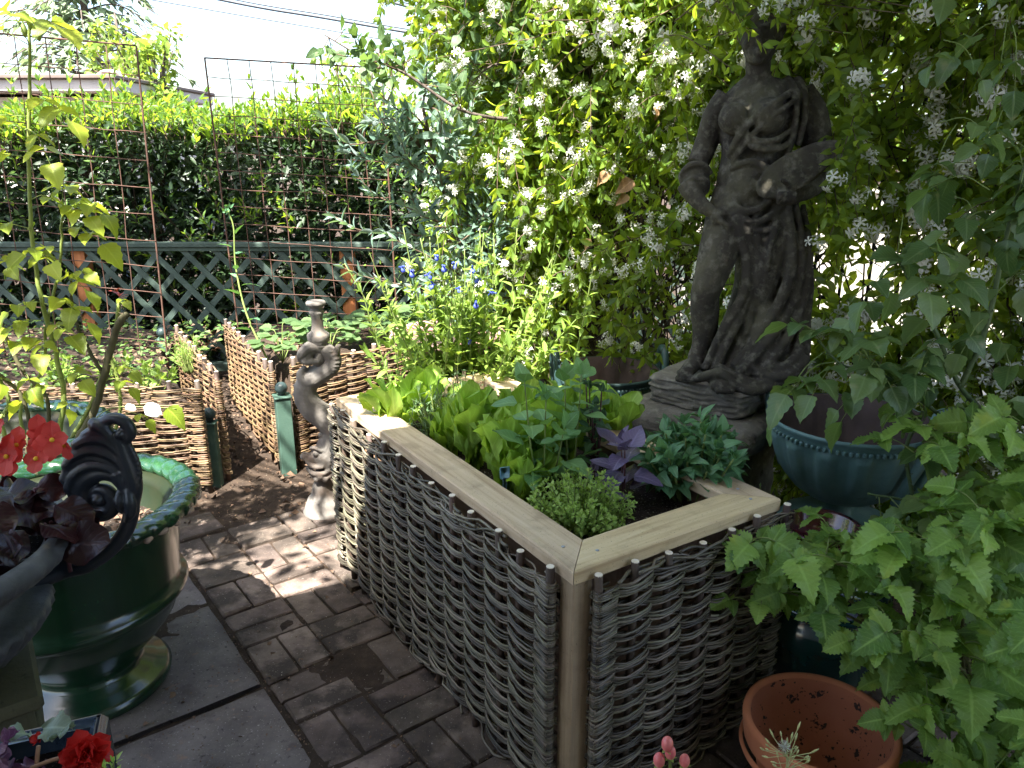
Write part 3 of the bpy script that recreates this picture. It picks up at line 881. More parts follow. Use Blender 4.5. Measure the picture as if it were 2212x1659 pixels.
# ================================================================ STATUE
M_statue = stone('weathered_stone', [(0.25, (0.018, 0.016, 0.013)), (0.5, (0.038, 0.033, 0.027)), (0.75, (0.068, 0.061, 0.049))], 7, 0.9, 0.8, 170,
                 spots=[(5, 0.50, 0.70, (0.085, 0.078, 0.052)), (34, 0.50, 0.80, (0.17, 0.16, 0.13)), (14, 0.62, 0.74, (0.025, 0.023, 0.021))], bdist=0.004)
K = 0.969
def sv(x, z, dy=0.0): return np.array([x * K, 2.78 + dy, 1.55 + (z - 1.55) * K])
statue = thing('garden_statue', 'large weathered stone statue of a draped woman holding a palette', 'statue', (0.765, 2.75, 0.75))
sb = MB()
def st_tube(pts, r, n=10, m=24, squash=None):
    P = spline([sv(*p) for p in pts], m); sb.tube(P, interp(r, m) * K, n, True, squash)
def st_ball(p, r, ax=None): sb.ball(sv(*p), np.array(r) * K, 18, 12, ax)
# torso loft (z, centre x, rx, ry, centre dy)
tz = [(1.24, .88, .150, .10, 0.0), (1.32, .88, .158, .112, 0), (1.40, .878, .145, .108, -.005), (1.47, .87, .128, .098, -.005), (1.53, .87, .120, .092, 0), (1.60, .878, .136, .098, 0),
      (1.67, .885, .150, .100, 0), (1.72, .89, .146, .088, .005), (1.755, .885, .115, .070, .01), (1.785, .865, .062, .052, .01)]
rings = []
zz = np.linspace(0, len(tz) - 1, 46); TZ = spline(np.array(tz), 46)
for k, (z, cx, rx, ry, dy) in enumerate(TZ):
    a = np.arange(64) * 2 * np.pi / 64
    front = np.clip(-np.sin(a), 0, 1)
    fold = 0.004 * np.sin(a * 19 + z * 25) * (0.3 + front) * (1 if z < 1.6 else 0.25)
    rg = np.stack([(cx + (rx + fold) * np.cos(a)) * K, 2.78 + dy + (ry + fold) * np.sin(a) * K, np.full(64, 1.55 + (z - 1.55) * K)], 1)
    rings.append(rg)
sb.rings(rings, True, True, True)
st_ball((.872, 1.655, -.086), (.064, .056, .064)); st_ball((.762, 1.648, -.068), (.052, .05, .054))
st_ball((.83, 1.42, -.075), (.075, .048, .085))     # belly
# neck and head, turned a little to the left and down
st_tube([(.862, 1.74, .005), (.852, 1.80, -.005), (.845, 1.86, -.01)], [.058, .043, .045])
ca, sa = math.cos(-.35), math.sin(-.35)
HA = np.array([[ca, sa, 0], [-sa, ca, 0], [0, 0, 1]])
def hd(x, y, z):     # head-local: -y is the face
    v = np.array([x, y, z]) @ HA; return (.845 + v[0], 1.91 + v[2], -.02 + v[1])
st_ball(hd(0, 0, 0), (.062, .074, .088), HA)
st_ball(hd(0, -.022, -.045), (.046, .050, .045), HA)
st_ball(hd(0, -.066, -.078), (.017, .014, .014))      # chin
st_tube([hd(0, -.070, .018), hd(0, -.086, -.018), hd(0, -.078, -.028)], [.007, .012, .009], 8, 8)   # nose
st_tube([hd(-.040, -.062, .026), hd(-.02, -.074, .032), hd(-.004, -.074, .024)], [.006, .007, .005], 6, 8)
st_tube([hd(.040, -.062, .026), hd(.02, -.074, .032), hd(.004, -.074, .024)], [.006, .007, .005], 6, 8)
for s in (-1, 1):
    st_ball(hd(s * .024, -.062, .010), (.011, .008, .006))
    st_ball(hd(s * .036, -.048, -.022), (.018, .018, .02))
    st_tube([hd(s * .064, .0, .015), hd(s * .068, .006, 0), hd(s * .062, .0, -.018)], [.006, .009, .006], 6, 8)
st_tube([hd(-.018, -.070, -.050), hd(0, -.080, -.047), hd(.018, -.070, -.050)], [.004, .0065, .004], 6, 8)
st_tube([hd(-.015, -.069, -.058), hd(0, -.078, -.059), hd(.015, -.069, -.058)], [.004, .007, .004], 6, 8)
st_ball(hd(0, .022, .022), (.070, .084, .082), HA)    # hair
st_ball(hd(0, .10, -.01), (.045, .045, .045), HA)
for q in range(13):      # waves of hair swept back from the forehead
    f = (q - 6) / 6
    st_tube([hd(f * .055, -.064 + abs(f) * .03, .052 - abs(f) * .035), hd(f * .066, -.02, .086 - abs(f) * .05), hd(f * .068, .05, .07 - abs(f) * .05), hd(f * .03, .10, .01)], [.008, .012, .011, .008], 7, 16)
# raised arm side (seen right): upper arm, elbow, forearm to the palette hand
st_tube([(1.0, 1.73, .01), (1.055, 1.66, .01), (1.085, 1.56, .0), (1.095, 1.48, -.02), (1.06, 1.43, -.06), (.99, 1.405, -.11), (.945, 1.40, -.14)], [.062, .060, .054, .050, .044, .036, .028], 14, 34)
st_ball((.93, 1.402, -.158), (.034, .024, .022))
for q in range(4):
    x = .905 + q * .017
    st_tube([(x + .012, 1.385, -.165), (x, 1.375, -.190), (x - .006, 1.395, -.205), (x - .004, 1.412, -.198)], [.0105, .010, .009, .008], 7, 12)
st_tube([(.945, 1.415, -.165), (.925, 1.440, -.185), (.90, 1.448, -.19)], [.011, .0105, .008], 7, 10)
# palette
e = nrm(np.array([-.215, 0.0, -.135])); nn = nrm(np.array([.25, -.86, .45])); nn = nrm(nn - e * nn.dot(e)); f_ = np.cross(nn, e)
PA = np.array([e, f_, nn])
pal = []
for lay, inset in ((-.012, .006), (-.008, 0), (.008, 0), (.012, .006)):
    rg = []
    for q in range(40):
        a = q / 40 * 2 * math.pi
        x = (.150 - inset) * math.cos(a); y = (.060 + .012 * math.cos(a) - inset) * math.sin(a)
        rg.append(sv(.975, 1.485, -.145) + (np.array([x, y, lay]) @ PA))
    pal.append(rg)
sb.rings(pal, True, True, True)
# other arm: bare shoulder, elbow wrapped in cloth, hand gathering the drape
st_tube([(.765, 1.725, .02), (.725, 1.66, .03), (.705, 1.58, .04), (.675, 1.50, .03)], [.050, .046, .043, .040], 12, 20)
st_ball((.655, 1.452, .0), (.056, .055, .048)); st_ball((.665, 1.425, -.005), (.050, .055, .05))
st_tube([(.60, 1.46, -.02), (.63, 1.495, -.04), (.675, 1.495, -.045), (.71, 1.465, -.03)], [.008, .012, .012, .008])
st_tube([(.61, 1.43, -.04), (.645, 1.45, -.055), (.70, 1.44, -.05)], [.008, .012, .008])
st_tube([(.625, 1.43, -.03), (.640, 1.40, -.05), (.672, 1.36, -.075), (.705, 1.335, -.095)], [.040, .034, .027, .022], 10, 16)
st_ball((.722, 1.318, -.105), (.026, .020, .030))
for q in range(4):
    st_tube([(.712 + q * .009, 1.322 - q * .006, -.118), (.735 + q * .007, 1.306 - q * .006, -.132), (.748 + q * .004, 1.290 - q * .005, -.122)], [.009, .0085, .007], 7, 10)
st_tube([(.715, 1.335, -.11), (.742, 1.334, -.128), (.757, 1.322, -.122)], [.010, .009, .007], 7, 10)
# bare leg
st_tube([(.795, 1.40, -.02), (.775, 1.31, -.045), (.745, 1.20, -.075), (.712, 1.095, -.10), (.703, 1.04, -.09), (.715, .97, -.06), (.722, .90, -.05), (.712, .835, -.05), (.700, .79, -.05)],
        [.070, .078, .072, .057, .052, .053, .046, .035, .036], 16, 50)
st_ball((.706, 1.09, -.125), (.040, .034, .045))
st_tube([(.712, .785, -.03), (.685, .782, -.085), (.650, .768, -.13), (.622, .757, -.16)], [.038, .034, .029, .019], 12, 16, 0.8)
for q in range(5):
    st_tube([(.648 - q * .005 + .012, .762, -.145 + q * .012 - .01), (.622 - q * .002 , .753, -.178 + q * .014)], [.012, .010 if q else .013], 7, 6)
# weight-bearing leg under the cloth
st_tube([(.945, 1.34, -.02), (.925, 1.22, -.065), (.905, 1.10, -.085), (.89, .98, -.055), (.865, .86, -.045), (.84, .78, -.06)], [.085, .082, .068, .062, .05, .05], 16, 40)
# skirt loft
sk = [(1.40, .79, 1.02, .085, 0), (1.30, .80, 1.055, .11, 0), (1.20, .825, 1.075, .125, .0), (1.08, .84, 1.085, .13, .005), (.98, .825, 1.08, .14, .0), (.90, .80, 1.072, .155, -.005), (.83, .77, 1.07, .175, -.01), (.775, .735, 1.075, .195, -.01), (.745, .71, 1.085, .21, -.01)]
SK = spline(np.array(sk), 70); rings = []
for k, (z, xl, xr, ry, dy) in enumerate(SK):
    a = np.arange(120) * 2 * np.pi / 120
    t = k / 69
    front = np.clip(-np.sin(a), 0, 1) ** 0.7
    # folds run from the hip down and to the left
    w = np.abs(np.sin(a * 7.5 + 1.1 + 2.6 * t + 0.8 * np.sin(t * 3)))
    w2 = np.sin(a * 16 + t * 5)
    fold = (0.044 * (w ** 0.5 - 0.6) + 0.005 * w2) * (0.2 + front) * (0.35 + 0.75 * t)
    cx = (xl + xr) / 2; rx = (xr - xl) / 2
    rings.append(np.stack([(cx + (rx + fold * 0.4) * np.cos(a)) * K, 2.78 + dy + (ry + fold) * np.sin(a) * K, np.full(120, 1.55 + (z - 1.55) * K)], 1))
sb.rings(rings, True, True, True)
# deep S-folds laid over the skirt
for q, pts in enumerate([
    [(.757, 1.33, -.125), (.805, 1.26, -.125), (.835, 1.16, -.12), (.832, 1.06, -.125), (.800, .97, -.12), (.755, .88, -.12), (.712, .77, -.13)],
    [(.775, 1.34, -.115), (.83, 1.25, -.12), (.858, 1.15, -.115), (.853, 1.05, -.115), (.825, .96, -.12), (.785, .87, -.13), (.745, .765, -.15)],
    [(.84, 1.36, -.10), (.865, 1.25, -.12), (.872, 1.12, -.12), (.865, 1.0, -.11), (.86, .9, -.12)],
    [(1.0, 1.36, -.09), (1.02, 1.22, -.13), (1.015, 1.08, -.14), (.975, .96, -.15), (.90, .86, -.17), (.82, .77, -.19)],
    [(1.035, 1.36, -.06), (1.05, 1.2, -.12), (1.045, 1.05, -.13), (1.01, .93, -.15), (.95, .84, -.18), (.88, .765, -.21)],
    [(.965, 1.36, -.115), (.985, 1.22, -.14), (.975, 1.1, -.155), (.94, .99, -.15), (.88, .88, -.15), (.81, .79, -.16)],
    [(1.06, 1.3, -.03), (1.075, 1.1, -.09), (1.065, .97, -.12), (1.04, .87, -.15), (1.0, .8, -.19), (.95, .76, -.22)],
    [(1.075, 1.2, .0), (1.085, 1.0, -.06), (1.08, .88, -.11), (1.065, .79, -.15), (1.03, .755, -.19)],
    [(.90, .83, -.17), (.95, .80, -.20), (1.0, .815, -.20), (1.05, .86, -.16)],
    [(.86, .80, -.19), (.93, .77, -.22), (1.0, .785, -.22), (1.06, .83, -.18)]]):
    st_tube(pts, [.010, .018, .020, .020, .019, .017, .015][:max(3, len(pts))], 9, 34)
# cloth over the forward foot and toes
st_tube([(.609, .735, -.13), (.66, .752, -.19), (.70, .775, -.225), (.745, .785, -.235), (.79, .745, -.25), (.85, .700 + .03, -.26), (.93, .735, -.23)], [.014, .020, .024, .026, .024, .024, .02], 10, 36, 0.8)
st_tube([(.74, .79, -.16), (.80, .765, -.22), (.86, .745, -.235), (.95, .74, -.21), (1.04, .745, -.17)], [.02, .024, .022, .02, .016], 10, 30)
st_ball((.745, .742, -.235), (.042, .045, .026))
for q in range(5):
    st_tube([(.725 + q * .012, .738, -.262), (.722 + q * .013, .732, -.288)], [.010, .009], 7, 6)
# chest drapery: band from the shoulder across, swags, straps
for pts, r in [([(.995, 1.765, -.03), (.95, 1.735, -.075), (.885, 1.70, -.125), (.82, 1.65, -.115), (.775, 1.59, -.105), (.752, 1.52, -.07)], [.014, .013, .012, .013, .014, .012]),
               ([(1.005, 1.755, -.035), (.965, 1.715, -.085), (.905, 1.675, -.135), (.845, 1.625, -.12), (.80, 1.57, -.11), (.765, 1.50, -.08)], [.010, .010, .009, .010, .011, .010]),
               ([(.955, 1.78, .0), (.965, 1.74, -.07), (.962, 1.66, -.105), (.955, 1.58, -.10), (.945, 1.52, -.10)], [.018, .013, .012, .012, .010]),
               ([(.99, 1.78, .0), (1.0, 1.72, -.06), (.995, 1.64, -.09), (.985, 1.56, -.09)], [.020, .015, .013, .012]),
               ([(.80, 1.60, -.11), (.84, 1.575, -.125), (.90, 1.58, -.125), (.945, 1.61, -.11)], [.008, .011, .011, .008]),
               ([(.79, 1.575, -.10), (.84, 1.55, -.12), (.91, 1.552, -.125), (.96, 1.58, -.10)], [.008, .012, .012, .008]),
               ([(.76, 1.48, -.07), (.79, 1.50, -.095), (.84, 1.505, -.105), (.90, 1.47, -.115), (.96, 1.47, -.11)], [.010, .013, .014, .018, .016]),
               ([(.76, 1.39, -.09), (.80, 1.345, -.12), (.86, 1.35, -.125), (.92, 1.40, -.12), (.96, 1.44, -.11)], [.008, .013, .013, .012, .010]),
               ([(.765, 1.37, -.09), (.81, 1.315, -.125), (.87, 1.31, -.13), (.94, 1.36, -.12), (.98, 1.41, -.10)], [.008, .012, .014, .013, .010]),
               ([(.79, 1.34, -.10), (.84, 1.285, -.125), (.90, 1.28, -.13), (.96, 1.33, -.12)], [.008, .012, .013, .010]),
               ([(.91, 1.38, -.11), (.92, 1.30, -.13), (.905, 1.22, -.15), (.90, 1.14, -.155)], [.012, .014, .010, .006]),
               ([(.94, 1.37, -.11), (.955, 1.29, -.125), (.95, 1.20, -.14)], [.012, .013, .007])]:
    st_tube(pts, r, 8, 28)
fig = sb.build('figure', M_statue, statue); fuse(fig, 0.005, 1, 0.004, 0.014)
# slabs under the figure
M_plinth = stone('plinth_stone', [(0.25, (0.07, 0.062, 0.052)), (0.5, (0.135, 0.122, 0.103)), (0.75, (0.22, 0.20, 0.17))], 7, 0.9, 0.9, 150, spots=[(34, 0.52, 0.76, (0.24, 0.225, 0.19)), (12, 0.60, 0.74, (0.035, 0.032, 0.028))], bdist=0.005)
SA = nrm(np.array([.75, -.66])); SB_ = np.array([-SA[1], SA[0]])
AXS = np.array([[SA[0], SA[1], 0], [SB_[0], SB_[1], 0], [0, 0, 1]])
def stslab(name, c, w, d, z0, z1, bev, groove):
    n = 22; ez = 12; rings = []
    per = []
    for sx, sy, ex, ey in ((-1, -1, 1, 0), (1, -1, 0, 1), (1, 1, -1, 0), (-1, 1, 0, -1)):
        for k in range(n): per.append((sx + 2 * ex * k / n, sy + 2 * ey * k / n))
    per = np.array(per)
    def rg(inset, z, g=0.0):
        o = []
        for (u, v) in per:
            m = (abs(u) ** 8 + abs(v) ** 8) ** (1 / 8); u2, v2 = u / m, v / m
            jit = g * noise.noise(Vector((u * 3 + c[0], v * 3, z * 90))) + 0.004 * noise.noise(Vector((u * 5, v * 5, z * 14)))
            o.append((c[0] + SA[0] * u2 * (w / 2 - inset + jit) + SB_[0] * v2 * (d / 2 - inset + jit), c[1] + SA[1] * u2 * (w / 2 - inset + jit) + SB_[1] * v2 * (d / 2 - inset + jit), z))
        return o
    rings.append(rg(bev, z0))
    for k in range(ez * 2 + 1):
        f = k / (ez * 2); z = z0 + (z1 - z0) * f
        ins = bev * (1 - math.sqrt(max(0, 1 - (2 * f - 1) ** (2 if bev > 0.02 else 12))))
        rings.append(rg(ins, z, groove))
    for f, dz in ((0.3, 0.0), (0.6, 0.001), (0.95, 0.0)):
        rings.append(rg(bev + (w / 2 - bev) * f, z1 + dz))
    mb = MB(); mb.rings(rings, True, True, True)
    return mb.build(name, M_plinth, statue)
stslab('plinth_slab', (.765, 2.745), .385, .385, .655, .752, .008, .012)
stslab('base_slab', (.765, 2.745), .53, .53, .535, .655, .05, .004)
stslab('pedestal', (.765, 2.78), .40, .40, -.01, .535, .01, .006)

# ================================================================ SERPENT COLUMN
M_cast = stone('cast_stone', [(0.25, (0.075, 0.065, 0.057)), (0.5, (0.15, 0.135, 0.12)), (0.75, (0.29, 0.27, 0.245))], 9, 0.9, 0.4, 120,
               spots=[(7, 0.55, 0.7, (0.16, 0.12, 0.095)), (40, 0.66, 0.74, (0.10, 0.085, 0.07))], bdist=0.003)
cx_, cy_ = -0.835, 3.122
col = thing('serpent_column', 'pale cast stone column of a curling dolphin serpent beside the planter', 'column', (cx_, cy_, 0))
mb = MB(); mb.lathe([(.092, -.01), (.094, .012), (.086, .022), (.080, .045), (.070, .07), (.058, .085), (.050, .10), (.046, .125), (.034, .155), (.027, .175), (.030, .195), (.022, .215)], (cx_, cy_, 0), 40)
mb.build('base', M_cast, col)
mb = MB(); zc = .735
mb.lathe([(.020, -.06), (.030, -.03), (.031, .0), (.031, .018), (.038, .022), (.040, .032), (.036, .040), (.045, .052), (.047, .072), (.044, .080), (.028, .092), (.024, .110), (.023, .150), (.029, .165), (.031, .174), (.024, .182), (.028, .192), (.040, .202), (.041, .211), (.035, .218)], (-.806, cy_, zc), 40)
mb.build('capital', M_cast, col)
db = MB()
def dp(x, z, dy=0.0): return np.array([x, cy_ + dy, z])
P = spline([dp(-.815, .23), dp(-.80, .28), dp(-.775, .34), dp(-.765, .39), dp(-.80, .44), dp(-.855, .49), dp(-.880, .55), dp(-.860, .605), dp(-.805, .64), dp(-.765, .67), dp(-.752, .71), dp(-.785, .745), dp(-.815, .74)], 90)
db.tube(P, interp([.054, .062, .062, .058, .056, .054, .050, .045, .040, .038, .036, .034, .026], 90), 16)
# head: brow, snout, lips, eye, chin curls
db.ball(dp(-.825, .275, -.01), (.050, .045, .052), 20, 14)
db.ball(dp(-.862, .262, -.015), (.034, .030, .028), 16, 10); db.ball(dp(-.896, .272, -.018), (.024, .022, .020), 14, 9)
db.tube(spline([dp(-.905, .29, -.02), dp(-.88, .25, -.04), dp(-.85, .235, -.05), dp(-.81, .24, -.055)], 14), .010, 8)
db.tube(spline([dp(-.89, .225, -.02), dp(-.86, .205, -.045), dp(-.82, .205, -.05), dp(-.79, .22, -.04)], 14), .013, 8)
db.ball(dp(-.842, .298, -.048), (.015, .012, .014), 12, 8)
db.tube(spline([dp(-.868, .315, -.03), dp(-.842, .325, -.052), dp(-.812, .312, -.055)], 12), .009, 8)
for q in range(7):
    a = q * 0.75; db.ball(dp(-.865 + q * .018, .190 - .012 * (q % 2), -.03 - .02 * math.sin(a)), .016, 10, 8)
db.tube(spline([dp(-.80, .31, -.05), dp(-.785, .345, -.05), dp(-.80, .375, -.03), dp(-.83, .37, -.02)], 14), [.012] * 14, 8)
# dorsal ridge with spikes along the outer side
rid = P + nrm(np.cross(np.gradient(P, axis=0), [0, 1, 0])) * 0.042
db.tube(rid[22:82], .008, 6)
for q in range(24, 84, 3):
    o_ = rid[q]; d = nrm(o_ - P[q]); t = nrm(np.gradient(P, axis=0)[q])
    db.tube([o_ - d * .006, o_ + d * .008 - t * .004, o_ + d * .016 - t * .009], [.008, .006, .002], 6)
# belly bands
for q in range(30, 80, 2):
    t = nrm(np.gradient(P, axis=0)[q]); o_ = P[q] - nrm(rid[q] - P[q]) * .018 + np.array([0, -.026, 0])
    db.tube([o_ + np.array([-.016, .006, 0]) * 1.0, o_ + np.array([0, -.006, 0]), o_ + np.array([.016, .006, 0])], .0045, 5)
# tail flukes and scroll under the capital
db.tube(spline([dp(-.79, .75, -.01), dp(-.835, .765, -.03), (dp(-.872, .735, -.04)), dp(-.885, .70, -.03)], 20), interp([.02, .026, .020, .006], 20), 10)
db.tube(spline([dp(-.83, .75, -.02), dp(-.86, .71, -.03), dp(-.80, .70, -.03)], 20), interp([.02, .024, .008], 20), 10)
db.tube(spline([dp(-.865, .675, -.01), dp(-.888, .645, -.02), dp(-.872, .61, -.03), dp(-.84, .612, -.03), dp(-.832, .635, -.03), dp(-.85, .648, -.03)], 26), interp([.010, .018, .018, .015, .011, .008], 26), 10)
db.tube(spline([dp(-.76, .70, 0), dp(-.735, .735, -.01), dp(-.725, .76, -.01), dp(-.712, .768, -.01)], 14), interp([.014, .017, .012, .005], 14), 10)
db.tube(spline([dp(-.86, .49, 0), dp(-.91, .50, 0), dp(-.93, .52, 0)], 10), interp([.02, .012, .004], 10), 8, True, 0.5)
db.tube(spline([dp(-.78, .43, 0), dp(-.82, .405, 0), dp(-.85, .405, 0)], 10), interp([.02, .014, .005], 10), 8, True, 0.5)
o_ = db.build('serpent', M_cast, col); fuse(o_, 0.0038, 1, 0.002, 0.012)

# ================================================================ POTS AND URNS
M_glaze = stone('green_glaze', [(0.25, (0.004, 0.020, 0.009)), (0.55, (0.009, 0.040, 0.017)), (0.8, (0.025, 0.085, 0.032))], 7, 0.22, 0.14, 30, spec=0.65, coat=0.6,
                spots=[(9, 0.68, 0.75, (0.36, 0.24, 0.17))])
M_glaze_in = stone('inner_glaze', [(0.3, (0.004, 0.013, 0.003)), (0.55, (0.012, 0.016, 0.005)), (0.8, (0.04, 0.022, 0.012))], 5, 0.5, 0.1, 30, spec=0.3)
M_clay_chip = stone('bare_clay', [(0.3, (0.38, 0.25, 0.19)), (0.7, (0.50, 0.36, 0.28))], 30, 0.9, 0.4, 90)
def glazed_pot(label, x, y, sc=1.0, h=0.60, r=0.36):
    t = thing('glazed_pot', label, 'pot', (x, y, 0), 'green glazed garden pots')
    s = r / 0.36
    mb = MB()
    mb.lathe([(.20 * s, -.01), (.218 * s, .010), (.222 * s, .028), (.208 * s, .044), (.184 * s, .050), (.178 * s, .058), (.152 * s, .070), (.140 * s, .086), (.158 * s, .118), (.212 * s, .172), (.256 * s, .232), (.280 * s, .288),
              (.284 * s, .298), (.297 * s, .303), (.304 * s, .317), (.298 * s, .331), (.286 * s, .338), (.284 * s, .36), (.296 * s, .47), (.303 * s, .53), (.306 * s, h - .035)], (x, y, 0), 72, None, False)
    mb.build('body', M_glaze, t)
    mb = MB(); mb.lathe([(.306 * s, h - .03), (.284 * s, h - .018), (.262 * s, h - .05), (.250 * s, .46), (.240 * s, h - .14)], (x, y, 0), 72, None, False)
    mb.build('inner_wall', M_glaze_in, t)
    # rope-twist rim
    rings = []
    n = 432; lob = 36
    for k in range(n):
        a = 2 * math.pi * k / n; rg = []
        for j in range(14):
            b = 2 * math.pi * j / 14
            tw = lob * a + b * 2.6
            rad = 0.030 * s * (0.84 + 0.34 * (abs(math.cos(tw / 2)) ** 0.55 - 0.25))
            rr_ = .330 * s + rad * 1.25 * math.cos(b); z = h - .012 + rad * 0.85 * math.sin(b)
            rg.append((x + rr_ * math.cos(a), y + rr_ * math.sin(a), z))
        rings.append(rg)
    rings.append(rings[0])
    mb = MB(); mb.rings(rings, True); mb.build('rope_rim', M_glaze, t)
    # chips of bare clay on the outer low edge of the rim
    rc = random.Random(int(x * 100))
    for q in range(26):
        a = rc.uniform(-2.2, 0.9); mb = MB()
        mb.ball((x + (.330 + .031) * s * math.cos(a), y + (.330 + .031) * s * math.sin(a), h - .026 + rc.uniform(-.004, .004)), (.010, rc.uniform(.008, .020), .008), 8, 5,
                np.array([[math.cos(a), math.sin(a), 0], [-math.sin(a), math.cos(a), 0], [0, 0, 1]]))
        mb.build('chip', M_clay_chip, t)
    mb = MB(); rings = []
    for f in (1, .8, .5, .2, .02):
        rings.append([(x + .252 * s * f * math.cos(a), y + .252 * s * f * math.sin(a), h - .125 + .012 * noise.noise(Vector((x + f * 5 * math.cos(a), f * 5 * math.sin(a), 2)))) for a in np.arange(40) * math.pi / 20])
    mb.rings(rings, True, False, True); mb.build('pot_soil', M_pot_soil, t)
    return t
glazed_pot('big green glazed pot with chipped rope rim at front left', -1.27, 1.97)
glazed_pot('farther green glazed pot half hidden behind the red begonias, holding the rose', -1.80, 2.52)
tp = leaf_tpl(2, 1, 'lance', 0.35, 0.5, 0.8)
k = 260; a = NR.uniform(0, 6.28, k); r_ = np.sqrt(NR.uniform(0, 1, k)) * .24
o = batch('bark_chips', tp, np.stack([-1.27 + r_ * np.cos(a), 1.97 + r_ * np.sin(a), np.full(k, .482)], 1), rvec(k) * [1, 1, .3], rvec(k) * [.4, .4, .1] + [0, 0, 1], NR.uniform(.015, .05, k), M_litter)
tag(o, 'brown bark chips in the front green glazed pot', 'bark chips', kind='stuff')

# dark iron urn, near left
M_iron = stone('black_iron', [(0.3, (0.009, 0.013, 0.018)), (0.6, (0.017, 0.023, 0.031)), (0.8, (0.035, 0.040, 0.046))], 12, 0.36, 0.5, 160, spec=0.6, bdist=0.0015,
               spots=[(22, 0.66, 0.74, (0.10, 0.06, 0.045))])
M_lead = stone('grey_urn', [(0.3, (0.045, 0.048, 0.052)), (0.55, (0.085, 0.090, 0.096)), (0.8, (0.16, 0.165, 0.17))], 14, 0.55, 0.6, 120, spec=0.5, bdist=0.003,
               spots=[(10, 0.62, 0.72, (0.16, 0.13, 0.10))])
ux, uy = -1.165, 1.265
urn = thing('iron_urn', 'dark grey gadrooned urn of red begonias at the left edge', 'urn', (ux, uy, .55))
def gad(n, amp, k0, k1):
    def f(a, k, r, z):
        if k0 <= k <= k1: r = r * (1 + amp * (np.abs(np.cos(a * n / 2)) ** 0.7 - .5))
        return r, z
    return f
mb = MB(); mb.lathe([(.06, .56), (.10, .57), (.15, .585), (.20, .615), (.232, .65), (.246, .672), (.254, .682), (.248, .690), (.215, .694), (.198, .705), (.196, .735), (.215, .768)], (ux, uy, 0), 180, gad(44, .10, 2, 5), True)
mb.build('bowl', M_lead, urn)
mb = MB(); mb.lathe([(.212, .762), (.250, .772), (.288, .785), (.308, .803), (.316, .822), (.306, .838), (.292, .842), (.282, .836), (.262, .815), (.250, .79), (.245, .75)], (ux, uy, 0), 180, gad(60, .035, 2, 4), False)
mb.build('rim', M_lead, urn)
mb = MB(); mb.lathe([(.262, .800), (.15, .806), (.02, .808)], (ux, uy, 0), 40, lambda a, k, r, z: (r, z + .008 * np.sin(a * 5 + k) + .005 * np.sin(a * 13)), True); mb.build('urn_soil', M_pot_soil, urn)
HY = 1.43
hb = MB()
def hp(x, z, dy=0.0): return np.array([x, HY + dy, z])
def ht(pts, r, n=10, m=40, squash=None): hb.tube(spline([hp(*p) for p in pts], m), interp(r, m), n, True, squash)
ht([(-.99, .690, -.03), (-.941, .703), (-.900, .712), (-.88, .721), (-.845, .745), (-.814, .774), (-.792, .805), (-.779, .839), (-.776, .87), (-.780, .90), (-.790, .93)], [.018, .018, .0165, .016, .016, .016, .016, .016, .017, .019, .02], 12, 60)
ht([(-.918, .708), (-.95, .700), (-.975, .712), (-.985, .735), (-.970, .757), (-.945, .764), (-.922, .755), (-.915, .735), (-.928, .722), (-.942, .728)], [.012, .018, .021, .021, .019, .017, .015, .013, .010, .008], 12, 50)
ht([(-.777, .856), (-.767, .895), (-.769, .927), (-.775, .960), (-.780, .987), (-.786, 1.010)], [.017, .019, .019, .018, .016, .014], 12, 30)
ht([(-.782, .975), (-.800, 1.005), (-.808, 1.025), (-.795, 1.040), (-.775, 1.041), (-.760, 1.030), (-.755, 1.013), (-.763, 1.002), (-.775, 1.003), (-.778, 1.013)], [.016, .018, .014, .012, .012, .0125, .012, .012, .011, .010], 12, 50)
hb.ball(hp(-.772, 1.012), (.011, .020, .011), 14, 10)
ht([(-.786, .905), (-.800, .922), (-.828, .926), (-.858, .910), (-.874, .882), (-.868, .852), (-.845, .836), (-.820, .845), (-.812, .868), (-.823, .888), (-.841, .888), (-.850, .872), (-.840, .860)], [.016, .017, .017, .017, .017, .0175, .018, .017, .015, .013, .011, .010, .009], 12, 80)
hb.ball(hp(-.838, .870), (.014, .022, .014), 16, 12)
# acanthus: concentric ribs fanning from the spine to the left edge
lob = [((-.775, .900), (-.80, .936), (-.84, .945), (-.876, .925), (-.893, .893)),
       ((-.772, .912), (-.795, .948), (-.84, .962), (-.878, .945), (-.898, .915)),
       ((-.771, .924), (-.79, .960), (-.83, .978), (-.868, .966), (-.889, .942)),
       ((-.772, .938), (-.788, .970), (-.82, .990), (-.855, .984), (-.876, .966)),
       ((-.774, .950), (-.786, .982), (-.81, 1.00), (-.838, 1.000), (-.862, .988)),
       ((-.778, .965), (-.79, .992), (-.805, 1.012), (-.825, 1.015), (-.842, 1.006)),
       ((-.782, .975), (-.792, 1.003), (-.806, 1.024), (-.822, 1.032)),
       ((-.780, .905), (-.80, .925), (-.83, .934), (-.862, .920), (-.884, .885), (-.888, .860))]
for q, pts in enumerate(lob):
    ht([(a, b, -.006 + .003 * (q % 2)) for a, b in pts], interp([.010, .0115, .013, .014, .013], len(pts)), 9, 30)
    ex, ez = pts[-1]; hb.ball(hp(ex, ez, -.004), (.013, .012, .013), 12, 8)
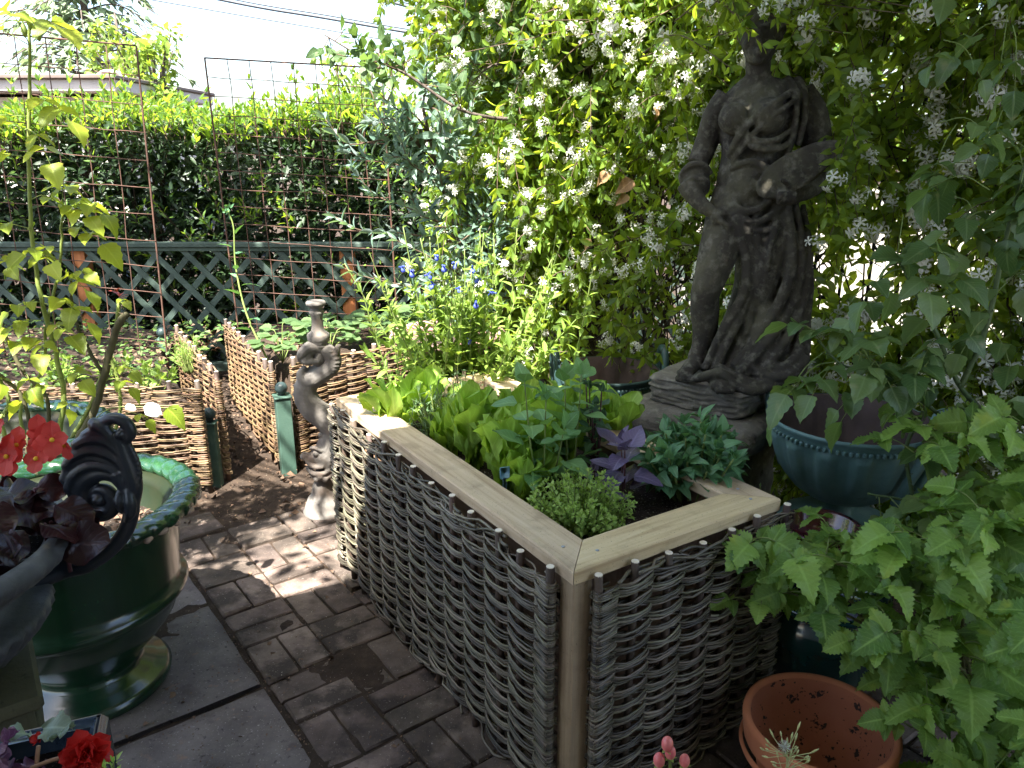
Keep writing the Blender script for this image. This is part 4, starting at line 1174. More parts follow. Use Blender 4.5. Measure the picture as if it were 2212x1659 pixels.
# beading down the outer side and small leaf on the stem
for q in range(11):
    f = q / 10; hb.ball(hp(-.772 + .012 * math.sin(f * 3) + .008, .985 - f * .10), .0085, 10, 7)
ht([(-.772, .895, -.012), (-.768, .87, -.018), (-.772, .845, -.018), (-.785, .825, -.014)], [.008, .012, .012, .005], 8, 16)
ht([(-.790, .890, -.012), (-.792, .868, -.018), (-.790, .845, -.016)], [.007, .010, .004], 8, 16)
o_ = hb.build('scroll_handle', M_iron, urn); fuse(o_, 0.0026, 2)
ped = thing('urn_pedestal', 'olive-brown carved stone pedestal under the dark urn, lower left', 'pedestal', (ux, uy, 0))
a = 0.62; AXU = np.array([[math.cos(a), math.sin(a), 0], [-math.sin(a), math.cos(a), 0], [0, 0, 1]])
M_ped = stone('olive_stone', [(0.3, (0.055, 0.052, 0.030)), (0.6, (0.10, 0.095, 0.055)), (0.8, (0.16, 0.15, 0.10))], 7, 0.9, 0.7, 90, spots=[(30, 0.62, 0.7, (0.03, 0.028, 0.02))], bdist=0.004)
mb = MB(); mb.box((ux, uy, .28), (.36, .36, .54), AXU, .012); mb.box((ux, uy, .545), (.40, .40, .03), AXU, .008); mb.box((ux, uy, .02), (.42, .42, .06), AXU, .01); mb.build('block', M_ped, ped, False)
for f in range(2):
    dirn = AXU[0] if f == 0 else -AXU[1]; sd = AXU[1] if f == 0 else AXU[0]
    mb = MB()
    for s in (-1, 1):
        c = np.array([ux, uy, .36]) + dirn * .181
        mb.tube(spline([c + sd * s * .02 + [0, 0, .10], c + sd * s * .09 + [0, 0, .08], c + sd * s * .11 + [0, 0, 0], c + sd * s * .06 + [0, 0, -.03], c + sd * s * .05 + [0, 0, .02]], 24), interp([.006, .012, .013, .010, .007], 24), 8)
        mb.tube(spline([c + sd * s * .02 + [0, 0, -.04], c + sd * s * .08 + [0, 0, -.10], c + sd * s * .03 + [0, 0, -.16]], 16), interp([.012, .013, .006], 16), 8)
    mb.build('relief', M_ped, ped)

# teal bowls with loop handles
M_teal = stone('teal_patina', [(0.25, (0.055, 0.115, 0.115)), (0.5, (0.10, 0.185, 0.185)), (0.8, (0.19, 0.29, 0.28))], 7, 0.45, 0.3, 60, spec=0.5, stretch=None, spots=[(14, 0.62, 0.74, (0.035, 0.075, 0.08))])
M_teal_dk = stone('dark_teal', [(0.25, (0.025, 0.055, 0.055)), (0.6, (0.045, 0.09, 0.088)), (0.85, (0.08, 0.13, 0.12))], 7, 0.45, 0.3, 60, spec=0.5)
M_bowl_in = stone('bowl_inside', [(0.3, (0.035, 0.024, 0.022)), (0.7, (0.075, 0.052, 0.048))], 9, 0.8, 0.3, 60)
def bowl(label, x, y, zr, r, mat, hang, foot, depth=.28):
    t = thing('handled_bowl', label, 'bowl', (x, y, 0), 'large teal bowls with loop handles')
    s = r
    def rib(a, k, rr, z):
        if 3 <= k <= 9:
            w = np.clip(np.cos(a * 14) * 1.8, -1, 1) * (1 if 4 <= k <= 8 else .4)
            rr = rr * (1 + .028 * w)
        return rr, z
    mb = MB(); prof = [(.30 * s, zr - depth), (.45 * s, zr - depth + .015), (.62 * s, zr - depth * .84), (.74 * s, zr - depth * .70), (.83 * s, zr - depth * .56), (.885 * s, zr - depth * .43), (.92 * s, zr - depth * .33), (.945 * s, zr - depth * .26), (.955 * s, zr - depth * .22), (.96 * s, zr - depth * .19), (.965 * s, zr - depth * .12), (.975 * s, zr - .022), (1.0 * s, zr - .014), (1.02 * s, zr - .006), (1.01 * s, zr + .002), (.985 * s, zr + .002)]
    mb.lathe(prof, (x, y, 0), 168, rib, False); mb.build('body', mat, t)
    mb = MB(); mb.lathe([(.985 * s, zr + .001), (.945 * s, zr - .012), (.90 * s, zr - .06), (.84 * s, zr - .12), (.70 * s, zr - .17), (.5 * s, zr - .20), (.02 * s, zr - .205)], (x, y, 0), 120,
                        lambda a, k, rr, z: (rr * (1 - (.02 * (1 + np.clip(np.cos(a * 14) * 1.8, -1, 1)) if 2 <= k <= 4 else 0)), z), False); mb.build('inside', M_bowl_in, t)
    nd = 84
    mb = MB()
    for q in range(nd):     # dentil band under the rim
        a = 2 * math.pi * q / nd; A = np.array([[math.cos(a), math.sin(a), 0], [-math.sin(a), math.cos(a), 0], [0, 0, 1]])
        mb.box((x + .978 * s * math.cos(a), y + .978 * s * math.sin(a), zr - .036), (.012, .011, .014), A, .003)
    mb.build('dentil_band', mat, t, False)
    for ha in hang:
        dx, dy = math.cos(ha), math.sin(ha)
        P = []
        for (o_, w, z) in ((.80, -.04, -.22), (.93, -.045, -.13), (1.06, -.045, -.04), (1.09, -.042, .04), (1.09, -.02, .085), (1.09, .02, .085), (1.09, .042, .04), (1.06, .045, -.04), (.93, .045, -.13), (.80, .04, -.22)):
            P.append((x + dx * s * o_ - dy * w, y + dy * s * o_ + dx * w, zr + z))
        mb = MB(); mb.tube(spline(P, 60), .016, 12); mb.build('handle', mat, t)
    if foot:
        mb = MB(); mb.lathe([(.24 * s, zr - depth + .01), (.18 * s, zr - depth - .02), (.20 * s, zr - depth - .05), (.55 * s, zr - depth - .075), (.72 * s, zr - depth - .085), (.76 * s, zr - depth - .10), (.74 * s, zr - depth - .125), (.5 * s, zr - depth - .13)] + ([(.45 * s, 0.0)] if zr < 2 else []), (x, y, 0), 60); mb.build('foot', mat, t)
    return t
bowl('blue-green ribbed bowl with loop handle, right of the statue base', 1.10, 2.36, .715, .255, M_teal, (-.95, 2.2), True)
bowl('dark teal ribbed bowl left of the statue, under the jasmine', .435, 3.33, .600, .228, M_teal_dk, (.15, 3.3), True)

# wide pink-brown cast urn behind the planter
M_pink = stone('pink_iron', [(0.25, (0.16, 0.085, 0.075)), (0.55, (0.27, 0.16, 0.14)), (0.8, (0.38, 0.26, 0.23))], 9, 0.55, 0.35, 80, spec=0.4)
px_, py_ = -.315, 3.66
pu = thing('cast_urn', 'wide pinkish-brown cast urn behind the far end of the planter', 'urn', (px_, py_, 0))
def egg(a, k, r, z):
    if 12 <= k <= 14: r = r * (1 + .012 * np.abs(np.cos(a * 20))); z = z + .006 * np.abs(np.cos(a * 20))
    return r, z
mb = MB(); mb.lathe([(.15, -.01), (.15, .06), (.09, .09), (.06, .14), (.055, .18), (.08, .20), (.06, .22), (.10, .26), (.135, .32), (.15, .42), (.155, .52), (.165, .60), (.20, .635), (.245, .648), (.275, .668), (.285, .682), (.275, .694), (.255, .690), (.20, .672), (.165, .66), (.15, .62), (.13, .60), (.02, .60)], (px_, py_, 0), 160, egg, True)
mb.build('urn_body', M_pink, pu)
for q in range(40):
    a = 2 * math.pi * q / 40; c, s_ = math.cos(a), math.sin(a); o1 = math.cos(a + .09), math.sin(a + .09)
    mb = MB(); mb.tube(spline([(px_ + .205 * c, py_ + .205 * s_, .682), (px_ + .24 * c, py_ + .24 * s_, .692), (px_ + .268 * o1[0], py_ + .268 * o1[1], .694), (px_ + .282 * o1[0], py_ + .282 * o1[1], .684)], 8), [.003, .007, .009, .0095, .0095, .008, .007, .004], 6); mb.build('leaf_moulding', M_pink, pu)
mb = MB(); mb.lathe([(.162, .655), (.08, .662), (.01, .664)], (px_, py_, 0), 30); mb.build('urn_soil', M_pot_soil, pu)

# terracotta
M_terra = stone('terracotta', [(0.25, (0.34, 0.115, 0.055)), (0.55, (0.42, 0.155, 0.075)), (0.85, (0.50, 0.21, 0.115))], 4, 0.8, 0.25, 140, spots=[(8, 0.64, 0.8, (0.30, 0.15, 0.10))], bdist=0.002)
M_terra_in = stone('terracotta_inside', [(0.25, (0.30, 0.10, 0.05)), (0.85, (0.40, 0.155, 0.085))], 4, 0.85, 0.3, 140, spots=[(26, 0.61, 0.635, (0.03, 0.02, 0.016)), (70, 0.64, 0.66, (0.05, 0.03, 0.02))])
tx, ty = .735, 1.52
tc_ = thing('terracotta_pot', 'empty terracotta pot with dirt specks inside, bottom right', 'pot', (tx, ty, 0))
mb = MB(); mb.lathe([(.105, .0), (.112, .005), (.148, .165), (.150, .172), (.168, .180), (.172, .190), (.178, .238), (.176, .248), (.170, .252), (.163, .250), (.159, .242)], (tx, ty, 0), 80, None, False); mb.build('wall', M_terra, tc_)
mb = MB(); mb.lathe([(.1595, .243), (.154, .19), (.147, .17), (.115, .03), (.10, .022), (.01, .022)], (tx, ty, 0), 80, None, False); mb.build('inside', M_terra_in, tc_)
tp = leaf_tpl(2, 1, 'round', 0.5, 0.5, 0.8); k = 150; a = NR.uniform(0, 6.28, k); h = NR.uniform(0, 1, k)
rr_ = .112 + .034 * h
mb = MB(); mb.lathe([(.1725, .150), (.1765, .156), (.1805, .166), (.1775, .172), (.1725, .172)], (tx, ty, 0), 80, None, False); mb.build('second_rim', M_terra, tc_)
Mclod = stone('dirt_crumbs', [(0.4, (0.02, 0.014, 0.011)), (0.6, (0.05, 0.035, 0.025))], 50, 0.95, 0, 1)
P = np.stack([tx + rr_ * np.cos(a), ty + rr_ * np.sin(a), .035 + .135 * h], 1)
q = NR.uniform(0, 1, k) < .4; P[q] = np.stack([tx + .1 * NR.uniform(-.8, .8, q.sum()), ty + .1 * NR.uniform(-.8, .8, q.sum()), np.full(q.sum(), .026)], 1)
o = batch('dirt', tp, P, rvec(k), rvec(k), NR.uniform(.002, .011, k), Mclod, tc_); o['kind'] = 'stuff'

M_maroon = stone('maroon_glaze', [(0.3, (0.045, 0.008, 0.014)), (0.7, (0.09, 0.016, 0.025))], 7, 0.15, 0, 1, spec=0.7, coat=0.6)
M_dgreen = stone('deep_green_glaze', [(0.3, (0.006, 0.035, 0.032)), (0.7, (0.014, 0.06, 0.055))], 7, 0.15, 0, 1, spec=0.7, coat=0.6)
def small_pot(label, x, y, z0, sc, mat):
    t = thing('glazed_planter', label, 'pot', (x, y, z0))
    mb = MB(); mb.lathe([(.085 * sc, 0), (.09 * sc, .004), (.12 * sc, .08 * sc), (.135 * sc, .16 * sc), (.130 * sc, .20 * sc), (.118 * sc, .215 * sc), (.120 * sc, .222 * sc), (.138 * sc, .228 * sc), (.142 * sc, .236 * sc), (.138 * sc, .243 * sc), (.118 * sc, .240 * sc), (.115 * sc, .20 * sc)], (x, y, z0), 60); mb.build('pot_wall', mat, t)
    return t
small_pot('dark green glazed pot standing behind the right corner of the planter', .905, 1.98, 0, 1.35, M_dgreen)
small_pot('maroon glazed pot stacked on the dark green glazed pot', .885, 1.98, .33, .8, M_maroon)

# blue-grey square glazed pot, bottom left corner
M_blueglaze = stone('slate_glaze', [(0.3, (0.035, 0.055, 0.085)), (0.7, (0.10, 0.13, 0.17))], 12, 0.15, 0.1, 50, spec=0.7, coat=0.6)
bp = thing('square_pot', 'slate-blue square glazed pot under the red double begonia', 'pot', (-.70, .76, .50))
a = .35; AXQ = np.array([[math.cos(a), math.sin(a), 0], [-math.sin(a), math.cos(a), 0], [0, 0, 1]])
for (dx, dy, sx, sy) in ((.165, 0, .022, .35), (-.165, 0, .022, .35), (0, .165, .35, .022), (0, -.165, .35, .022)):
    c = np.array([-.70, .72, .62]) + AXQ[0] * dx + AXQ[1] * dy
    mb = MB(); mb.box(c, (sx, sy, .28), AXQ, .008); mb.build('side', M_blueglaze, bp)
mb = MB(); mb.box((-.70, .72, .715), (.325, .325, .02), AXQ, .002); mb.build('pot_soil', M_pot_soil, bp)
# ================================================================ PLANT TOOLS
class Pl:
    def __init__(s, name, label, cat, loc, group=None):
        s.root = thing(name, label, cat, loc, group); s.st = MB(); s.P = []; s.D = []; s.N = []; s.S = []
    def stem(s, pts, r0, r1, n=16, sides=6, mb=None):
        P = spline(pts, n); (mb or s.st).tube(P, np.linspace(r0, r1, n), sides); return P
    def leaf(s, p, d, n, size): s.P.append(p); s.D.append(d); s.N.append(n); s.S.append(size)
    def along(s, P, size, step, t0=0.1, t1=1.0, opp=True, ang=1.0, rnd=0.2, up=0.6, tip=True, stalk=0.0, taper=0.3):
        """leaves on a stem path"""
        seg = np.linalg.norm(np.diff(P, axis=0), axis=1); cum = np.concatenate([[0], np.cumsum(seg)]); L = cum[-1]
        x = L * t0; k = 0; T = np.gradient(P, axis=0)
        ph = R.random() * 6.28
        while x < L * t1:
            i = min(np.searchsorted(cum, x), len(P) - 1); t = nrm(T[i])
            u = nrm(np.cross(t, [0.1, 0.2, 1.0] if abs(t[2]) < 0.9 else [1.0, 0.3, 0])); w = np.cross(t, u)
            az = ph + k * (1.571 if opp else 2.4)
            for q in ((0, math.pi) if opp else (0,)):
                o = u * math.cos(az + q) + w * math.sin(az + q)
                a = ang * (1 - 0.35 * x / L) + NR.normal(0, rnd)
                d = nrm(t * math.cos(a) + o * math.sin(a) + NR.normal(0, rnd * .5, 3) + np.array([0, 0, -0.1]))
                nn = nrm(t * math.sin(a) - o * math.cos(a) + np.array([0, 0, up]) + NR.normal(0, rnd, 3))
                s.leaf(P[i] + o * 0.003 + d * stalk * size, d, nn, size * NR.uniform(.7, 1.15) * (1 - taper * x / L))
            x += step * NR.uniform(.8, 1.2); k += 1
        if tip:
            t = nrm(T[-1])
            for q in range(2): s.leaf(P[-1], nrm(t + NR.normal(0, .25, 3)), nrm(NR.normal(0, 1, 3) + [0, 0, up]), size * .6)
    def finish(s, tpls, lmat, smat, nobj=300, part='leaf', stname='stems'):
        if s.st.n: s.st.build(stname, smat, s.root)['kind'] = 'stuff'
        if s.P: foliage(s.root, tpls, lmat, np.array(s.P), np.array(s.D), np.array(s.N), np.array(s.S), part, nobj)
        return s.root

def multi(rows, cols, shape, w, k=3, **kw):
    return [leaf_tpl(rows, cols, shape, w, kw.get('fold', .25) * f, kw.get('curl', .3) * g, kw.get('serr', 0), kw.get('wave', 0), i, kw.get('quilt', 0)) for i, (f, g) in enumerate([(1, 1), (1.5, .3), (.6, 1.8), (1.2, 1.3)][:k])]

M_twig = stone('twig', [(0.3, (0.07, 0.045, 0.03)), (0.7, (0.15, 0.10, 0.07))], 20, 0.8, 0.2, 90)
M_twig_dk = stone('dark_twig', [(0.3, (0.028, 0.018, 0.013)), (0.7, (0.07, 0.045, 0.03))], 20, 0.8, 0.2, 90)
M_gstem = stone('green_stem', [(0.3, (0.12, 0.17, 0.045)), (0.7, (0.22, 0.27, 0.08))], 20, 0.5, 0.1, 90)
M_bark = stone('bark', [(0.3, (0.06, 0.045, 0.035)), (0.6, (0.12, 0.095, 0.08)), (0.8, (0.2, 0.17, 0.15))], 14, 0.9, 0.9, 60, bdist=0.01)

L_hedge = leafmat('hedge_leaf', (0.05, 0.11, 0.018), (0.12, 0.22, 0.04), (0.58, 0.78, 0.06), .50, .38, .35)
L_hedge_shade = leafmat('old_shaded_hedge_leaf', (0.007, 0.018, 0.006), (0.022, 0.048, 0.013), (0.07, 0.14, 0.02), .15, .4, .3)  # face and inner leaves: hedge shade put into a near-black green
L_jas = leafmat('jasmine_leaf', (0.022, 0.062, 0.014), (0.17, 0.27, 0.040), (0.70, 0.85, 0.06), .50, .32, .4)
L_feij = leafmat('grey_leaf', (0.07, 0.13, 0.09), (0.17, 0.25, 0.20), (0.30, 0.46, 0.15), .30, .36, .35, under=(0.24, 0.30, 0.28))
L_apple = leafmat('apple_leaf', (0.045, 0.09, 0.03), (0.10, 0.16, 0.06), (0.26, 0.42, 0.08), .35, .5, .4)
L_salvia = leafmat('salvia_leaf', (0.12, 0.21, 0.035), (0.26, 0.38, 0.07), (0.45, 0.6, 0.08), .4, .55, .5)
L_let = leafmat('lettuce_leaf', (0.20, 0.36, 0.05), (0.36, 0.54, 0.10), (0.6, 0.78, 0.08), .48, .45, .75, veinscale=8)
L_basil = leafmat('basil_leaf', (0.11, 0.25, 0.09), (0.22, 0.39, 0.16), (0.30, 0.5, 0.08), .35, .35, .55, veinscale=7)
L_purple = leafmat('purple_basil_leaf', (0.07, 0.052, 0.10), (0.17, 0.135, 0.23), (0.12, 0.05, 0.12), .15, .3, .4, veinscale=7)
L_thyme = leafmat('marjoram_leaf', (0.26, 0.41, 0.08), (0.45, 0.60, 0.17), (0.4, 0.55, 0.08), .4, .5, .3)
L_pep = leafmat('dahlia_leaf', (0.055, 0.15, 0.07), (0.14, 0.28, 0.13), (0.2, 0.4, 0.06), .28, .35, .45)
L_tarr = leafmat('tarragon_leaf', (0.08, 0.15, 0.06), (0.14, 0.22, 0.10), (0.3, 0.4, 0.12), .35, .5, .2)
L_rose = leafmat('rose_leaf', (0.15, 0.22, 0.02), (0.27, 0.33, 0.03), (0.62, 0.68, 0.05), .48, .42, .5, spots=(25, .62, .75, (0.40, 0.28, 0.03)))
L_rose2 = leafmat('blotched_rose_leaf', (0.055, 0.115, 0.035), (0.15, 0.215, 0.075), (0.3, 0.45, 0.08), .32, .32, .45, spots=(22, .60, .72, (0.22, 0.24, 0.10)))  # duller green with pale blotches for the right-hand rose
L_rasp = leafmat('raspberry_leaf', (0.075, 0.17, 0.035), (0.25, 0.39, 0.08), (0.40, 0.62, 0.06), .4, .42, .5, spots=(13, .60, .74, (0.34, 0.42, 0.06)), under=(0.22, 0.32, 0.15), veinscale=9)
L_beg = leafmat('begonia_leaf', (0.012, 0.004, 0.005), (0.034, 0.010, 0.012), (0.08, 0.012, 0.012), .10, .28, .15, spec=.35)
M_white = leafmat('white_petal', (0.74, 0.74, 0.66), (0.86, 0.86, 0.80), (0.8, 0.8, 0.7), .35, .5, .1)
M_red = leafmat('red_petal', (0.52, 0.015, 0.012), (0.70, 0.035, 0.03), (0.8, 0.05, 0.04), .4, .45, .15)
M_coral = leafmat('coral_petal', (0.62, 0.05, 0.04), (0.75, 0.11, 0.09), (0.9, 0.12, 0.1), .45, .45, .15)
M_blue = leafmat('blue_petal', (0.06, 0.09, 0.55), (0.15, 0.2, 0.75), (0.15, 0.2, 0.8), .35, .5, .1)
M_yellow = stone('yellow_stamen', [(0.3, (0.7, 0.35, 0.02)), (0.7, (0.8, 0.5, 0.05))], 30, 0.7, 0, 1)

# ================================================================ CLIPPED HEDGE
def hedge():
    p = Pl('hedge', 'tall clipped evergreen hedge behind the lattice fence, its top shoots sunlit', 'hedge', (-1.8, 5.8, 0))
    core = Pl.__new__(Pl); core.P = []; 
    # old growth on the face, its shade put into the leaf colour
    n = 15000
    x = NR.uniform(-4.6, 1.0, n); dep = np.abs(NR.normal(0, .16, n)); z = NR.uniform(0.0, 1.72, n)
    y = 5.42 + dep + .05 * np.sin(x * 5) + .05 * np.sin(z * 7 + x * 3)
    D = np.stack([NR.normal(0, .8, n), -np.abs(NR.normal(.5, .4, n)), NR.normal(.1, .6, n)], 1)
    Nn = np.stack([NR.normal(0, .5, n), NR.normal(-.5, .5, n), NR.normal(.8, .4, n)], 1)
    tp = multi(3, 1, 'lance', .17, 3)
    o = batch('old_growth', tp[0], np.stack([x, y, z], 1), D, Nn, NR.uniform(.05, .10, n), L_hedge_shade, p.root); o['kind'] = 'stuff'
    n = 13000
    o = batch('inner_growth', tp[2], np.stack([NR.uniform(-4.6, 1.0, n), NR.uniform(5.6, 6.3, n), NR.uniform(0, 1.7, n)], 1), rvec(n), rvec(n), NR.uniform(.10, .17, n), L_hedge_shade, p.root); o['kind'] = 'stuff'
    tw = MB()
    for _ in range(260):
        x = NR.uniform(-4.4, .9); z = NR.uniform(.1, 1.5); a = NR.normal(0, .5)
        tw.tube(spline([(x, 5.75, z), (x + a * .1, 5.6, z + .12), (x + a * .25, 5.48, z + .3)], 6), .004, 4)
    for _ in range(24):
        x = NR.uniform(-4.4, .9); tw.tube(spline([(x, 5.8, 0), (x + NR.normal(0, .05), 5.75, .8), (x + NR.normal(0, .1), 5.8, 1.6)], 6), [.03, .028, .025, .02, .018, .012], 6)
    tw.build('trunks', M_twig_dk, p.root)
    # bright young shoots on top and a few out of the face
    for _ in range(1250):
        x = NR.uniform(-4.6, 1.1); y = NR.uniform(5.36, 6.15); h = NR.uniform(.10, .24) + (.22 if NR.random() < .035 else 0)
        b = np.array([x, y, 1.62 + .04 * math.sin(x * 4) + NR.uniform(-.05, .05)])
        P = spline([b, b + [NR.normal(0, .02), NR.normal(0, .02), h * .5], b + [NR.normal(0, .05), NR.normal(0, .05), h]], 7)
        p.st.tube(P, np.linspace(.003, .0015, 7), 4); p.along(P, .085, .020, .15, 1, False, .65, .2, .5, True, 0, .35)
    for _ in range(170):
        x = NR.uniform(-4.4, 1.0); z = NR.uniform(.15, 1.5) ; b = np.array([x, 5.42, z]); L = NR.uniform(.06, .14)
        P = spline([b, b + [NR.normal(0, .02), -L * .6, L * .5], b + [NR.normal(0, .05), -L * .8, L * 1.3]], 6)
        p.st.tube(P, .002, 4); p.along(P, .07, .022, .1, 1, False, .8, .25, .6)
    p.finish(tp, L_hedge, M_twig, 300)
hedge()

# ================================================================ STAR JASMINE
JL = np.array([(-.25, 4.75), (.02, 4.2), (.40, 3.95), (.78, 3.68), (1.15, 3.42), (1.6, 3.0), (2.0, 2.55), (2.35, 2.05), (2.6, 1.6)])
JX = spline(np.hstack([JL, np.zeros((len(JL), 1))]), 200)[:, :2]
seg = np.concatenate([[0], np.cumsum(np.linalg.norm(np.diff(JX, axis=0), axis=1))]); JTOT = seg[-1]
def jpos(s):
    x = np.interp(s, seg, JX[:, 0]); y = np.interp(s, seg, JX[:, 1])
    i = min(max(np.searchsorted(seg, s), 1), 199); t = nrm(JX[i] - JX[i - 1]); n = np.array([t[1], -t[0]])
    if n[1] > 0: n = -n
    return np.array([x, y]), t, n
def flower_tpl(seed):
    """a loose cluster of five-petalled pinwheels on short stalks; unit about 1 = cluster width"""
    rr = np.random.default_rng(seed); V = []; Q = []; T = []; uv = []
    nf = int(rr.integers(5, 9))
    for f in range(nf):
        d = nrm(rr.normal(0, 1, 3) + [0, .9, .3]); c = d * rr.uniform(.30, .55)
        a = nrm(np.cross(d, [.3, .1, 1])); b = np.cross(d, a)
        # tube
        k = len(V); w = .012
        for (p, s_) in ((c * .1, w), (c, w * 1.6)):
            for q in range(3): V.append(p + (a * math.cos(q * 2.09) + b * math.sin(q * 2.09)) * s_); uv.append((.9, .2))
        for q in range(3): Q.append((k + q, k + (q + 1) % 3, k + 3 + (q + 1) % 3, k + 3 + q))
        ph = rr.uniform(0, 6.28)
        for q in range(5):
            an = ph + q * 1.2566; r = a * math.cos(an) + b * math.sin(an); t_ = -a * math.sin(an) + b * math.cos(an)
            k = len(V); Lp = .25
            V += [c, c + r * Lp * .45 - t_ * .035 + d * .02, c + r * Lp * .55 + t_ * .05 + d * .035, c + r * Lp - t_ * .02 + d * .0, c + r * Lp * .95 + t_ * .095 - d * .01]
            uv += [(.9, .1), (.8, .3), (.8, .5), (.9, .8), (.9, .9)]
            Q.append((k + 1, k + 3, k + 4, k + 2)); T.append((k, k + 1, k + 2))
    return np.array(V), np.array(Q), np.array(T), np.array(uv)

def jasmine():
    p = Pl('star_jasmine', 'dense wall of star jasmine climbing the railings behind the statue, white flowers', 'climbing plant', (.9, 3.6, 0))
    F = []
    tang = MB()
    def density(s, z):
        # thin patches low on the right where daylight shows through
        x = jpos(s)[0][0]
        if .15 < x < .75 and z < .72: return .18
        if .48 < x < .95 and z < 1.5: return .30
        if 1.2 < x < 1.8 and .85 < z < 1.35: return .5
        if x > 2.0 and .9 < z < 1.5: return .75
        return 1.0
    cnt = 0
    while cnt < 4000:
        s = NR.uniform(0, JTOT); z = NR.uniform(.12, 2.75)
        if s < .75 and z < .75: continue
        if NR.random() > density(s, z): continue
        cnt += 1
        c, t, n = jpos(s)
        dep = abs(NR.normal(0, .13)) - .02
        bulge = .06 * math.sin(s * 5 + z * 3) + .05 * math.sin(z * 6 - s * 2) + (.16 if z > 1.9 else 0) * (z - 1.9)
        q = c + n * (.10 + bulge - dep * 1.2)
        b = np.array([q[0], q[1], z]); out = np.array([n[0], n[1], 0]); tt = np.array([t[0], t[1], 0])
        L = NR.uniform(.10, .30); sw = NR.normal(0, .6)
        P = spline([b - out * .05, b + out * L * .25 + tt * sw * L * .3 + [0, 0, L * .15], b + out * L * .55 + tt * sw * L * .7 - [0, 0, L * .05], b + out * L * .7 + tt * sw * L + [0, 0, -L * .45]], 9)
        p.st.tube(P, np.linspace(.0022, .0012, 9), 4)
        p.along(P, .082, .034, .1, 1, True, 1.05, .28, .85)
        prob = .36 if s < 2.0 else .20
        if dep < .08 and NR.random() < prob * 1.5:
            for _ in range(1 + (NR.random() < .4)):
                F.append((P[-3] + out * .03 + NR.normal(0, .02, 3), nrm(out + NR.normal(0, .4, 3)), NR.normal(0, 1, 3), NR.uniform(.052, .078) if s < 2.3 else NR.uniform(.075, .11)))
    # long escaping shoots over the statue's head and the right side
    for _ in range(110):
        s = NR.uniform(.5, 2.2); c, t, n = jpos(s); b = np.array([c[0] + n[0] * .12, c[1] + n[1] * .12, NR.uniform(.8, 2.5)]); out = np.array([n[0], n[1], 0]); tt = np.array([t[0], t[1], 0])
        L = NR.uniform(.2, .5); sw = NR.normal(0, .35)
        P = spline([b, b + out * L * .35 + tt * sw * .3 + [0, 0, L * .35], b + out * L * .7 + tt * sw * .7 + [0, 0, L * .3], b + out * L * .9 + tt * sw - [0, 0, L * .2]], 14)
        p.st.tube(P, np.linspace(.0026, .0012, 14), 5); p.along(P, .088, .042, .15, 1, True, 1.0, .28, .8)
        for _q in range(2 if s < 2.0 else 1):
            if NR.random() < .75: F.append((P[int(NR.uniform(6, 13))] + out * .035, nrm(out + NR.normal(0, .4, 3)), NR.normal(0, 1, 3), NR.uniform(.052, .078)))
    for _ in range(60):
        s = NR.uniform(1.1, 2.4); c, t, n = jpos(s); b = np.array([c[0] + n[0] * .1, c[1] + n[1] * .1, NR.uniform(1.95, 2.5)]); out = np.array([n[0], n[1], 0]); tt = np.array([t[0], t[1], 0])
        L = NR.uniform(.3, .75)
        P = spline([b, b + out * L * .4 + [0, 0, .08], b + out * L * .8 + tt * NR.normal(0, .15), b + out * L + tt * NR.normal(0, .3) + [0, 0, -.18 * NR.random()]], 14)
        p.st.tube(P, np.linspace(.003, .0012, 14), 5); p.along(P, .06, .05, .1, 1, True, 1.0, .3, .6)
        if NR.random() < .6: F.append((P[-2], nrm(out + NR.normal(0, .4, 3)), NR.normal(0, 1, 3), NR.uniform(.08, .115)))
    # sprays hanging in front of the statue's head and shoulder
    for (x0, y0, z0, x1, y1, z1) in ((.55, 3.1, 2.12, .80, 2.62, 1.97), (.60, 3.1, 2.0, .78, 2.60, 1.86), (1.15, 3.0, 2.05, .86, 2.58, 1.88), (1.2, 3.0, 1.95, .90, 2.58, 1.82), (.95, 3.1, 2.25, .84, 2.60, 2.02), (1.25, 3.0, 1.62, 1.02, 2.52, 1.46), (1.3, 3.0, 1.45, 1.04, 2.55, 1.28), (.62, 3.1, 2.15, .72, 2.64, 1.92), (1.1, 3.0, 2.2, .92, 2.6, 1.96), (.5, 3.2, 1.9, .70, 2.66, 1.80)):
        P = spline([(x0, y0, z0), ((x0 * .6 + x1 * .4), (y0 + y1) / 2, max(z0, z1) + .03), (x1, y1, z1)], 16)
        p.st.tube(P, np.linspace(.0028, .0012, 16), 5); p.along(P, .068, .038, .25, 1, True, 1.0, .3, .6)
        if int(x0 * 100) % 2: F.append((P[-1], nrm(np.array([NR.normal(0, .3), -1, -.2])), NR.normal(0, 1, 3), NR.uniform(.070, .085)))
    for _ in range(20):
        rt = NR.random() < .6
        x1, y1, z1 = (NR.uniform(.98, 1.14), 2.52, NR.uniform(1.2, 1.8)) if rt else (NR.uniform(.66, 1.05), 2.56, NR.uniform(1.86, 2.12))
        P = spline([(x1 + (.25 if rt else NR.normal(0, .25)), 3.1, z1 + .12), (x1 + .08 * rt, 2.8, z1 + .09), (x1, y1 + NR.uniform(0, .1), z1)], 14)
        p.st.tube(P, np.linspace(.0026, .0012, 14), 5); p.along(P, .078, .036, .3, 1, True, 1.0, .3, .6)
        if NR.random() < .3: F.append((P[-1], nrm(np.array([NR.normal(0, .3), -1, -.2])), NR.normal(0, 1, 3), NR.uniform(.065, .085)))
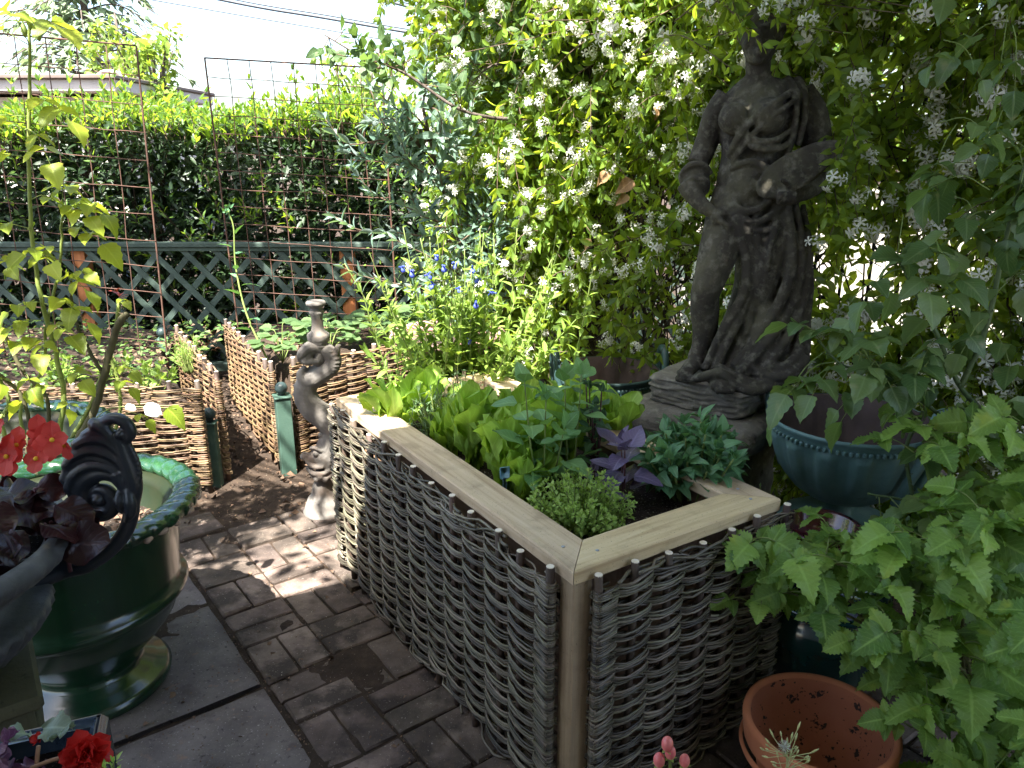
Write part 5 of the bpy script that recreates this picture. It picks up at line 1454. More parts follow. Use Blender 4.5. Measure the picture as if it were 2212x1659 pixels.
    # tangle of bare brown stems behind the leaves
    for _ in range(760):
        s = NR.uniform(0, JTOT) if _ < 420 else NR.uniform(.9, 2.1); c, t, n = jpos(s); z = NR.uniform(0, 1.9); dd = NR.uniform(-.10, .08)
        b = np.array([c[0] + n[0] * dd, c[1] + n[1] * dd, z]); tt = np.array([t[0], t[1], 0]); h = NR.uniform(.3, .9)
        P = spline([b, b + tt * NR.normal(0, .06) + [0, 0, h * .3], b + tt * NR.normal(0, .12) + [0, 0, h * .65], b + tt * NR.normal(0, .2) + [0, 0, h]], 9)
        tang.tube(P, NR.uniform(.0022, .005), 5)
    tang.build('bare_stems', M_twig_dk, p.root)
    # backing leaves, so that the wall is thick
    n_ = 9000; B = []
    while len(B) < n_:
        s = NR.uniform(0, JTOT); z = NR.uniform(.1, 2.8)
        if NR.random() > density(s, z) ** 1.6: continue
        c, t, n = jpos(s); dd = NR.uniform(-.32, -.02); B.append((c[0] + n[0] * dd, c[1] + n[1] * dd, z))
    tp = multi(3, 1, 'lance', .20, 3)
    o = batch('inner_leaves', tp[0], np.array(B), rvec(n_), rvec(n_) + [0, 0, .5], NR.uniform(.06, .095, n_), L_jas, p.root); o['kind'] = 'stuff'
    p.finish(tp, L_jas, M_twig, 300)
    # blossom clusters
    F = [f for f in F]
    P = np.array([f[0] for f in F]); sc = np.where(in_view(P), 1.0 / camdist(P), 0)
    order = np.argsort(-sc); mes = [leaf_mesh('flower_cluster', flower_tpl(k), M_white) for k in range(6)]
    for i in order[:300]: put('flower_cluster', mes[int(i) % 6], p.root, *F[i][:3], F[i][3])
    rest = order[300:]
    if len(rest):
        o = batch('flower_mass', flower_tpl(9), P[rest], [F[i][1] for i in rest], [F[i][2] for i in rest], [F[i][3] for i in rest], M_white, p.root); o['kind'] = 'stuff'
    print('jasmine flowers', len(F), 'leaves', len(p.P))
jasmine()

# a few dry brown leaves caught in the jasmine
M_dry = leafmat('dry_leaf', (0.22, 0.12, 0.05), (0.38, 0.24, 0.12), (0.4, 0.22, 0.08), .25, .7, .4)
me_dry = leaf_mesh('dry_leaf', leaf_tpl(6, 2, 'ovate', .38, .5, 1.2, 0, .15, 4), M_dry)
dl = thing('dry_leaves', 'curled brown dead leaves caught in the jasmine left of the statue', 'dead leaves', (.5, 3.5, 1.4))
for (x, y, z, s) in ((.52, 3.42, 1.42, .085), (.50, 3.44, 1.36, .06), (.43, 3.55, 1.45, .07), (.60, 3.40, 1.72, .05), (.36, 3.62, 1.15, .05)):
    put('dry_leaf', me_dry, dl, (x, y, z), nrm(np.array([NR.normal(0, .5), -.4, -.8])), nrm(np.array([NR.normal(0, .4), -1, .2])), s)

# black railings inside the jasmine
M_rail = stone('black_railing', [(0.3, (0.010, 0.011, 0.013)), (0.7, (0.03, 0.032, 0.036))], 20, 0.5, 0.2, 90)
rl = thing('iron_railings', 'black iron railings with scrolls inside the jasmine right of the statue', 'railings', (1.2, 3.5, 0))
for k in range(0, 40):
    s = .3 + k * .115
    if s > JTOT: break
    c, t, n = jpos(s); c = c - n * .12
    mb = MB(); mb.tube([(c[0], c[1], 0), (c[0], c[1], 1.72)], .007, 6); mb.ball((c[0], c[1], 1.73), .014, 8, 6); mb.build('bar', M_rail, rl)
for z in (.15, .92, 1.60):
    mb = MB(); Pp = []
    for s in np.linspace(.2, JTOT - .05, 40):
        c, t, n = jpos(s); c = c - n * .12; Pp.append((c[0], c[1], z))
    mb.tube(Pp, .010, 6); mb.build('rail', M_rail, rl)
for k in range(7):
    s = 1.5 + k * .23; c, t, n = jpos(s); c = c - n * .10; mb = MB(); P = []
    for u in np.linspace(0, 1, 40):
        a = 1.57 + u * 7.5; r = .055 * (1 - u * .75); P.append((c[0] + t[0] * r * math.cos(a), c[1] + t[1] * r * math.cos(a), 1.18 - .12 * (k % 2) + r * math.sin(a)))
    mb.tube(P, .006, 6); mb.build('scroll', M_rail, rl)

# ================================================================ GREY-LEAVED SHRUB, APPLE, SALVIA
def feijoa():
    p = Pl('grey_shrub', 'loose shrub with narrow blue-grey leaves rising behind the cast urn', 'shrub', (-.30, 4.0, 0))
    tr = MB()
    P = spline([(-.22, 4.02, 0), (-.26, 4.0, .5), (-.24, 4.0, .95), (-.31, 3.98, 1.25), (-.38, 3.96, 1.5), (-.44, 3.95, 1.78)], 30); tr.tube(P, np.linspace(.022, .007, 30), 8)
    P2 = spline([(-.24, 4.0, .8), (-.12, 4.02, 1.1), (-.05, 4.05, 1.5)], 16); tr.tube(P2, np.linspace(.014, .006, 16), 7)
    tr.build('trunk', M_bark, p.root)
    for _ in range(64):
        f = NR.uniform(.15, 1.0); src = P if NR.random() < .7 else P2; b = src[int(f * (len(src) - 1))]
        z = b[2]
        if z < .62: continue
        az = NR.uniform(0, 6.28); L = NR.uniform(.20, .48) * (1.15 - .3 * f); 
        d = np.array([math.cos(az) * (1.4 if math.cos(az) < 0 else .8), -abs(math.sin(az)) * .8 + .15, NR.uniform(-.1, .7)])
        Q = spline([b, b + d * L * .5, b + d * L * .85 + [0, 0, -.02], b + d * L * 1.05 + [0, 0, NR.uniform(-.08, .1)]], 12)
        p.st.tube(Q, np.linspace(.005, .002, 12), 5); p.along(Q, .105, .034, .2, 1, True, .85, .25, .5)
    for _ in range(26):      # low right growth
        b = np.array([NR.uniform(-.35, .05), NR.uniform(3.9, 4.1), NR.uniform(.75, 1.3)]); L = NR.uniform(.15, .35); d = nrm(NR.normal(0, 1, 3) + [-.4, -.5, .5])
        Q = spline([b, b + d * L * .5, b + d * L + [0, 0, -.03]], 10); p.st.tube(Q, np.linspace(.005, .002, 10), 5); p.along(Q, .075, .034, .1, 1, True, .85, .25, .5)
    p.finish(multi(4, 1, 'lance', .16, 3, fold=.4, curl=.5), L_feij, M_twig, 300)
feijoa()

def apple():
    p = Pl('apple_tree', 'apple branches reaching left across the sky from the jasmine', 'tree', (.55, 4.1, 0))
    tr = MB(); P = spline([(.5, 4.25, 0), (.46, 4.2, .9), (.40, 4.1, 1.5), (.36, 4.0, 2.1), (.30, 3.95, 2.8)], 30); tr.tube(P, np.linspace(.05, .018, 30), 10)
    B = spline([(.38, 4.05, 1.72), (.15, 3.85, 1.70), (-.04, 3.7, 1.68), (-.24, 3.6, 1.72), (-.46, 3.6, 1.86), (-.655, 3.6, 1.935), (-.81, 3.6, 2.02)], 40); tr.tube(B, np.linspace(.012, .003, 40), 6)
    B2 = spline([(.36, 4.0, 2.1), (.12, 3.85, 2.2), (-.1, 3.8, 2.3), (-.3, 3.75, 2.42)], 24); tr.tube(B2, np.linspace(.012, .004, 24), 6)
    B3 = spline([(.36, 4.05, 1.9), (.1, 3.95, 1.95), (-.10, 3.9, 1.92), (-.2, 3.88, 1.82)], 24); tr.tube(B3, np.linspace(.01, .003, 24), 6)
    tr.build('branch', M_bark, p.root)
    for src, n, sz in ((B, 34, .066), (B2, 30, .075), (B3, 16, .06)):
        for _ in range(n):
            b = src[int(NR.uniform(.25, 1) * (len(src) - 1))]; d = nrm(NR.normal(0, 1, 3) + [-.3, -.2, .2]); L = NR.uniform(.03, .13)
            Q = spline([b, b + d * L * .6, b + d * L + [0, 0, .01]], 6); p.st.tube(Q, .0022, 4); p.along(Q, sz, .022, .3, 1, False, .9, .4, .3, True, .2, .1)
    for _ in range(150):    # leafy mass at the top beside the jasmine
        b = np.array([NR.uniform(-.22, .55), NR.uniform(3.7, 4.2), NR.uniform(1.75, 2.7)]); d = nrm(NR.normal(0, 1, 3) + [-.3, -.4, .1]); L = NR.uniform(.08, .22)
        if b[0] < -.02 and b[2] < 2.1: continue
        Q = spline([b, b + d * L * .6, b + d * L + [0, 0, -.02]], 6); p.st.tube(Q, .0022, 4); p.along(Q, .07, .03, .2, 1, False, .9, .4, .4, True, .2, .1)
    p.finish(multi(4, 1, 'ovate', .34, 3, fold=.2, curl=.4, wave=.05), L_apple, M_twig, 300, stname='twigs')
apple()

def salvia():
    p = Pl('blue_salvia', 'bright yellow-green salvia with small blue flowers at the far end of the planter', 'plant', (-.22, 2.98, .0))
    fl = []
    for k in range(74):
        bx, by = -.18 + NR.normal(0, .11), 3.10 + NR.normal(0, .07)
        tall = k < 34
        h = NR.uniform(.45, .72) if tall else NR.uniform(.2, .42)
        dx = NR.normal(0, .17) - (.05 if tall else 0); dy = NR.normal(-.05, .08)
        P = spline([(bx, by, .12), (bx + dx * .3, by + dy * .4, .40 + h * .2), (bx + dx * .7, by + dy, .52 + h * .6), (bx + dx, by + dy * 1.2, .55 + h)], 20)
        p.st.tube(P, np.linspace(.0042, .0016, 20), 6)
        p.along(P, .078 if tall else .09, .032, .35, .88 if tall else 1, True, .95, .3, .5, not tall, 0, .45)
        if tall:
            for q in range(7):
                f = P[-1 - q % 5] + NR.normal(0, .012, 3); fl.append((f, q))
    for (f, q) in fl:
        p.leaf(f, nrm(NR.normal(0, 1, 3) + [0, 0, .3]), NR.normal(0, 1, 3), .018)
    p.finish(multi(4, 1, 'lance', .20, 3, fold=.3, curl=.5), L_salvia, M_gstem, 300)
    # two-lipped blue flowers
    V = []; 
    mb = MB(); mb.tube(spline([(0, 0, 0), (0, .35, .05), (0, .62, .12)], 6), [.06, .07, .09, .11, .12, .10], 6)
    mb.tube(spline([(0, .55, .12), (0, .85, .30), (0, 1.0, .22)], 6), [.10, .13, .13, .11, .08, .03], 6, True, .6)
    mb.tube(spline([(0, .55, .10), (0, .80, -.15), (0, .85, -.45)], 6), [.09, .16, .24, .28, .24, .10], 6, True, .25)
    me = mk_mesh('flower', np.vstack(mb.V), np.vstack(mb.Q), np.vstack(mb.T), np.vstack(mb.uv), [M_blue])
    spots = [(-.30, 2.98, 1.16), (-.27, 2.98, 1.12), (-.36, 3.0, 1.14), (-.40, 2.98, 1.10), (-.20, 2.98, 1.13), (-.13, 2.98, 1.16), (-.155, 2.99, 1.10), (-.10, 2.98, 1.02), (-.16, 2.97, 1.0), (-.14, 2.96, .985), (-.22, 2.97, 1.03), (-.23, 2.98, .93), (-.06, 2.98, 1.01), (-.30, 2.99, 1.04), (-.19, 2.98, 1.20), (-.44, 3.0, 1.11), (-.18, 2.95, .84), (-.26, 2.97, 1.07), (-.12, 3.0, 1.06), (-.34, 2.97, 1.08)]
    for s in spots[::3] + spots[1::3]: put('flower', me, p.root, np.array(s), nrm(np.array([NR.normal(0, .8), -.6, NR.normal(-.1, .2)])), np.array([0, 0, 1.0]), NR.uniform(.032, .042))
salvia()

# ================================================================ THE PLANTER'S CROP
T_rom = [leaf_tpl(14, 3, 'romaine', w, .22, c, 0, .10, i, .030) for i, (w, c) in enumerate([(.150, .12), (.170, .3), (.13, .05), (.155, .45)])]
me_rom = [leaf_mesh('leaf', t, L_let) for t in T_rom]
def lettuce(label, x, y, size, n, upright=1.0, lean=(0, 0)):
    t = thing('lettuce', label, 'lettuce', (x, y, SOILZ), 'romaine lettuces')
    n = int(n * 1.25); size *= .94
    for k in range(n):
        a = k * 2.4 + R.random(); f = k / n       # f 0 outer .. 1 inner
        tilt = (0.55 - 0.45 * f) / upright * R.uniform(.8, 1.2)
        d = nrm(np.array([math.cos(a) * math.sin(tilt) + lean[0], math.sin(a) * math.sin(tilt) + lean[1], math.cos(tilt)]))
        nn = -np.array([math.cos(a), math.sin(a), 0]) + np.array([0, 0, math.sin(tilt)])
        put('leaf', me_rom[(k + int(abs(x) * 100)) % 4], t, (x + math.cos(a) * .016 * (1 - f), y + math.sin(a) * .016 * (1 - f), SOILZ - .01), d, nn, size * R.uniform(.82, 1.08) * (0.85 + .2 * f), R.uniform(.9, 1.25))
lettuce('sunlit pale lettuce at the far left corner of the planter', -.395, 2.50, .25, 14, 1.2)
lettuce('pale sunlit lettuce right of the farthest left one, behind the tarragon', -.30, 2.60, .24, 13, 1.3)
lettuce('tall romaine lettuce against the left rim at mid planter', -.125, 2.24, .285, 13, 1.7)
lettuce('nearest romaine lettuce left of the green basil stems', -.015, 2.07, .285, 15, 1.6)
lettuce('romaine lettuce in the middle row behind the nearest one', .03, 2.30, .28, 14, 1.6)
lettuce('romaine lettuce behind the green basil tops', .15, 2.24, .285, 14, 1.6)
lettuce('romaine lettuce in the middle of the planter beside the basil', .09, 2.14, .26, 12, 1.6)
lettuce('rightmost romaine lettuce by the back rim, left of the dark bushy plant', .34, 2.36, .24, 12, 1.8)
lettuce('leafy romaine lettuce between the left rim and the tall basil', .055, 2.16, .24, 12, 1.5)
lettuce('low romaine lettuce by the left rim near the blue plant label', .035, 1.985, .19, 11, 1.2)
lettuce('young romaine lettuce near the tarragon, left side of the planter', -.20, 2.33, .21, 11, 1.4)
lettuce('romaine lettuce at the back rim behind the brown basil stems', .22, 2.42, .26, 12, 1.6)

T_bas = multi(6, 2, 'ovate', .42, 4, fold=.15, curl=.7, quilt=.035, wave=.04)
def basil(name, label, x, y, stems, lm, sm, size=.065, h=.28, tp=None, cat='herb', grp=None, step=.05, ns=4):
    p = Pl(name, label, cat, (x, y, SOILZ), grp)
    for k in range(stems):
        a = R.random() * 6.28; sp = R.uniform(.0, .05); hh = h * R.uniform(.6, 1.05)
        P = spline([(x + sp * .3 * math.cos(a), y + sp * .3 * math.sin(a), SOILZ - .01), (x + sp * math.cos(a), y + sp * math.sin(a), SOILZ + hh * .5), (x + sp * 1.5 * math.cos(a), y + sp * 1.5 * math.sin(a), SOILZ + hh)], 12)
        p.st.tube(P, np.linspace(.0034, .0018, 12), 6); p.along(P, size, step, .25, 1, True, 1.15, .2, .9, True, .25, .25)
    return p.finish(tp or T_bas, lm, sm, 250)
basil('basil_plant', 'tall green basil with cupped glossy leaves, front of the lettuces', .085, 1.99, 3, L_basil, M_gstem, .095, .36, step=.075)
basil('basil_plant', 'second green basil just right of the tall one, mid planter', .17, 2.07, 2, L_basil, M_gstem, .085, .36, step=.075)
M_pstem = stone('purple_stem', [(0.3, (0.06, 0.02, 0.03)), (0.7, (0.11, 0.045, 0.05))], 20, 0.5, 0.1, 90)
basil('brown_stemmed_basil', 'thin basil with purple-brown stems and small dull leaves, centre right of the planter', .255, 2.16, 7, leafmat('dull_basil_leaf', (0.04, 0.10, 0.05), (0.08, 0.15, 0.07), (0.2, 0.35, 0.08), .3, .4, .4), M_pstem, .045, .30, None, 'herb', None, .055)
basil('purple_basil', 'purple basil with drooping dark violet leaves in front of the dark bushy plant', .32, 1.985, 2, L_purple, M_pstem, .098, .19, None, 'herb', None, .06)
basil('small_purple_basil', 'small low purple basil behind the marjoram clump', .235, 1.985, 2, L_purple, M_pstem, .05, .10, None, 'herb', None, .04)
def bush(name, label, x, y, n, rad, h, size, tp, lm, sm, step=.03, ang=1.0, cat='herb', z0=None, r=.0015, spread=1.0, opp=True, stalk=0.1):
    z0 = SOILZ if z0 is None else z0
    p = Pl(name, label, cat, (x, y, z0))
    for k in range(n):
        a = R.random() * 6.28; q = math.sqrt(R.random()); rr_ = rad * q; hh = h * (1 - .28 * q * q) * R.uniform(.5, 1.2)
        P = spline([(x + rr_ * .35 * math.cos(a), y + rr_ * .35 * math.sin(a), z0 - .005), (x + rr_ * .7 * math.cos(a), y + rr_ * .7 * math.sin(a), z0 + hh * .55), (x + rr_ * spread * math.cos(a), y + rr_ * spread * math.sin(a), z0 + hh)], 9)
        p.st.tube(P, np.linspace(r * 1.6, r, 9), 5); p.along(P, size, step, .3, 1, opp, ang, .3, .7, True, stalk, .3)
    return p.finish(tp, lm, sm, 300)
bush('marjoram', 'low mound of tiny yellow-green marjoram leaves in the near corner of the planter', .18, 1.82, 150, .135, .125, .019, multi(3, 1, 'ovate', .36, 2), L_thyme, M_gstem, .0095)
bush('dark_bushy_plant', 'bushy dark green bedding plant with yellow buds at the right end of the planter', .515, 2.02, 50, .150, .195, .068, multi(5, 1, 'ovate', .32, 3, fold=.3, curl=.6, serr=.06), L_pep, M_gstem, .026, 1.0, 'bedding plant', None, .0025, 1.0)
for (bx, by, bz) in ((.485, 2.06, .80), (.43, 2.03, .765)):
    pass
bush('tarragon', 'wispy grey-green tarragon right of the sunlit lettuce', -.235, 2.39, 34, .10, .20, .045, multi(3, 1, 'strap', .08, 3, curl=.8), L_tarr, M_gstem, .016, .8, opp=False)
bush('thyme', 'dark upright thyme behind the tarragon', -.17, 2.60, 40, .07, .20, .014, multi(2, 1, 'lance', .22, 2), L_tarr, M_twig, .010, .9)

# white, blue and grey plant tags and the small dark pot in the bed
mb = MB(); mb.lathe([(.03, 0), (.036, .07), (.040, .072), (.040, .08), (.034, .08), (.030, .02)], (-.145, 2.42, SOILZ + .005), 30)
M_plastic = stone('black_plastic', [(0.3, (0.015, 0.018, 0.02)), (0.7, (0.03, 0.033, 0.036))], 20, 0.4, 0, 1)
tag(mb.build('small_pot', M_plastic), 'small black plastic pot among the herbs at the far left of the planter', 'pot')
M_tagblue = stone('blue_tag', [(0.3, (0.18, 0.40, 0.55)), (0.7, (0.35, 0.58, 0.70))], 40, 0.4, 0, 1)
mb = MB(); mb.box((-.02, 1.955, SOILZ + .105), (.03, .003, .035), np.array([[.9, .4, 0], [-.4, .9, 0], [0, 0, 1]]), .001); mb.box((-.02, 1.957, SOILZ + .045), (.012, .002, .09), np.array([[.9, .4, 0], [-.4, .9, 0], [0, 0, 1]]), .0005)
tag(mb.build('plant_label', M_tagblue), 'pale blue plastic plant label beside the left rim of the planter', 'plant label')
# ================================================================ ROSES AND RASPBERRY
def thorny(mb, P, r, n):
    for _ in range(n):
        i = int(NR.integers(1, len(P) - 1)); t = nrm(P[i + 1] - P[i - 1]); o = nrm(np.cross(t, NR.normal(0, 1, 3)))
        mb.tube([P[i] + o * r * .7, P[i] + o * (r + .004), P[i] + o * (r + .008) - t * .004], [.0026, .0014, .0003], 5)
T_rose = [leaf_tpl(10, 1, 'ovate', .40, f, c, .07, .04, i) for i, (f, c) in enumerate([(.25, .5), (.5, .2), (.1, .9)])]
def compound(p, b, d, size, n=5, drop=.2):
    """rachis with paired leaflets"""
    d = nrm(np.array(d, float)); L = size * 1.9
    P = spline([b, b + d * L * .5 + [0, 0, .01], b + d * L + [0, 0, -drop * L]], 8); p.st.tube(P, np.linspace(.0015, .0009, 8), 5)
    up = np.array([0, 0, 1.0]); sd = nrm(np.cross(d, up)); dd = nrm(P[-1] - P[-3])
    tilt = NR.normal(0, .35)
    nn = nrm(up + sd * tilt + NR.normal(0, .15, 3))
    p.leaf(P[-1], nrm(dd + [0, 0, -.2]), nn, size * NR.uniform(.95, 1.2))
    for k in range((n - 1) // 2):
        q = P[[5, 3, 2][k]]
        for s in (-1, 1): p.leaf(q, nrm(dd * .45 + sd * s + NR.normal(0, .12, 3) + [0, 0, -.1]), nrm(nn + sd * s * .2 + NR.normal(0, .12, 3)), size * NR.uniform(.75, 1.0) * (.95 - .1 * k))

M_cane = stone('rose_cane', [(0.3, (0.13, 0.17, 0.035)), (0.6, (0.22, 0.27, 0.07)), (0.85, (0.32, 0.30, 0.12))], 12, 0.5, 0.2, 90)
M_cane_dk = stone('old_rose_cane', [(0.3, (0.05, 0.045, 0.025)), (0.7, (0.11, 0.10, 0.05))], 12, 0.7, 0.4, 90)
def rose_left():
    p = Pl('rose_bush', 'leggy rose with thorny canes and sunlit yellow-green leaves at the left edge', 'rose bush', (-1.62, 2.45, .48))
    b = np.array([-1.60, 2.44, .48])
    canes = [([b, (-1.50, 2.44, .72), (-1.50, 2.45, .912), (-1.517, 2.45, 1.156), (-1.49, 2.45, 1.44), (-1.44, 2.45, 1.70), (-1.405, 2.45, 1.90)], .0095, .004, 0),
             ([b + [.02, 0, 0], (-1.45, 2.45, .64), (-1.39, 2.45, .74), (-1.33, 2.46, .90), (-1.285, 2.46, 1.0), (-1.25, 2.46, 1.04)], .013, .011, 1),
             ([b + [-.03, 0, 0], (-1.55, 2.44, .73), (-1.62, 2.45, .85), (-1.66, 2.45, 1.02), (-1.64, 2.45, 1.2), (-1.60, 2.44, 1.32)], .007, .005, 1),
             ([b + [.01, .02, 0], (-1.44, 2.47, .70), (-1.36, 2.48, .86), (-1.30, 2.48, 1.0), (-1.28, 2.48, 1.08)], .008, .006, 0),
             ([(-1.36, 2.46, .83), (-1.40, 2.45, .95), (-1.42, 2.45, 1.05), (-1.41, 2.45, 1.15)], .007, .004, 1),
             ([b + [-.05, .02, 0], (-1.66, 2.46, .70), (-1.56, 2.46, .85), (-1.52, 2.46, 1.0), (-1.45, 2.46, 1.18), (-1.41, 2.46, 1.34), (-1.40, 2.46, 1.40)], .006, .0035, 0),
             ([b + [-.08, 0, 0], (-1.72, 2.44, .66), (-1.68, 2.44, .74), (-1.70, 2.44, .85)], .008, .006, 0),
             ([b + [-.06, -.02, 0], (-1.60, 2.40, .75), (-1.72, 2.38, .95), (-1.74, 2.38, 1.2)], .007, .005, 1),
             ([(-1.33, 2.46, .90), (-1.31, 2.45, .80), (-1.315, 2.44, .70), (-1.36, 2.44, .60)], .005, .006, 0)]
    gm = MB(); dm = MB(); CP = []
    for pts, r0, r1, dk in canes:
        P = spline(pts, 40); P += NR.normal(0, .0012, P.shape); (dm if dk else gm).tube(P, np.linspace(r0, r1, 40), 9); thorny(dm if dk else gm, P, r0, 22 if dk else 30); CP.append(P)
    gm.build('green_canes', M_cane, p.root); dm.build('old_canes', M_cane_dk, p.root)
    for (ci, f, d, s) in [(0, .99, (.7, -.4, .2), .065), (0, .97, (-.6, -.3, .3), .075), (0, .95, (.1, -.6, .5), .065), (0, .84, (.8, -.4, -.1), .078), (0, .82, (-.7, -.5, -.1), .08), (0, .78, (.5, -.5, -.3), .075), (0, .72, (-.8, -.3, 0), .07), (0, .66, (.8, -.2, .1), .05),
                          (0, .60, (-.6, -.4, .1), .065), (0, .55, (.6, -.5, .1), .055), (0, .47, (.9, -.3, -.2), .078), (0, .43, (-.8, -.4, -.1), .07), (0, .36, (-.7, -.4, .1), .06), (0, .30, (.8, -.4, .0), .05), (0, .24, (-.7, -.5, .0), .055), (0, .2, (.5, -.6, .2), .045),
                          (5, .99, (.9, -.3, .0), .07), (5, .95, (.4, -.5, .5), .06), (5, .88, (.7, -.4, .1), .06), (5, .80, (.9, -.2, -.1), .065), (5, .74, (-.3, -.6, .2), .055), (5, .66, (.8, -.4, 0), .06), (5, .58, (-.6, -.5, .1), .055), (5, .5, (.7, -.4, .1), .06), (5, .44, (.3, -.7, .1), .055),
                          (4, .98, (.6, -.3, .4), .045), (2, .99, (-.3, -.5, .6), .06), (2, .8, (.6, -.5, .2), .055), (2, .55, (-.6, -.4, .2), .055), (2, .4, (.5, -.6, 0), .05), (1, .5, (1.0, -.3, .1), .05), (3, .5, (.9, -.2, .1), .045), (3, .9, (.5, -.4, .5), .03), (7, .95, (-.3, -.5, .5), .07), (7, .7, (.6, -.5, .2), .06), (7, .5, (-.5, -.5, .1), .06), (6, .9, (.4, -.6, .3), .05)]:
        P = CP[ci]; compound(p, P[int(f * 39)], np.array(d), s * (1.35 if f > .9 and ci == 0 else 1.18), 5 if s > .05 else 3)
    compound(p, np.array([-1.30, 2.42, .70]), (1, -.1, .05), .045, 3)
    # buds at the very top
    for (dx, dz) in ((0, 0), (.02, -.03), (-.02, -.02)):
        c = CP[0][-1] + np.array([dx, 0, dz]); mb = MB(); mb.lathe([(.002, -.02), (.006, -.012), (.009, 0), (.007, .010), (.0015, .024)], c, 12); mb.build('bud', M_gstem, p.root)
    sp = spline([(-1.36, 2.32, .70), (-1.27, 2.30, .765), (-1.16, 2.30, .772), (-1.06, 2.30, .765)], 14); p.st.tube(sp, .0016, 5)
    mp = leaf_mesh('white_petal', leaf_tpl(6, 2, 'round', .42, .3, .6, 0, .12, 3), M_white)
    put('white_petal', mp, p.root, (-1.155, 2.29, .775), (.9, -.1, -.3), (.1, -.8, .6), .055); put('white_petal', mp, p.root, (-1.215, 2.29, .775), (.9, 0, -.1), (0, -.6, .8), .032)
    p.leaf(np.array([-1.085, 2.29, .772]), nrm(np.array([.75, -.1, -.65])), nrm(np.array([.5, -.5, .6])), .085)
    # young red shoot on the cut cane
    me = leaf_mesh('red_shoot_leaf', multi(4, 1, 'lance', .14, 1, curl=.6)[0], leafmat('young_red_leaf', (0.35, 0.05, 0.03), (0.5, 0.12, 0.07), (0.7, 0.15, 0.08), .3, .4, .2))
    for k in range(9):
        a = k * .7; put('red_shoot_leaf', me, p.root, CP[3][-1] + [0, 0, .004 * k], (math.cos(a), math.sin(a), .7), (0, 0, 1), .032)
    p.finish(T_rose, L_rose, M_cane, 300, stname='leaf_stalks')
rose_left()

def rose_right():
    p = Pl('climbing_rose', 'tall rose with blotched leaves leaning in from the right edge over the teal bowl', 'rose bush', (1.5, 1.95, .0))
    gm = MB(); CP = []
    for pts, r0, r1 in [([(1.62, 1.9, .1), (1.50, 1.95, .55), (1.35, 2.0, .80), (1.22, 2.0, .93), (1.13, 2.0, 1.08), (1.05, 2.0, 1.20), (1.0, 2.0, 1.28)], .010, .004),
                        ([(1.22, 2.0, .93), (1.26, 2.0, 1.10), (1.27, 2.0, 1.35), (1.31, 2.02, 1.65)], .008, .005),
                        ([(1.50, 1.95, .55), (1.56, 1.95, .9), (1.50, 1.98, 1.3), (1.42, 2.0, 1.62)], .008, .004),
                        ([(1.45, 1.95, .62), (1.16, 1.98, .86), (.98, 2.0, .98), (.86, 2.0, 1.06)], .007, .003),
                        ([(1.13, 2.0, .86), (1.10, 2.0, .75), (1.14, 2.0, .60), (1.2, 2.0, .4)], .006, .005),
                        ([(1.1, 1.98, .84), (1.0, 1.97, .98), (.88, 1.96, 1.0), (.80, 1.96, 1.07)], .005, .0025),
                        ([(1.3, 1.9, .45), (1.1, 1.9, .62), (.96, 1.9, .66)], .005, .003)]:
        P = spline(pts, 36); gm.tube(P, np.linspace(r0, r1, 36), 9); thorny(gm, P, r0, 14); CP.append(P)
    gm.build('canes', stone('dark_green_cane', [(0.3, (0.05, 0.085, 0.035)), (0.7, (0.11, 0.15, 0.06))], 12, 0.5, 0.2, 90), p.root)
    for ci, P in enumerate(CP):
        for k in range([13, 15, 14, 13, 4, 8, 8][ci]):
            f = NR.uniform(.35, 1.0); d = nrm(NR.normal(0, 1, 3) + [-.3, -.7, .1]); compound(p, P[int(f * 35)], d, NR.uniform(.065, .10), 5 if NR.random() < .5 else 3, .25)
    for _ in range(26):   # big leaves high on the right
        b = np.array([NR.uniform(1.05, 1.5), NR.uniform(1.9, 2.2), NR.uniform(1.35, 1.95)])
        compound(p, b, nrm(NR.normal(0, 1, 3) + [-.2, -.6, .0]), NR.uniform(.06, .10), 3, .3)
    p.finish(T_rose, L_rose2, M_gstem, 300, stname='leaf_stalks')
rose_right()

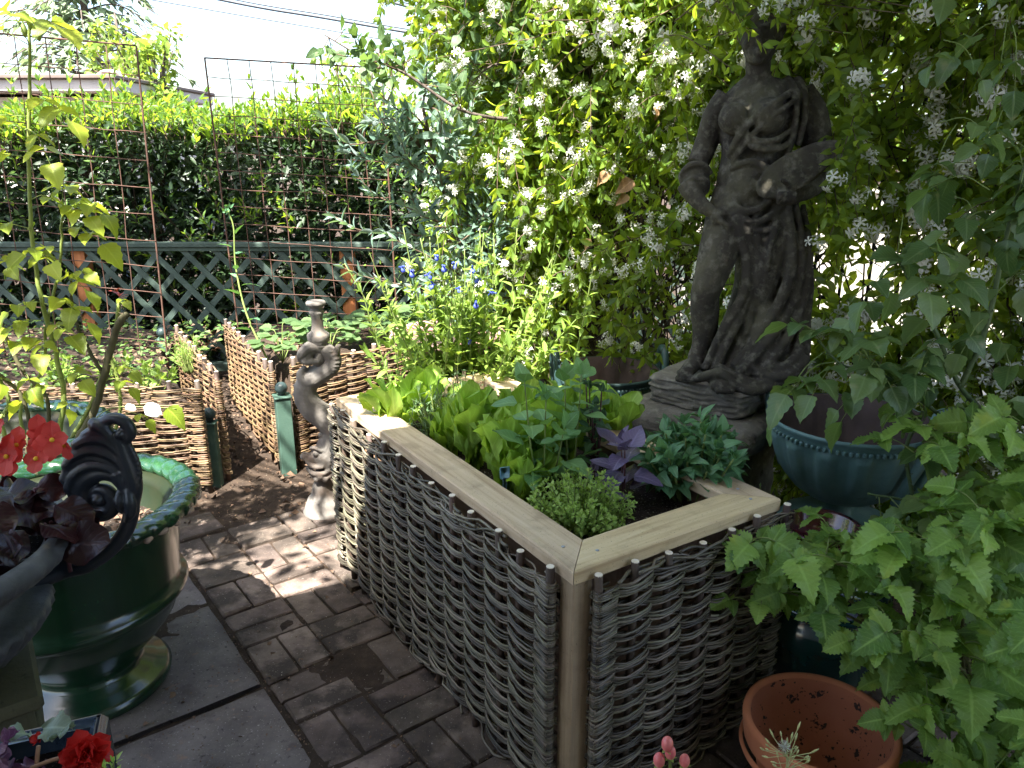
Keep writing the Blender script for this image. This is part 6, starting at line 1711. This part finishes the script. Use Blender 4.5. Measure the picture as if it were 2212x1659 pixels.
T_rast = [leaf_tpl(20, 2, 'ovate', .42, .25, c, .12, .06, i, .03) for i, c in enumerate((.5, .9, .3))]
T_rasl = [leaf_tpl(18, 2, 'ovate', .34, .25, .6, .12, .05, i, .03) for i in range(3)]
def raspberry(label, x, y, canes, seed, hmax=.75):
    global NR
    p = Pl('raspberry_bush', label, 'raspberry bush', (x, y, 0), 'raspberry bushes')
    q = Pl.__new__(Pl); q.root = p.root; q.P = []; q.D = []; q.N = []; q.S = []; q.st = p.st
    bk = MB()
    for (bx, by, ex, ey, ez) in canes:
        m = np.array([(bx * .6 + ex * .4), (by * .6 + ey * .4), ez * .75])
        P = spline([(bx, by, 0), m, (ex, ey, ez), (ex + (ex - bx) * .25, ey + (ey - by) * .25, ez - .04)], 26); bk.tube(P, np.linspace(.005, .002, 26), 7)
        for k in range(15):
            f = .2 + .8 * k / 14; b = P[min(25, int(f * 25))]; a = k * 2.4 + NR.uniform(0, 1)
            d = nrm(np.array([math.cos(a), math.sin(a) - .4, .35])); L = NR.uniform(.05, .10); e = b + d * L
            p.st.tube(spline([b, b + d * L * .6 + [0, 0, .01], e], 6), [.002, .0018, .0016, .0015, .0014, .0012], 5)
            s = NR.uniform(.050, .090) * (1.08 - .28 * f)
            nn = nrm(np.array([d[0] * .3, d[1] * .3 - .25, 1]) + NR.normal(0, .36, 3)); sd = nrm(np.cross(d, nn)); dd = nrm(d * [1, 1, .2] + [0, 0, -.25])
            p.leaf(e, dd, nn, s * 1.3)
            for w in (-1, 1): q.leaf(e - d * L * .12, nrm(dd * .35 + sd * w + NR.normal(0, .08, 3)), nrm(nn + NR.normal(0, .12, 3)), s * .95)
            if NR.random() < .4:
                e2 = b + d * L * .45
                for w in (-1, 1): q.leaf(e2, nrm(dd * .25 + sd * w), nrm(nn + NR.normal(0, .12, 3)), s * .8)
    bk.build('canes', stone('raspberry_cane', [(0.3, (0.08, 0.09, 0.035)), (0.7, (0.17, 0.16, 0.07))], 12, 0.6, 0.2, 90), p.root)
    foliage(p.root, T_rasl, L_rasp, q.P, q.D, q.N, q.S, 'leaflet', 150)
    p.finish(T_rast, L_rasp, M_gstem, 150, stname='leaf_stalks')
raspberry('raspberry bush arching over the terracotta pot, nearest the camera', 1.15, 1.45,
          [(1.2, 1.45, .95, 1.42, .36), (1.2, 1.4, 1.0, 1.30, .30), (1.15, 1.45, .90, 1.50, .50), (1.2, 1.5, .80, 1.62, .60), (1.1, 1.55, .70, 1.66, .50), (1.2, 1.35, 1.08, 1.2, .45), (1.25, 1.45, 1.12, 1.35, .62), (1.15, 1.6, .95, 1.6, .68), (1.2, 1.3, .97, 1.25, .22), (1.0, 1.6, .62, 1.70, .62), (1.2, 1.25, 1.0, 1.12, .36)], 1)
raspberry('raspberry bush behind the nearest one, beside the teal bowl', 1.45, 1.8,
          [(1.5, 1.8, 1.25, 1.70, .74), (1.45, 1.8, 1.10, 1.66, .68), (1.5, 1.7, 1.3, 1.6, .78), (1.4, 1.9, 1.15, 1.85, .62), (1.35, 1.85, .90, 1.78, .55), (1.5, 1.9, 1.4, 1.8, .85), (1.3, 1.8, 1.1, 1.7, .55), (1.4, 1.7, 1.15, 1.55, .5), (1.3, 1.8, .86, 1.72, .62), (1.35, 1.8, 1.30, 1.62, .80), (1.4, 1.75, 1.12, 1.6, .74), (1.45, 1.9, 1.12, 1.86, .84), (1.5, 1.9, 1.30, 1.84, .88)], 2)
raspberry('leafy raspberry bush filling the lower right corner', 1.25, 1.1,
          [(1.25, 1.1, 1.05, 1.05, .30), (1.3, 1.15, 1.12, 1.15, .5), (1.2, 1.2, .95, 1.20, .16), (1.2, 1.1, 1.0, 1.0, .15), (1.3, 1.2, 1.15, 1.3, .3), (1.25, 1.3, 1.05, 1.38, .12)], 3)

# ================================================================ BEGONIAS, HYPERICUM, WEEDS
T_begl = [leaf_tpl(8, 3, 'round', .46, .15, c, 0, .10, i) for i, c in enumerate((.5, .9, .2))]
def petals(kind, mat, n):
    tp = leaf_tpl(5, 2, 'round', .46, .1, kind, 0, .08, n); return leaf_mesh('petal', tp, mat)
def begonia():
    p = Pl('begonia', 'red begonia with glossy dark bronze leaves in the grey urn', 'begonia', (-1.10, 1.30, .81))
    for k in range(60):
        a = NR.uniform(0, 6.28); r = NR.uniform(.03, .22); b = np.array([-1.08 + r * math.cos(a), 1.32 + r * .8 * math.sin(a), .82 + NR.uniform(0, .13) * (1 - r * 2)])
        d = nrm(np.array([math.cos(a), math.sin(a) * .8 - .35, NR.uniform(-.5, .3)])); p.st.tube([b - [0, 0, .06], b], .004, 6); p.leaf(b, d, nrm(np.array([d[0] * .3, -.5, .9]) + NR.normal(0, .3, 3)), NR.uniform(.06, .10))
    p.finish(T_begl, L_beg, M_pstem, 300)
    me = [petals(.4, M_coral, 1), petals(-.2, M_coral, 2)]
    c_ = MB(); c_.ball((0, 0, 0), (.5, .5, .35), 10, 6); yc = mk_mesh('stamens', np.vstack(c_.V), np.vstack(c_.Q), None, None, [M_yellow])
    for (x, z) in [(-.947, .992), (-.925, 1.020), (-.900, 1.006), (-.887, 1.038), (-.868, 1.022), (-.848, 1.036), (-.935, 1.005), (-.852, 1.010), (-.99, 1.01), (-.885, .998), (-.965, 1.035)]:
        y = 1.34 + NR.uniform(-.02, .03); c = np.array([x - .0, y, z]); f = bpy.data.objects.new('flower', None); COL.objects.link(f); f.parent = p.root; f.location = c - org(p.root); ORG[f.name] = c
        nz = nrm(np.array([NR.normal(.1, .35), -1, NR.normal(.35, .3)])); u = nrm(np.cross(nz, [0, 0, 1])); w = np.cross(u, nz)
        for q, (an, s) in enumerate(((1.57, .034), (-1.57, .030), (.1, .024), (3.04, .024))):
            d = u * math.cos(an) + w * math.sin(an); put('petal', me[q % 2], f, c, nrm(d + nz * NR.uniform(.0, .25)), nrm(nz + NR.normal(0, .15, 3)), 1.1 * s * NR.uniform(.85, 1.15))
        put('stamens', yc, f, c + nz * .003, u, nz, .009)
begonia()
# two loose rose petals on the leaf tips and the stray leaf beside the scroll
mw = leaf_mesh('fallen_petal', leaf_tpl(5, 2, 'round', .45, .3, .6, 0, .1, 3), M_white)
for (x, y, z, s, lab) in ((-.875, 1.9, .80, .035, 'white fallen petal right of the scroll handle tip'), (-.93, 1.9, .81, .024, 'smaller white fallen petal left of the larger one')):
    pass

def red_begonia():
    p = Pl('double_begonia', 'ruffled scarlet double begonia with purple-leaved companion, bottom left corner', 'begonia', (-.70, .74, .72))
    tp = petals(.5, M_red, 4); tp2 = petals(-.3, M_red, 5)
    for (c, R0, n, nm) in (((-.573, .845, .770), .034, 46, 'flower'), ((-.633, .845, .797), .013, 9, 'flower_bud'), ((-.61, .80, .73), .016, 8, 'flower')):
        c = np.array(c); f = bpy.data.objects.new(nm, None); COL.objects.link(f); f.parent = p.root; f.location = c - org(p.root); ORG[f.name] = c
        nz = nrm(np.array([.15, -.9, .35])) if nm == 'flower' else nrm(np.array([0, -.5, .9])); u = nrm(np.cross(nz, [0, 0, 1])); w = np.cross(u, nz)
        for q in range(n):
            an = q * 2.4; fr = q / n; d = (u * math.cos(an) + w * math.sin(an)) * (1.15 - fr) + nz * (.15 + 1.0 * fr)
            put('petal', tp if q % 2 else tp2, f, c - nz * .004, nrm(d), nrm(nz + NR.normal(0, .45, 3)), R0 * (1.1 - .45 * fr) * NR.uniform(.85, 1.15))
    p.st.tube(spline([(-.66, .80, .70), (-.64, .83, .745), (-.634, .844, .785)], 10), .0028, 7)
    p.st.tube(spline([(-.64, .83, .762), (-.61, .84, .768), (-.578, .846, .768)], 10), .0028, 7)
    p.st.build('stems', stone('pink_stem', [(0.3, (0.45, 0.25, 0.15)), (0.7, (0.6, 0.4, 0.25))], 20, .5, 0, 1), p.root)
    L_heu = leafmat('purple_ruffled_leaf', (0.10, 0.035, 0.075), (0.30, 0.18, 0.26), (0.3, 0.1, 0.25), .25, .4, .4); L_gr = leafmat('grey_scalloped_leaf', (0.13, 0.18, 0.13), (0.24, 0.30, 0.22), (0.3, 0.4, 0.2), .25, .5, .5)
    m1 = leaf_mesh('ruffled_leaf', leaf_tpl(12, 3, 'round', .48, .2, .4, .10, .28, 3), L_heu); m2 = leaf_mesh('scalloped_leaf', leaf_tpl(12, 3, 'round', .48, .2, .4, .08, .12, 5), L_gr)
    for k in range(26): put('ruffled_leaf', m1, p.root, (-.675 + NR.normal(0, .026), .81 + NR.uniform(-.02, .04), .775 + NR.uniform(-.04, .022)), nrm(NR.normal(0, 1, 3) + [.2, 0, .5]), nrm(NR.normal(0, .6, 3) + [0, -.8, .5]), NR.uniform(.026, .044))
    for (x, y, z, s) in ((-.635, .86, .800, .042), (-.605, .86, .795, .036), (-.655, .86, .792, .036), (-.595, .82, .742, .034), (-.63, .80, .735, .034), (-.66, .80, .745, .03), (-.58, .79, .735, .03), (-.645, .80, .72, .04)):
        put('scalloped_leaf', m2, p.root, (x, y, z), nrm(np.array([NR.normal(.3, .5), NR.normal(-.2, .3), .3])), nrm(np.array([NR.normal(0, .3), -.4, 1])), s)
red_begonia()
bush('trailing_sprig', 'small fresh green sprig beside the slate-blue pot, bottom left', -.525, .79, 5, .03, .085, .016, multi(3, 1, 'ovate', .28, 2), L_thyme, M_gstem, .007, .9, 'plant', .71, .0012)

M_berry = stone('pink_berry', [(0.3, (0.62, 0.10, 0.11)), (0.7, (0.75, 0.22, 0.20))], 60, 0.3, 0, 1, spec=.6)
def hyper():
    p = Pl('hypericum', 'sprig of pink-red hypericum berries at the bottom edge', 'plant', (.2, .80, .55))
    for (x, z, r) in ((.197, .828, .0095), (.2015, .815, .0088), (.188, .803, .0095), (.2205, .802, .0085)):
        y = .80; p.st.tube(spline([(.203, y, .70), (.204, y, .77), (x * .6 + .204 * .4, y, z - .018), (x, y, z - .008)], 10), .0018, 6)
        mb = MB(); mb.ball((x, y, z), (r * .8, r * .8, r * 1.15), 14, 10); b = mb.build('berry', M_berry, p.root)
        for q in range(5):
            a = q * 1.257; p.leaf(np.array([x, y, z - r * .9]), (math.cos(a), math.sin(a), .1), (0, 0, 1), .009)
    p.finish(multi(3, 1, 'ovate', .35, 1), L_thyme, M_gstem, 60, 'sepal')
hyper()
def weed():
    p = Pl('seeding_weed', 'pale weed with narrow seed pods in front of the terracotta pot', 'weed', (.54, 1.25, 0))
    b = np.array([.545, 1.25, .0]); main = spline([b, b + [0, 0, .2], b + [.005, 0, .36], b + [0, 0, .40]], 16); p.st.tube(main, .0018, 6)
    for k in range(34):
        q = main[NR.integers(8, 16)]; d = nrm(np.array([NR.normal(0, 1), NR.normal(0, .6), NR.uniform(.1, 1.0)])); e = q + d * NR.uniform(.02, .055)
        p.st.tube([q, q + d * .01, e], .0008, 4); f = e + nrm(d + [0, 0, .4]) * NR.uniform(.008, .018); p.st.tube([e, (e + f) / 2, f], [.0012, .0024, .0008], 5)
    mk = stone('dry_weed', [(0.3, (0.35, 0.36, 0.14)), (0.7, (0.48, 0.47, 0.22))], 20, .6, 0, 1)
    p.finish([], None, mk) if False else p.st.build('stems', mk, p.root)
    mb = MB()
    for k in range(60):
        d = nrm(NR.normal(0, 1, 3)); mb.tube([b + [-.005, 0, .415], b + np.array([-.005, 0, .415]) + d * .013], .00035, 3)
    mb.build('seed_fluff', M_white, p.root)
weed()
def tall_weed():
    p = Pl('tall_weed', 'tall thin weed with toothed leaves standing before the lattice, left of centre', 'weed', (-1.46, 4.2, .4))
    P = spline([(-1.30, 4.0, .42), (-1.42, 4.05, .70), (-1.47, 4.1, .95), (-1.46, 4.1, 1.15), (-1.48, 4.1, 1.24)], 24); p.st.tube(P, np.linspace(.006, .003, 24), 7)
    p.along(P, .10, .06, .15, .9, False, 1.2, .2, .9, False, .1, .3)
    for k in range(14): p.leaf(P[-1] + NR.normal(0, .02, 3), nrm(NR.normal(0, 1, 3) + [0, 0, .5]), NR.normal(0, 1, 3), .03)
    p.finish(multi(8, 1, 'ovate', .24, 3, fold=.3, curl=.6, serr=.12), L_pep, M_gstem, 80)
tall_weed()
T_straw = multi(8, 1, 'round', .44, 3, fold=.2, curl=.3, serr=.07)
def bedplants():
    spots = [(-1.02, 4.15, 'strawberry plant in the back bed just right of the serpent column top'), (-.78, 4.3, 'strawberry plant in the middle of the right back bed'), (-.50, 4.45, 'strawberry plant beside the cast urn'), (-1.25, 4.05, 'strawberry plant left of the serpent column top'), (-.62, 4.6, 'strawberry plant at the back of the right bed by the lattice')]
    for (x, y, lab) in spots:
        p = Pl('strawberry_plant', lab, 'plant', (x, y, .43), 'strawberry plants')
        for k in range(13):
            a = k * 2.4; r = NR.uniform(.04, .15); e = np.array([x + r * math.cos(a), y + r * math.sin(a), .45 + NR.uniform(.08, .2)])
            p.st.tube(spline([(x, y, .43), (x + r * .5 * math.cos(a), y + r * .5 * math.sin(a), e[2] - .02), e], 8), .002, 5)
            for w in (-.9, 0, .9):
                d = nrm(np.array([math.cos(a + w), math.sin(a + w), .1])); p.leaf(e, d, nrm(np.array([d[0] * .2, -.3, 1])), NR.uniform(.06, .085))
        p.finish(T_straw, L_apple, M_gstem, 60)
    for (x, y, h, n, lab) in [(-2.25, 3.7, .12, 14, 'small leafy seedling behind the wide front hurdle'), (-1.75, 3.62, .14, 12, 'leafy seedling near the right end of the wide front hurdle'), (-2.05, 3.8, .10, 10, 'little seedling in the middle of the left bed')]:
        bush('seedling', lab, x, y, n, .09, h, .05, multi(4, 1, 'ovate', .3, 2), L_salvia, M_gstem, .03, 1.0, 'plant', .41)
    bush('grass_tuft', 'tuft of bright grass at the corner of the left bed', -1.72, 3.95, 30, .07, .16, .07, multi(3, 1, 'strap', .03, 2, curl=.6), L_salvia, M_gstem, .05, .3, 'plant', .41)
bedplants()
bush('yellow_flowered_weed', 'wiry weed with tiny yellow flowers in the dark gap below the statue base', .80, 2.25, 9, .07, .17, .02, multi(3, 1, 'ovate', .3, 2), L_tarr, M_gstem, .05, .9, 'weed', .35)
# ================================================================ FAR BACKGROUND
def crown_tree(name, label, x, y, h, rad, nleaf, lsize, lm, conifer=False, trunk_r=.12, zlow=.3, seed=0):
    rr = np.random.default_rng(seed)
    t = thing(name, label, 'tree', (x, y, 0))
    tb = MB(); tb.tube(spline([(x, y, -.05), (x + .1, y, h * .4), (x, y, h * .97)], 12), np.linspace(trunk_r, trunk_r * .15, 12), 8)
    P = []; D = []; Nn = []; S = []
    if conifer:
        k = 0; z = h * zlow
        while z < h * .99:
            f = (z - h * zlow) / (h * (1 - zlow)); Lb = rad * (1 - f) ** .8 + .15
            for q in range(5):
                a = k * 2.4 + q * 1.2566 + rr.normal(0, .2); L_ = Lb * rr.uniform(.75, 1.1); dr = np.array([math.cos(a), math.sin(a), 0])
                Q = spline([(x, y, z), np.array([x, y, z]) + dr * L_ * .5 + [0, 0, .08 * L_], np.array([x, y, z]) + dr * L_ + [0, 0, -.22 * L_]], 10); tb.tube(Q, np.linspace(.03, .008, 10), 4)
                for m in range(int(22 * L_ / rad) + 6):
                    u = rr.uniform(.15, 1); b = Q[int(u * 9)]; sd = np.array([-dr[1], dr[0], 0]) * rr.choice([-1, 1]); d = nrm(sd * .8 + dr * .7 + [0, 0, rr.uniform(-.5, .1)])
                    P.append(b + d * .1 * rr.random()); D.append(d); Nn.append(nrm(rr.normal(0, .4, 3) + [0, 0, 1])); S.append(lsize * rr.uniform(.6, 1.3) * (1.15 - u * .4))
            z += h * .034 * rr.uniform(.8, 1.2); k += 1
        tp = leaf_tpl(4, 1, 'lance', .16, .2, .9, .35)
    else:
        cl = []
        for q in range(26):
            a = rr.uniform(0, 6.28); e = rr.uniform(-.6, 1); r = rad * rr.uniform(.35, .9); c = np.array([x + r * math.cos(a), y + r * math.sin(a), h * .68 + e * h * .27]); cl.append((c, rad * rr.uniform(.22, .4)))
            tb.tube(spline([(x, y, h * rr.uniform(.3, .55)), (c + np.array([x, y, h * .5])) / 2 + [0, 0, .1], c], 8), np.linspace(trunk_r * .35, .012, 8), 5)
        for q in range(nleaf):
            c, r = cl[rr.integers(0, 26)]; v = nrm(rr.normal(0, 1, 3)) * r * rr.random() ** .4; P.append(c + v); D.append(nrm(rr.normal(0, 1, 3) + [0, 0, -.3])); Nn.append(nrm(rr.normal(0, .6, 3) + [0, 0, 1])); S.append(lsize * rr.uniform(.6, 1.3))
        tp = leaf_tpl(2, 1, 'ovate', .36, .2, .5)
    tb.build('trunk', M_bark, t)
    o = batch('crown', tp, np.array(P), np.array(D), np.array(Nn), np.array(S), lm, t); o['kind'] = 'stuff'
    return t
L_con = leafmat('cedar_needles', (0.16, 0.22, 0.13), (0.26, 0.33, 0.19), (0.34, 0.44, 0.20), .35, .6, .0)
L_far = leafmat('far_leaf', (0.11, 0.19, 0.03), (0.20, 0.30, 0.05), (0.5, 0.62, 0.08), .45, .5, .0)
L_mid = leafmat('street_leaf', (0.06, 0.12, 0.02), (0.13, 0.22, 0.04), (0.4, 0.55, 0.07), .4, .5, .0)
crown_tree('cedar_tree', 'tall pale feathery cedar beyond the house roof, upper left', -11.2, 22, 8.6, 3.6, 0, .42, L_con, True, .22, .18, 4)
crown_tree('small_tree', 'yellow-green tree top showing between the two trellises', -6.75, 15.5, 3.75, .75, 900, .15, L_far, False, .1, .3, 5)
crown_tree('small_tree', 'light green tree top rising right behind the left trellis', -8.0, 17.0, 4.3, .7, 700, .15, L_far, False, .1, .3, 8)
crown_tree('street_tree', 'low leafy tree beyond the hedge, right of the second trellis', -2.4, 13.5, 3.0, 1.0, 900, .15, L_far, False, .1, .3, 6)
crown_tree('street_tree', 'sunlit green tree glimpsed through the jasmine right of the statue', 3.2, 8.5, 3.2, 1.7, 3600, .16, L_mid, False, .1, .3, 7)
crown_tree('street_tree', 'big green tree behind the jasmine at the right edge', 6.5, 8.0, 5.0, 2.6, 5200, .2, L_mid, False, .15, .3, 9)
crown_tree('street_tree', 'green tree far behind the middle of the jasmine', 1.2, 11.0, 4.6, 2.2, 4200, .2, L_mid, False, .15, .3, 10)

# low house roof
M_roof = stone('pale_roof', [(0.3, (0.42, 0.38, 0.35)), (0.7, (0.55, 0.50, 0.46))], 3, .8, .2, 30)
M_wallf = stone('cream_wall', [(0.3, (0.50, 0.46, 0.40)), (0.7, (0.62, 0.58, 0.52))], 2, .9, .2, 30)
hs = thing('house', 'low house with a flat pale roof edge beyond the hedge, upper left', 'house', (-8.6, 16, 0))
mb = MB(); mb.box((-9.5, 16.0, 1.2), (5.2, 3.6, 2.4)); mb.build('wall', M_wallf, hs, False)
mb = MB(); mb.box((-9.6, 15.9, 2.56), (6.0, 4.4, .20), None, .02); mb.build('roof', M_roof, hs, False)
mb = MB(); mb.box((-9.6, 15.86, 2.69), (6.1, 4.5, .06), None, .01); mb.build('gutter', stone('gutter_brown', [(0.3, (0.12, 0.09, 0.075)), (0.7, (0.18, 0.14, 0.12))], 3, .6, 0, 1), hs, False)
mb = MB(); mb.tube(spline([(-7.4, 14.6, 2.70), (-7.2, 14.6, 2.85), (-6.9, 14.6, 2.80), (-6.75, 14.6, 2.62)], 12), .035, 8); mb.build('vent_pipe', M_roof, hs)
# pale garden wall and drive beyond the jasmine
gw = thing('garden_wall', 'pale rendered wall beyond the jasmine, seen in bright glimpses', 'wall', (5, 7, 0))
mb = MB(); mb.box((5.2, 6.6, .6), (7.5, .2, 1.2), None, .01); mb.build('render', stone('garden_wall_render', [(0.3, (0.30, 0.28, 0.24)), (0.7, (0.42, 0.39, 0.34))], 2, .9, .2, 30), gw, False)
mb = MB(); mb.box((5.2, 6.6, 1.225), (7.6, .28, .05), None, .01); mb.build('coping', M_roof, gw, False)
mb = MB()
xs = np.linspace(1.6, 9, 12); ys = np.linspace(3.9, 6.4, 8)
V = np.array([(x, y + (0 if x > 2.6 else .5), .012) for y in ys for x in xs]); Q = [[j * 12 + i, j * 12 + i + 1, (j + 1) * 12 + i + 1, (j + 1) * 12 + i] for j in range(7) for i in range(11)]
mb.add(V, Q); tag(mb.build('driveway', stone('pale_concrete', [(0.3, (0.26, 0.245, 0.22)), (0.7, (0.36, 0.34, 0.31))], 3, .9, .3, 60)), kind='structure')

# cables
M_cable = stone('cable', [(0.3, (0.03, 0.035, 0.045)), (0.7, (0.06, 0.065, 0.075))], 20, .5, 0, 1)
def cable(label, pts, r, lash):
    t = thing('overhead_cable', label, 'cable', pts[0], 'overhead cables')
    P = spline(pts, 60); mb = MB(); mb.tube(P, r, 8); mb.build('line', M_cable, t)
    if lash:
        mb = MB(); mb.tube(P + np.array([0, 0, r * 2.1]), r * .55, 6); mb.build('messenger', M_cable, t)
cable('thin overhead wire crossing the sky from upper left', [(-7.2, 12, 3.9), (-5.08, 12, 3.56), (-3.2, 12, 3.26), (-.976, 12, 2.93), (2.5, 12, 2.55)], .008, False)
cable('thick lashed overhead cable left of the apple leaves', [(-7.5, 12, 4.25), (-4.1, 12, 3.56), (-2.675, 12, 3.33), (-.836, 12, 3.05), (2.5, 12, 2.65)], .019, True)
cable('upper lashed overhead cable at the top of the sky', [(-6, 12, 4.6), (-1.87, 12, 3.57), (-.70, 12, 3.33), (2.5, 12, 2.75)], .019, True)

# ================================================================ OVERHEAD SHADE (out of view): roof, wall and tree crowns added to shade the scene
er = thing('unseen_veranda_roof', 'unseen white boarded veranda roof added to shade the near paving', 'roof', (0, 0, 2.95))  # unseen roof, placed and trimmed to shade the near ground
ed = nrm(np.array([.92, .40])); en = np.array([-ed[1], ed[0]])
AXE = np.array([[ed[0], ed[1], 0], [en[0], en[1], 0], [0, 0, 1]])
base = np.array([-1.097, 1.165]) - en * .15
M_whitep = stone('white_paint', [(0.3, (0.68, 0.66, 0.62)), (0.7, (0.76, 0.74, 0.70))], 3, .6, 0, 1)
for k in range(6):
    c = base - ed * .05 - en * (.15 + .3 * k); mb = MB(); mb.box((c[0], c[1], 2.98), (5.7, .294, .04), AXE, .003); mb.build('board', M_whitep, er, False)
mb = MB(); c = base - ed * .05 - en * .02; mb.box((c[0], c[1], 2.92), (5.7, .04, .16), AXE, .004); mb.build('fascia', M_whitep, er, False)
hw = thing('unseen_house_wall', 'cream rendered house wall added out of view behind the veranda to dim the foreground', 'wall', (0, -.5, 0))  # unseen wall added to cut sky light on the foreground
M_hw = stone('cream_render', [(0.3, (0.34, 0.33, 0.31)), (0.7, (0.42, 0.41, 0.39))], 3, .9, .3, 40)
c = base - ed * .45 - en * 1.95; mb = MB(); mb.box((c[0], c[1], 1.5), (4.9, .12, 3.1), AXE, .004); mb.build('wall', M_hw, hw, False)
def overhang(label, boxes, n, size, seed, x, y):
    rr = np.random.default_rng(seed); t = thing('shade_tree', label, 'tree', (x, y, 0))
    tb = MB(); tb.tube(spline([(x, y, 0), (x - .1, y, 1.6), (x - .3, y - .1, 3.2), (x - .5, y - .2, 4.2)], 14), np.linspace(.10, .04, 14), 9)
    P = []
    for (x0, x1, y0, y1, z0, z1, w, cl) in boxes:
        cs = np.stack([rr.uniform(x0, x1, cl), rr.uniform(y0, y1, cl), rr.uniform(z0, z1, cl)], 1)
        for c in cs[:min(cl, 26)]: tb.tube(spline([(x - .3, y - .1, 3.2), (np.array([x - .3, y - .1, 3.4]) + c) / 2 + [0, 0, .15], c], 8), np.linspace(.025, .006, 8), 5)
        m = int(n * w); k = rr.integers(0, cl, m); v = nrm(rr.normal(0, 1, (m, 3))) * (rr.random((m, 1)) ** .5) * .22
        P.append(cs[k] + v)
    P = np.vstack(P); m = len(P)
    tb.build('trunk', M_bark, t)
    o = batch('crown', leaf_tpl(2, 1, 'ovate', .34, .2, .5), P, rr.normal(0, 1, (m, 3)), rr.normal(0, .7, (m, 3)) + [0, 0, 1], rr.uniform(.6, 1.2, m) * size, L_jas, t); o['kind'] = 'stuff'
overhang('dark trunk of a tree standing in the jasmine at the right edge', [(1.0, 3.6, 2.3, 3.3, 2.95, 3.7, 1.0, 120), (.0, 2.6, 1.3, 2.3, 2.95, 3.3, .36, 46), (.1, .95, 1.5, 2.35, 2.95, 3.3, .3, 30)], 15000, .10, 1, 2.15, 2.75)  # crown clusters out of view, placed to shade the statue and right-hand jasmine
overhang('unseen slim tree at left, crown shaped to dapple the back beds and darken the hedge face', [(-4.6, -1.0, 3.55, 4.28, 3.4, 3.6, .55, 44), (-4.2, -1.3, 2.9, 3.6, 3.3, 3.6, .2, 16), (-2.6, -.5, .95, 1.7, 3.2, 3.5, .10, 16)], 8000, .10, 2, -4.6, 3.6)  # out-of-view crown set to keep the hedge face dark below its top
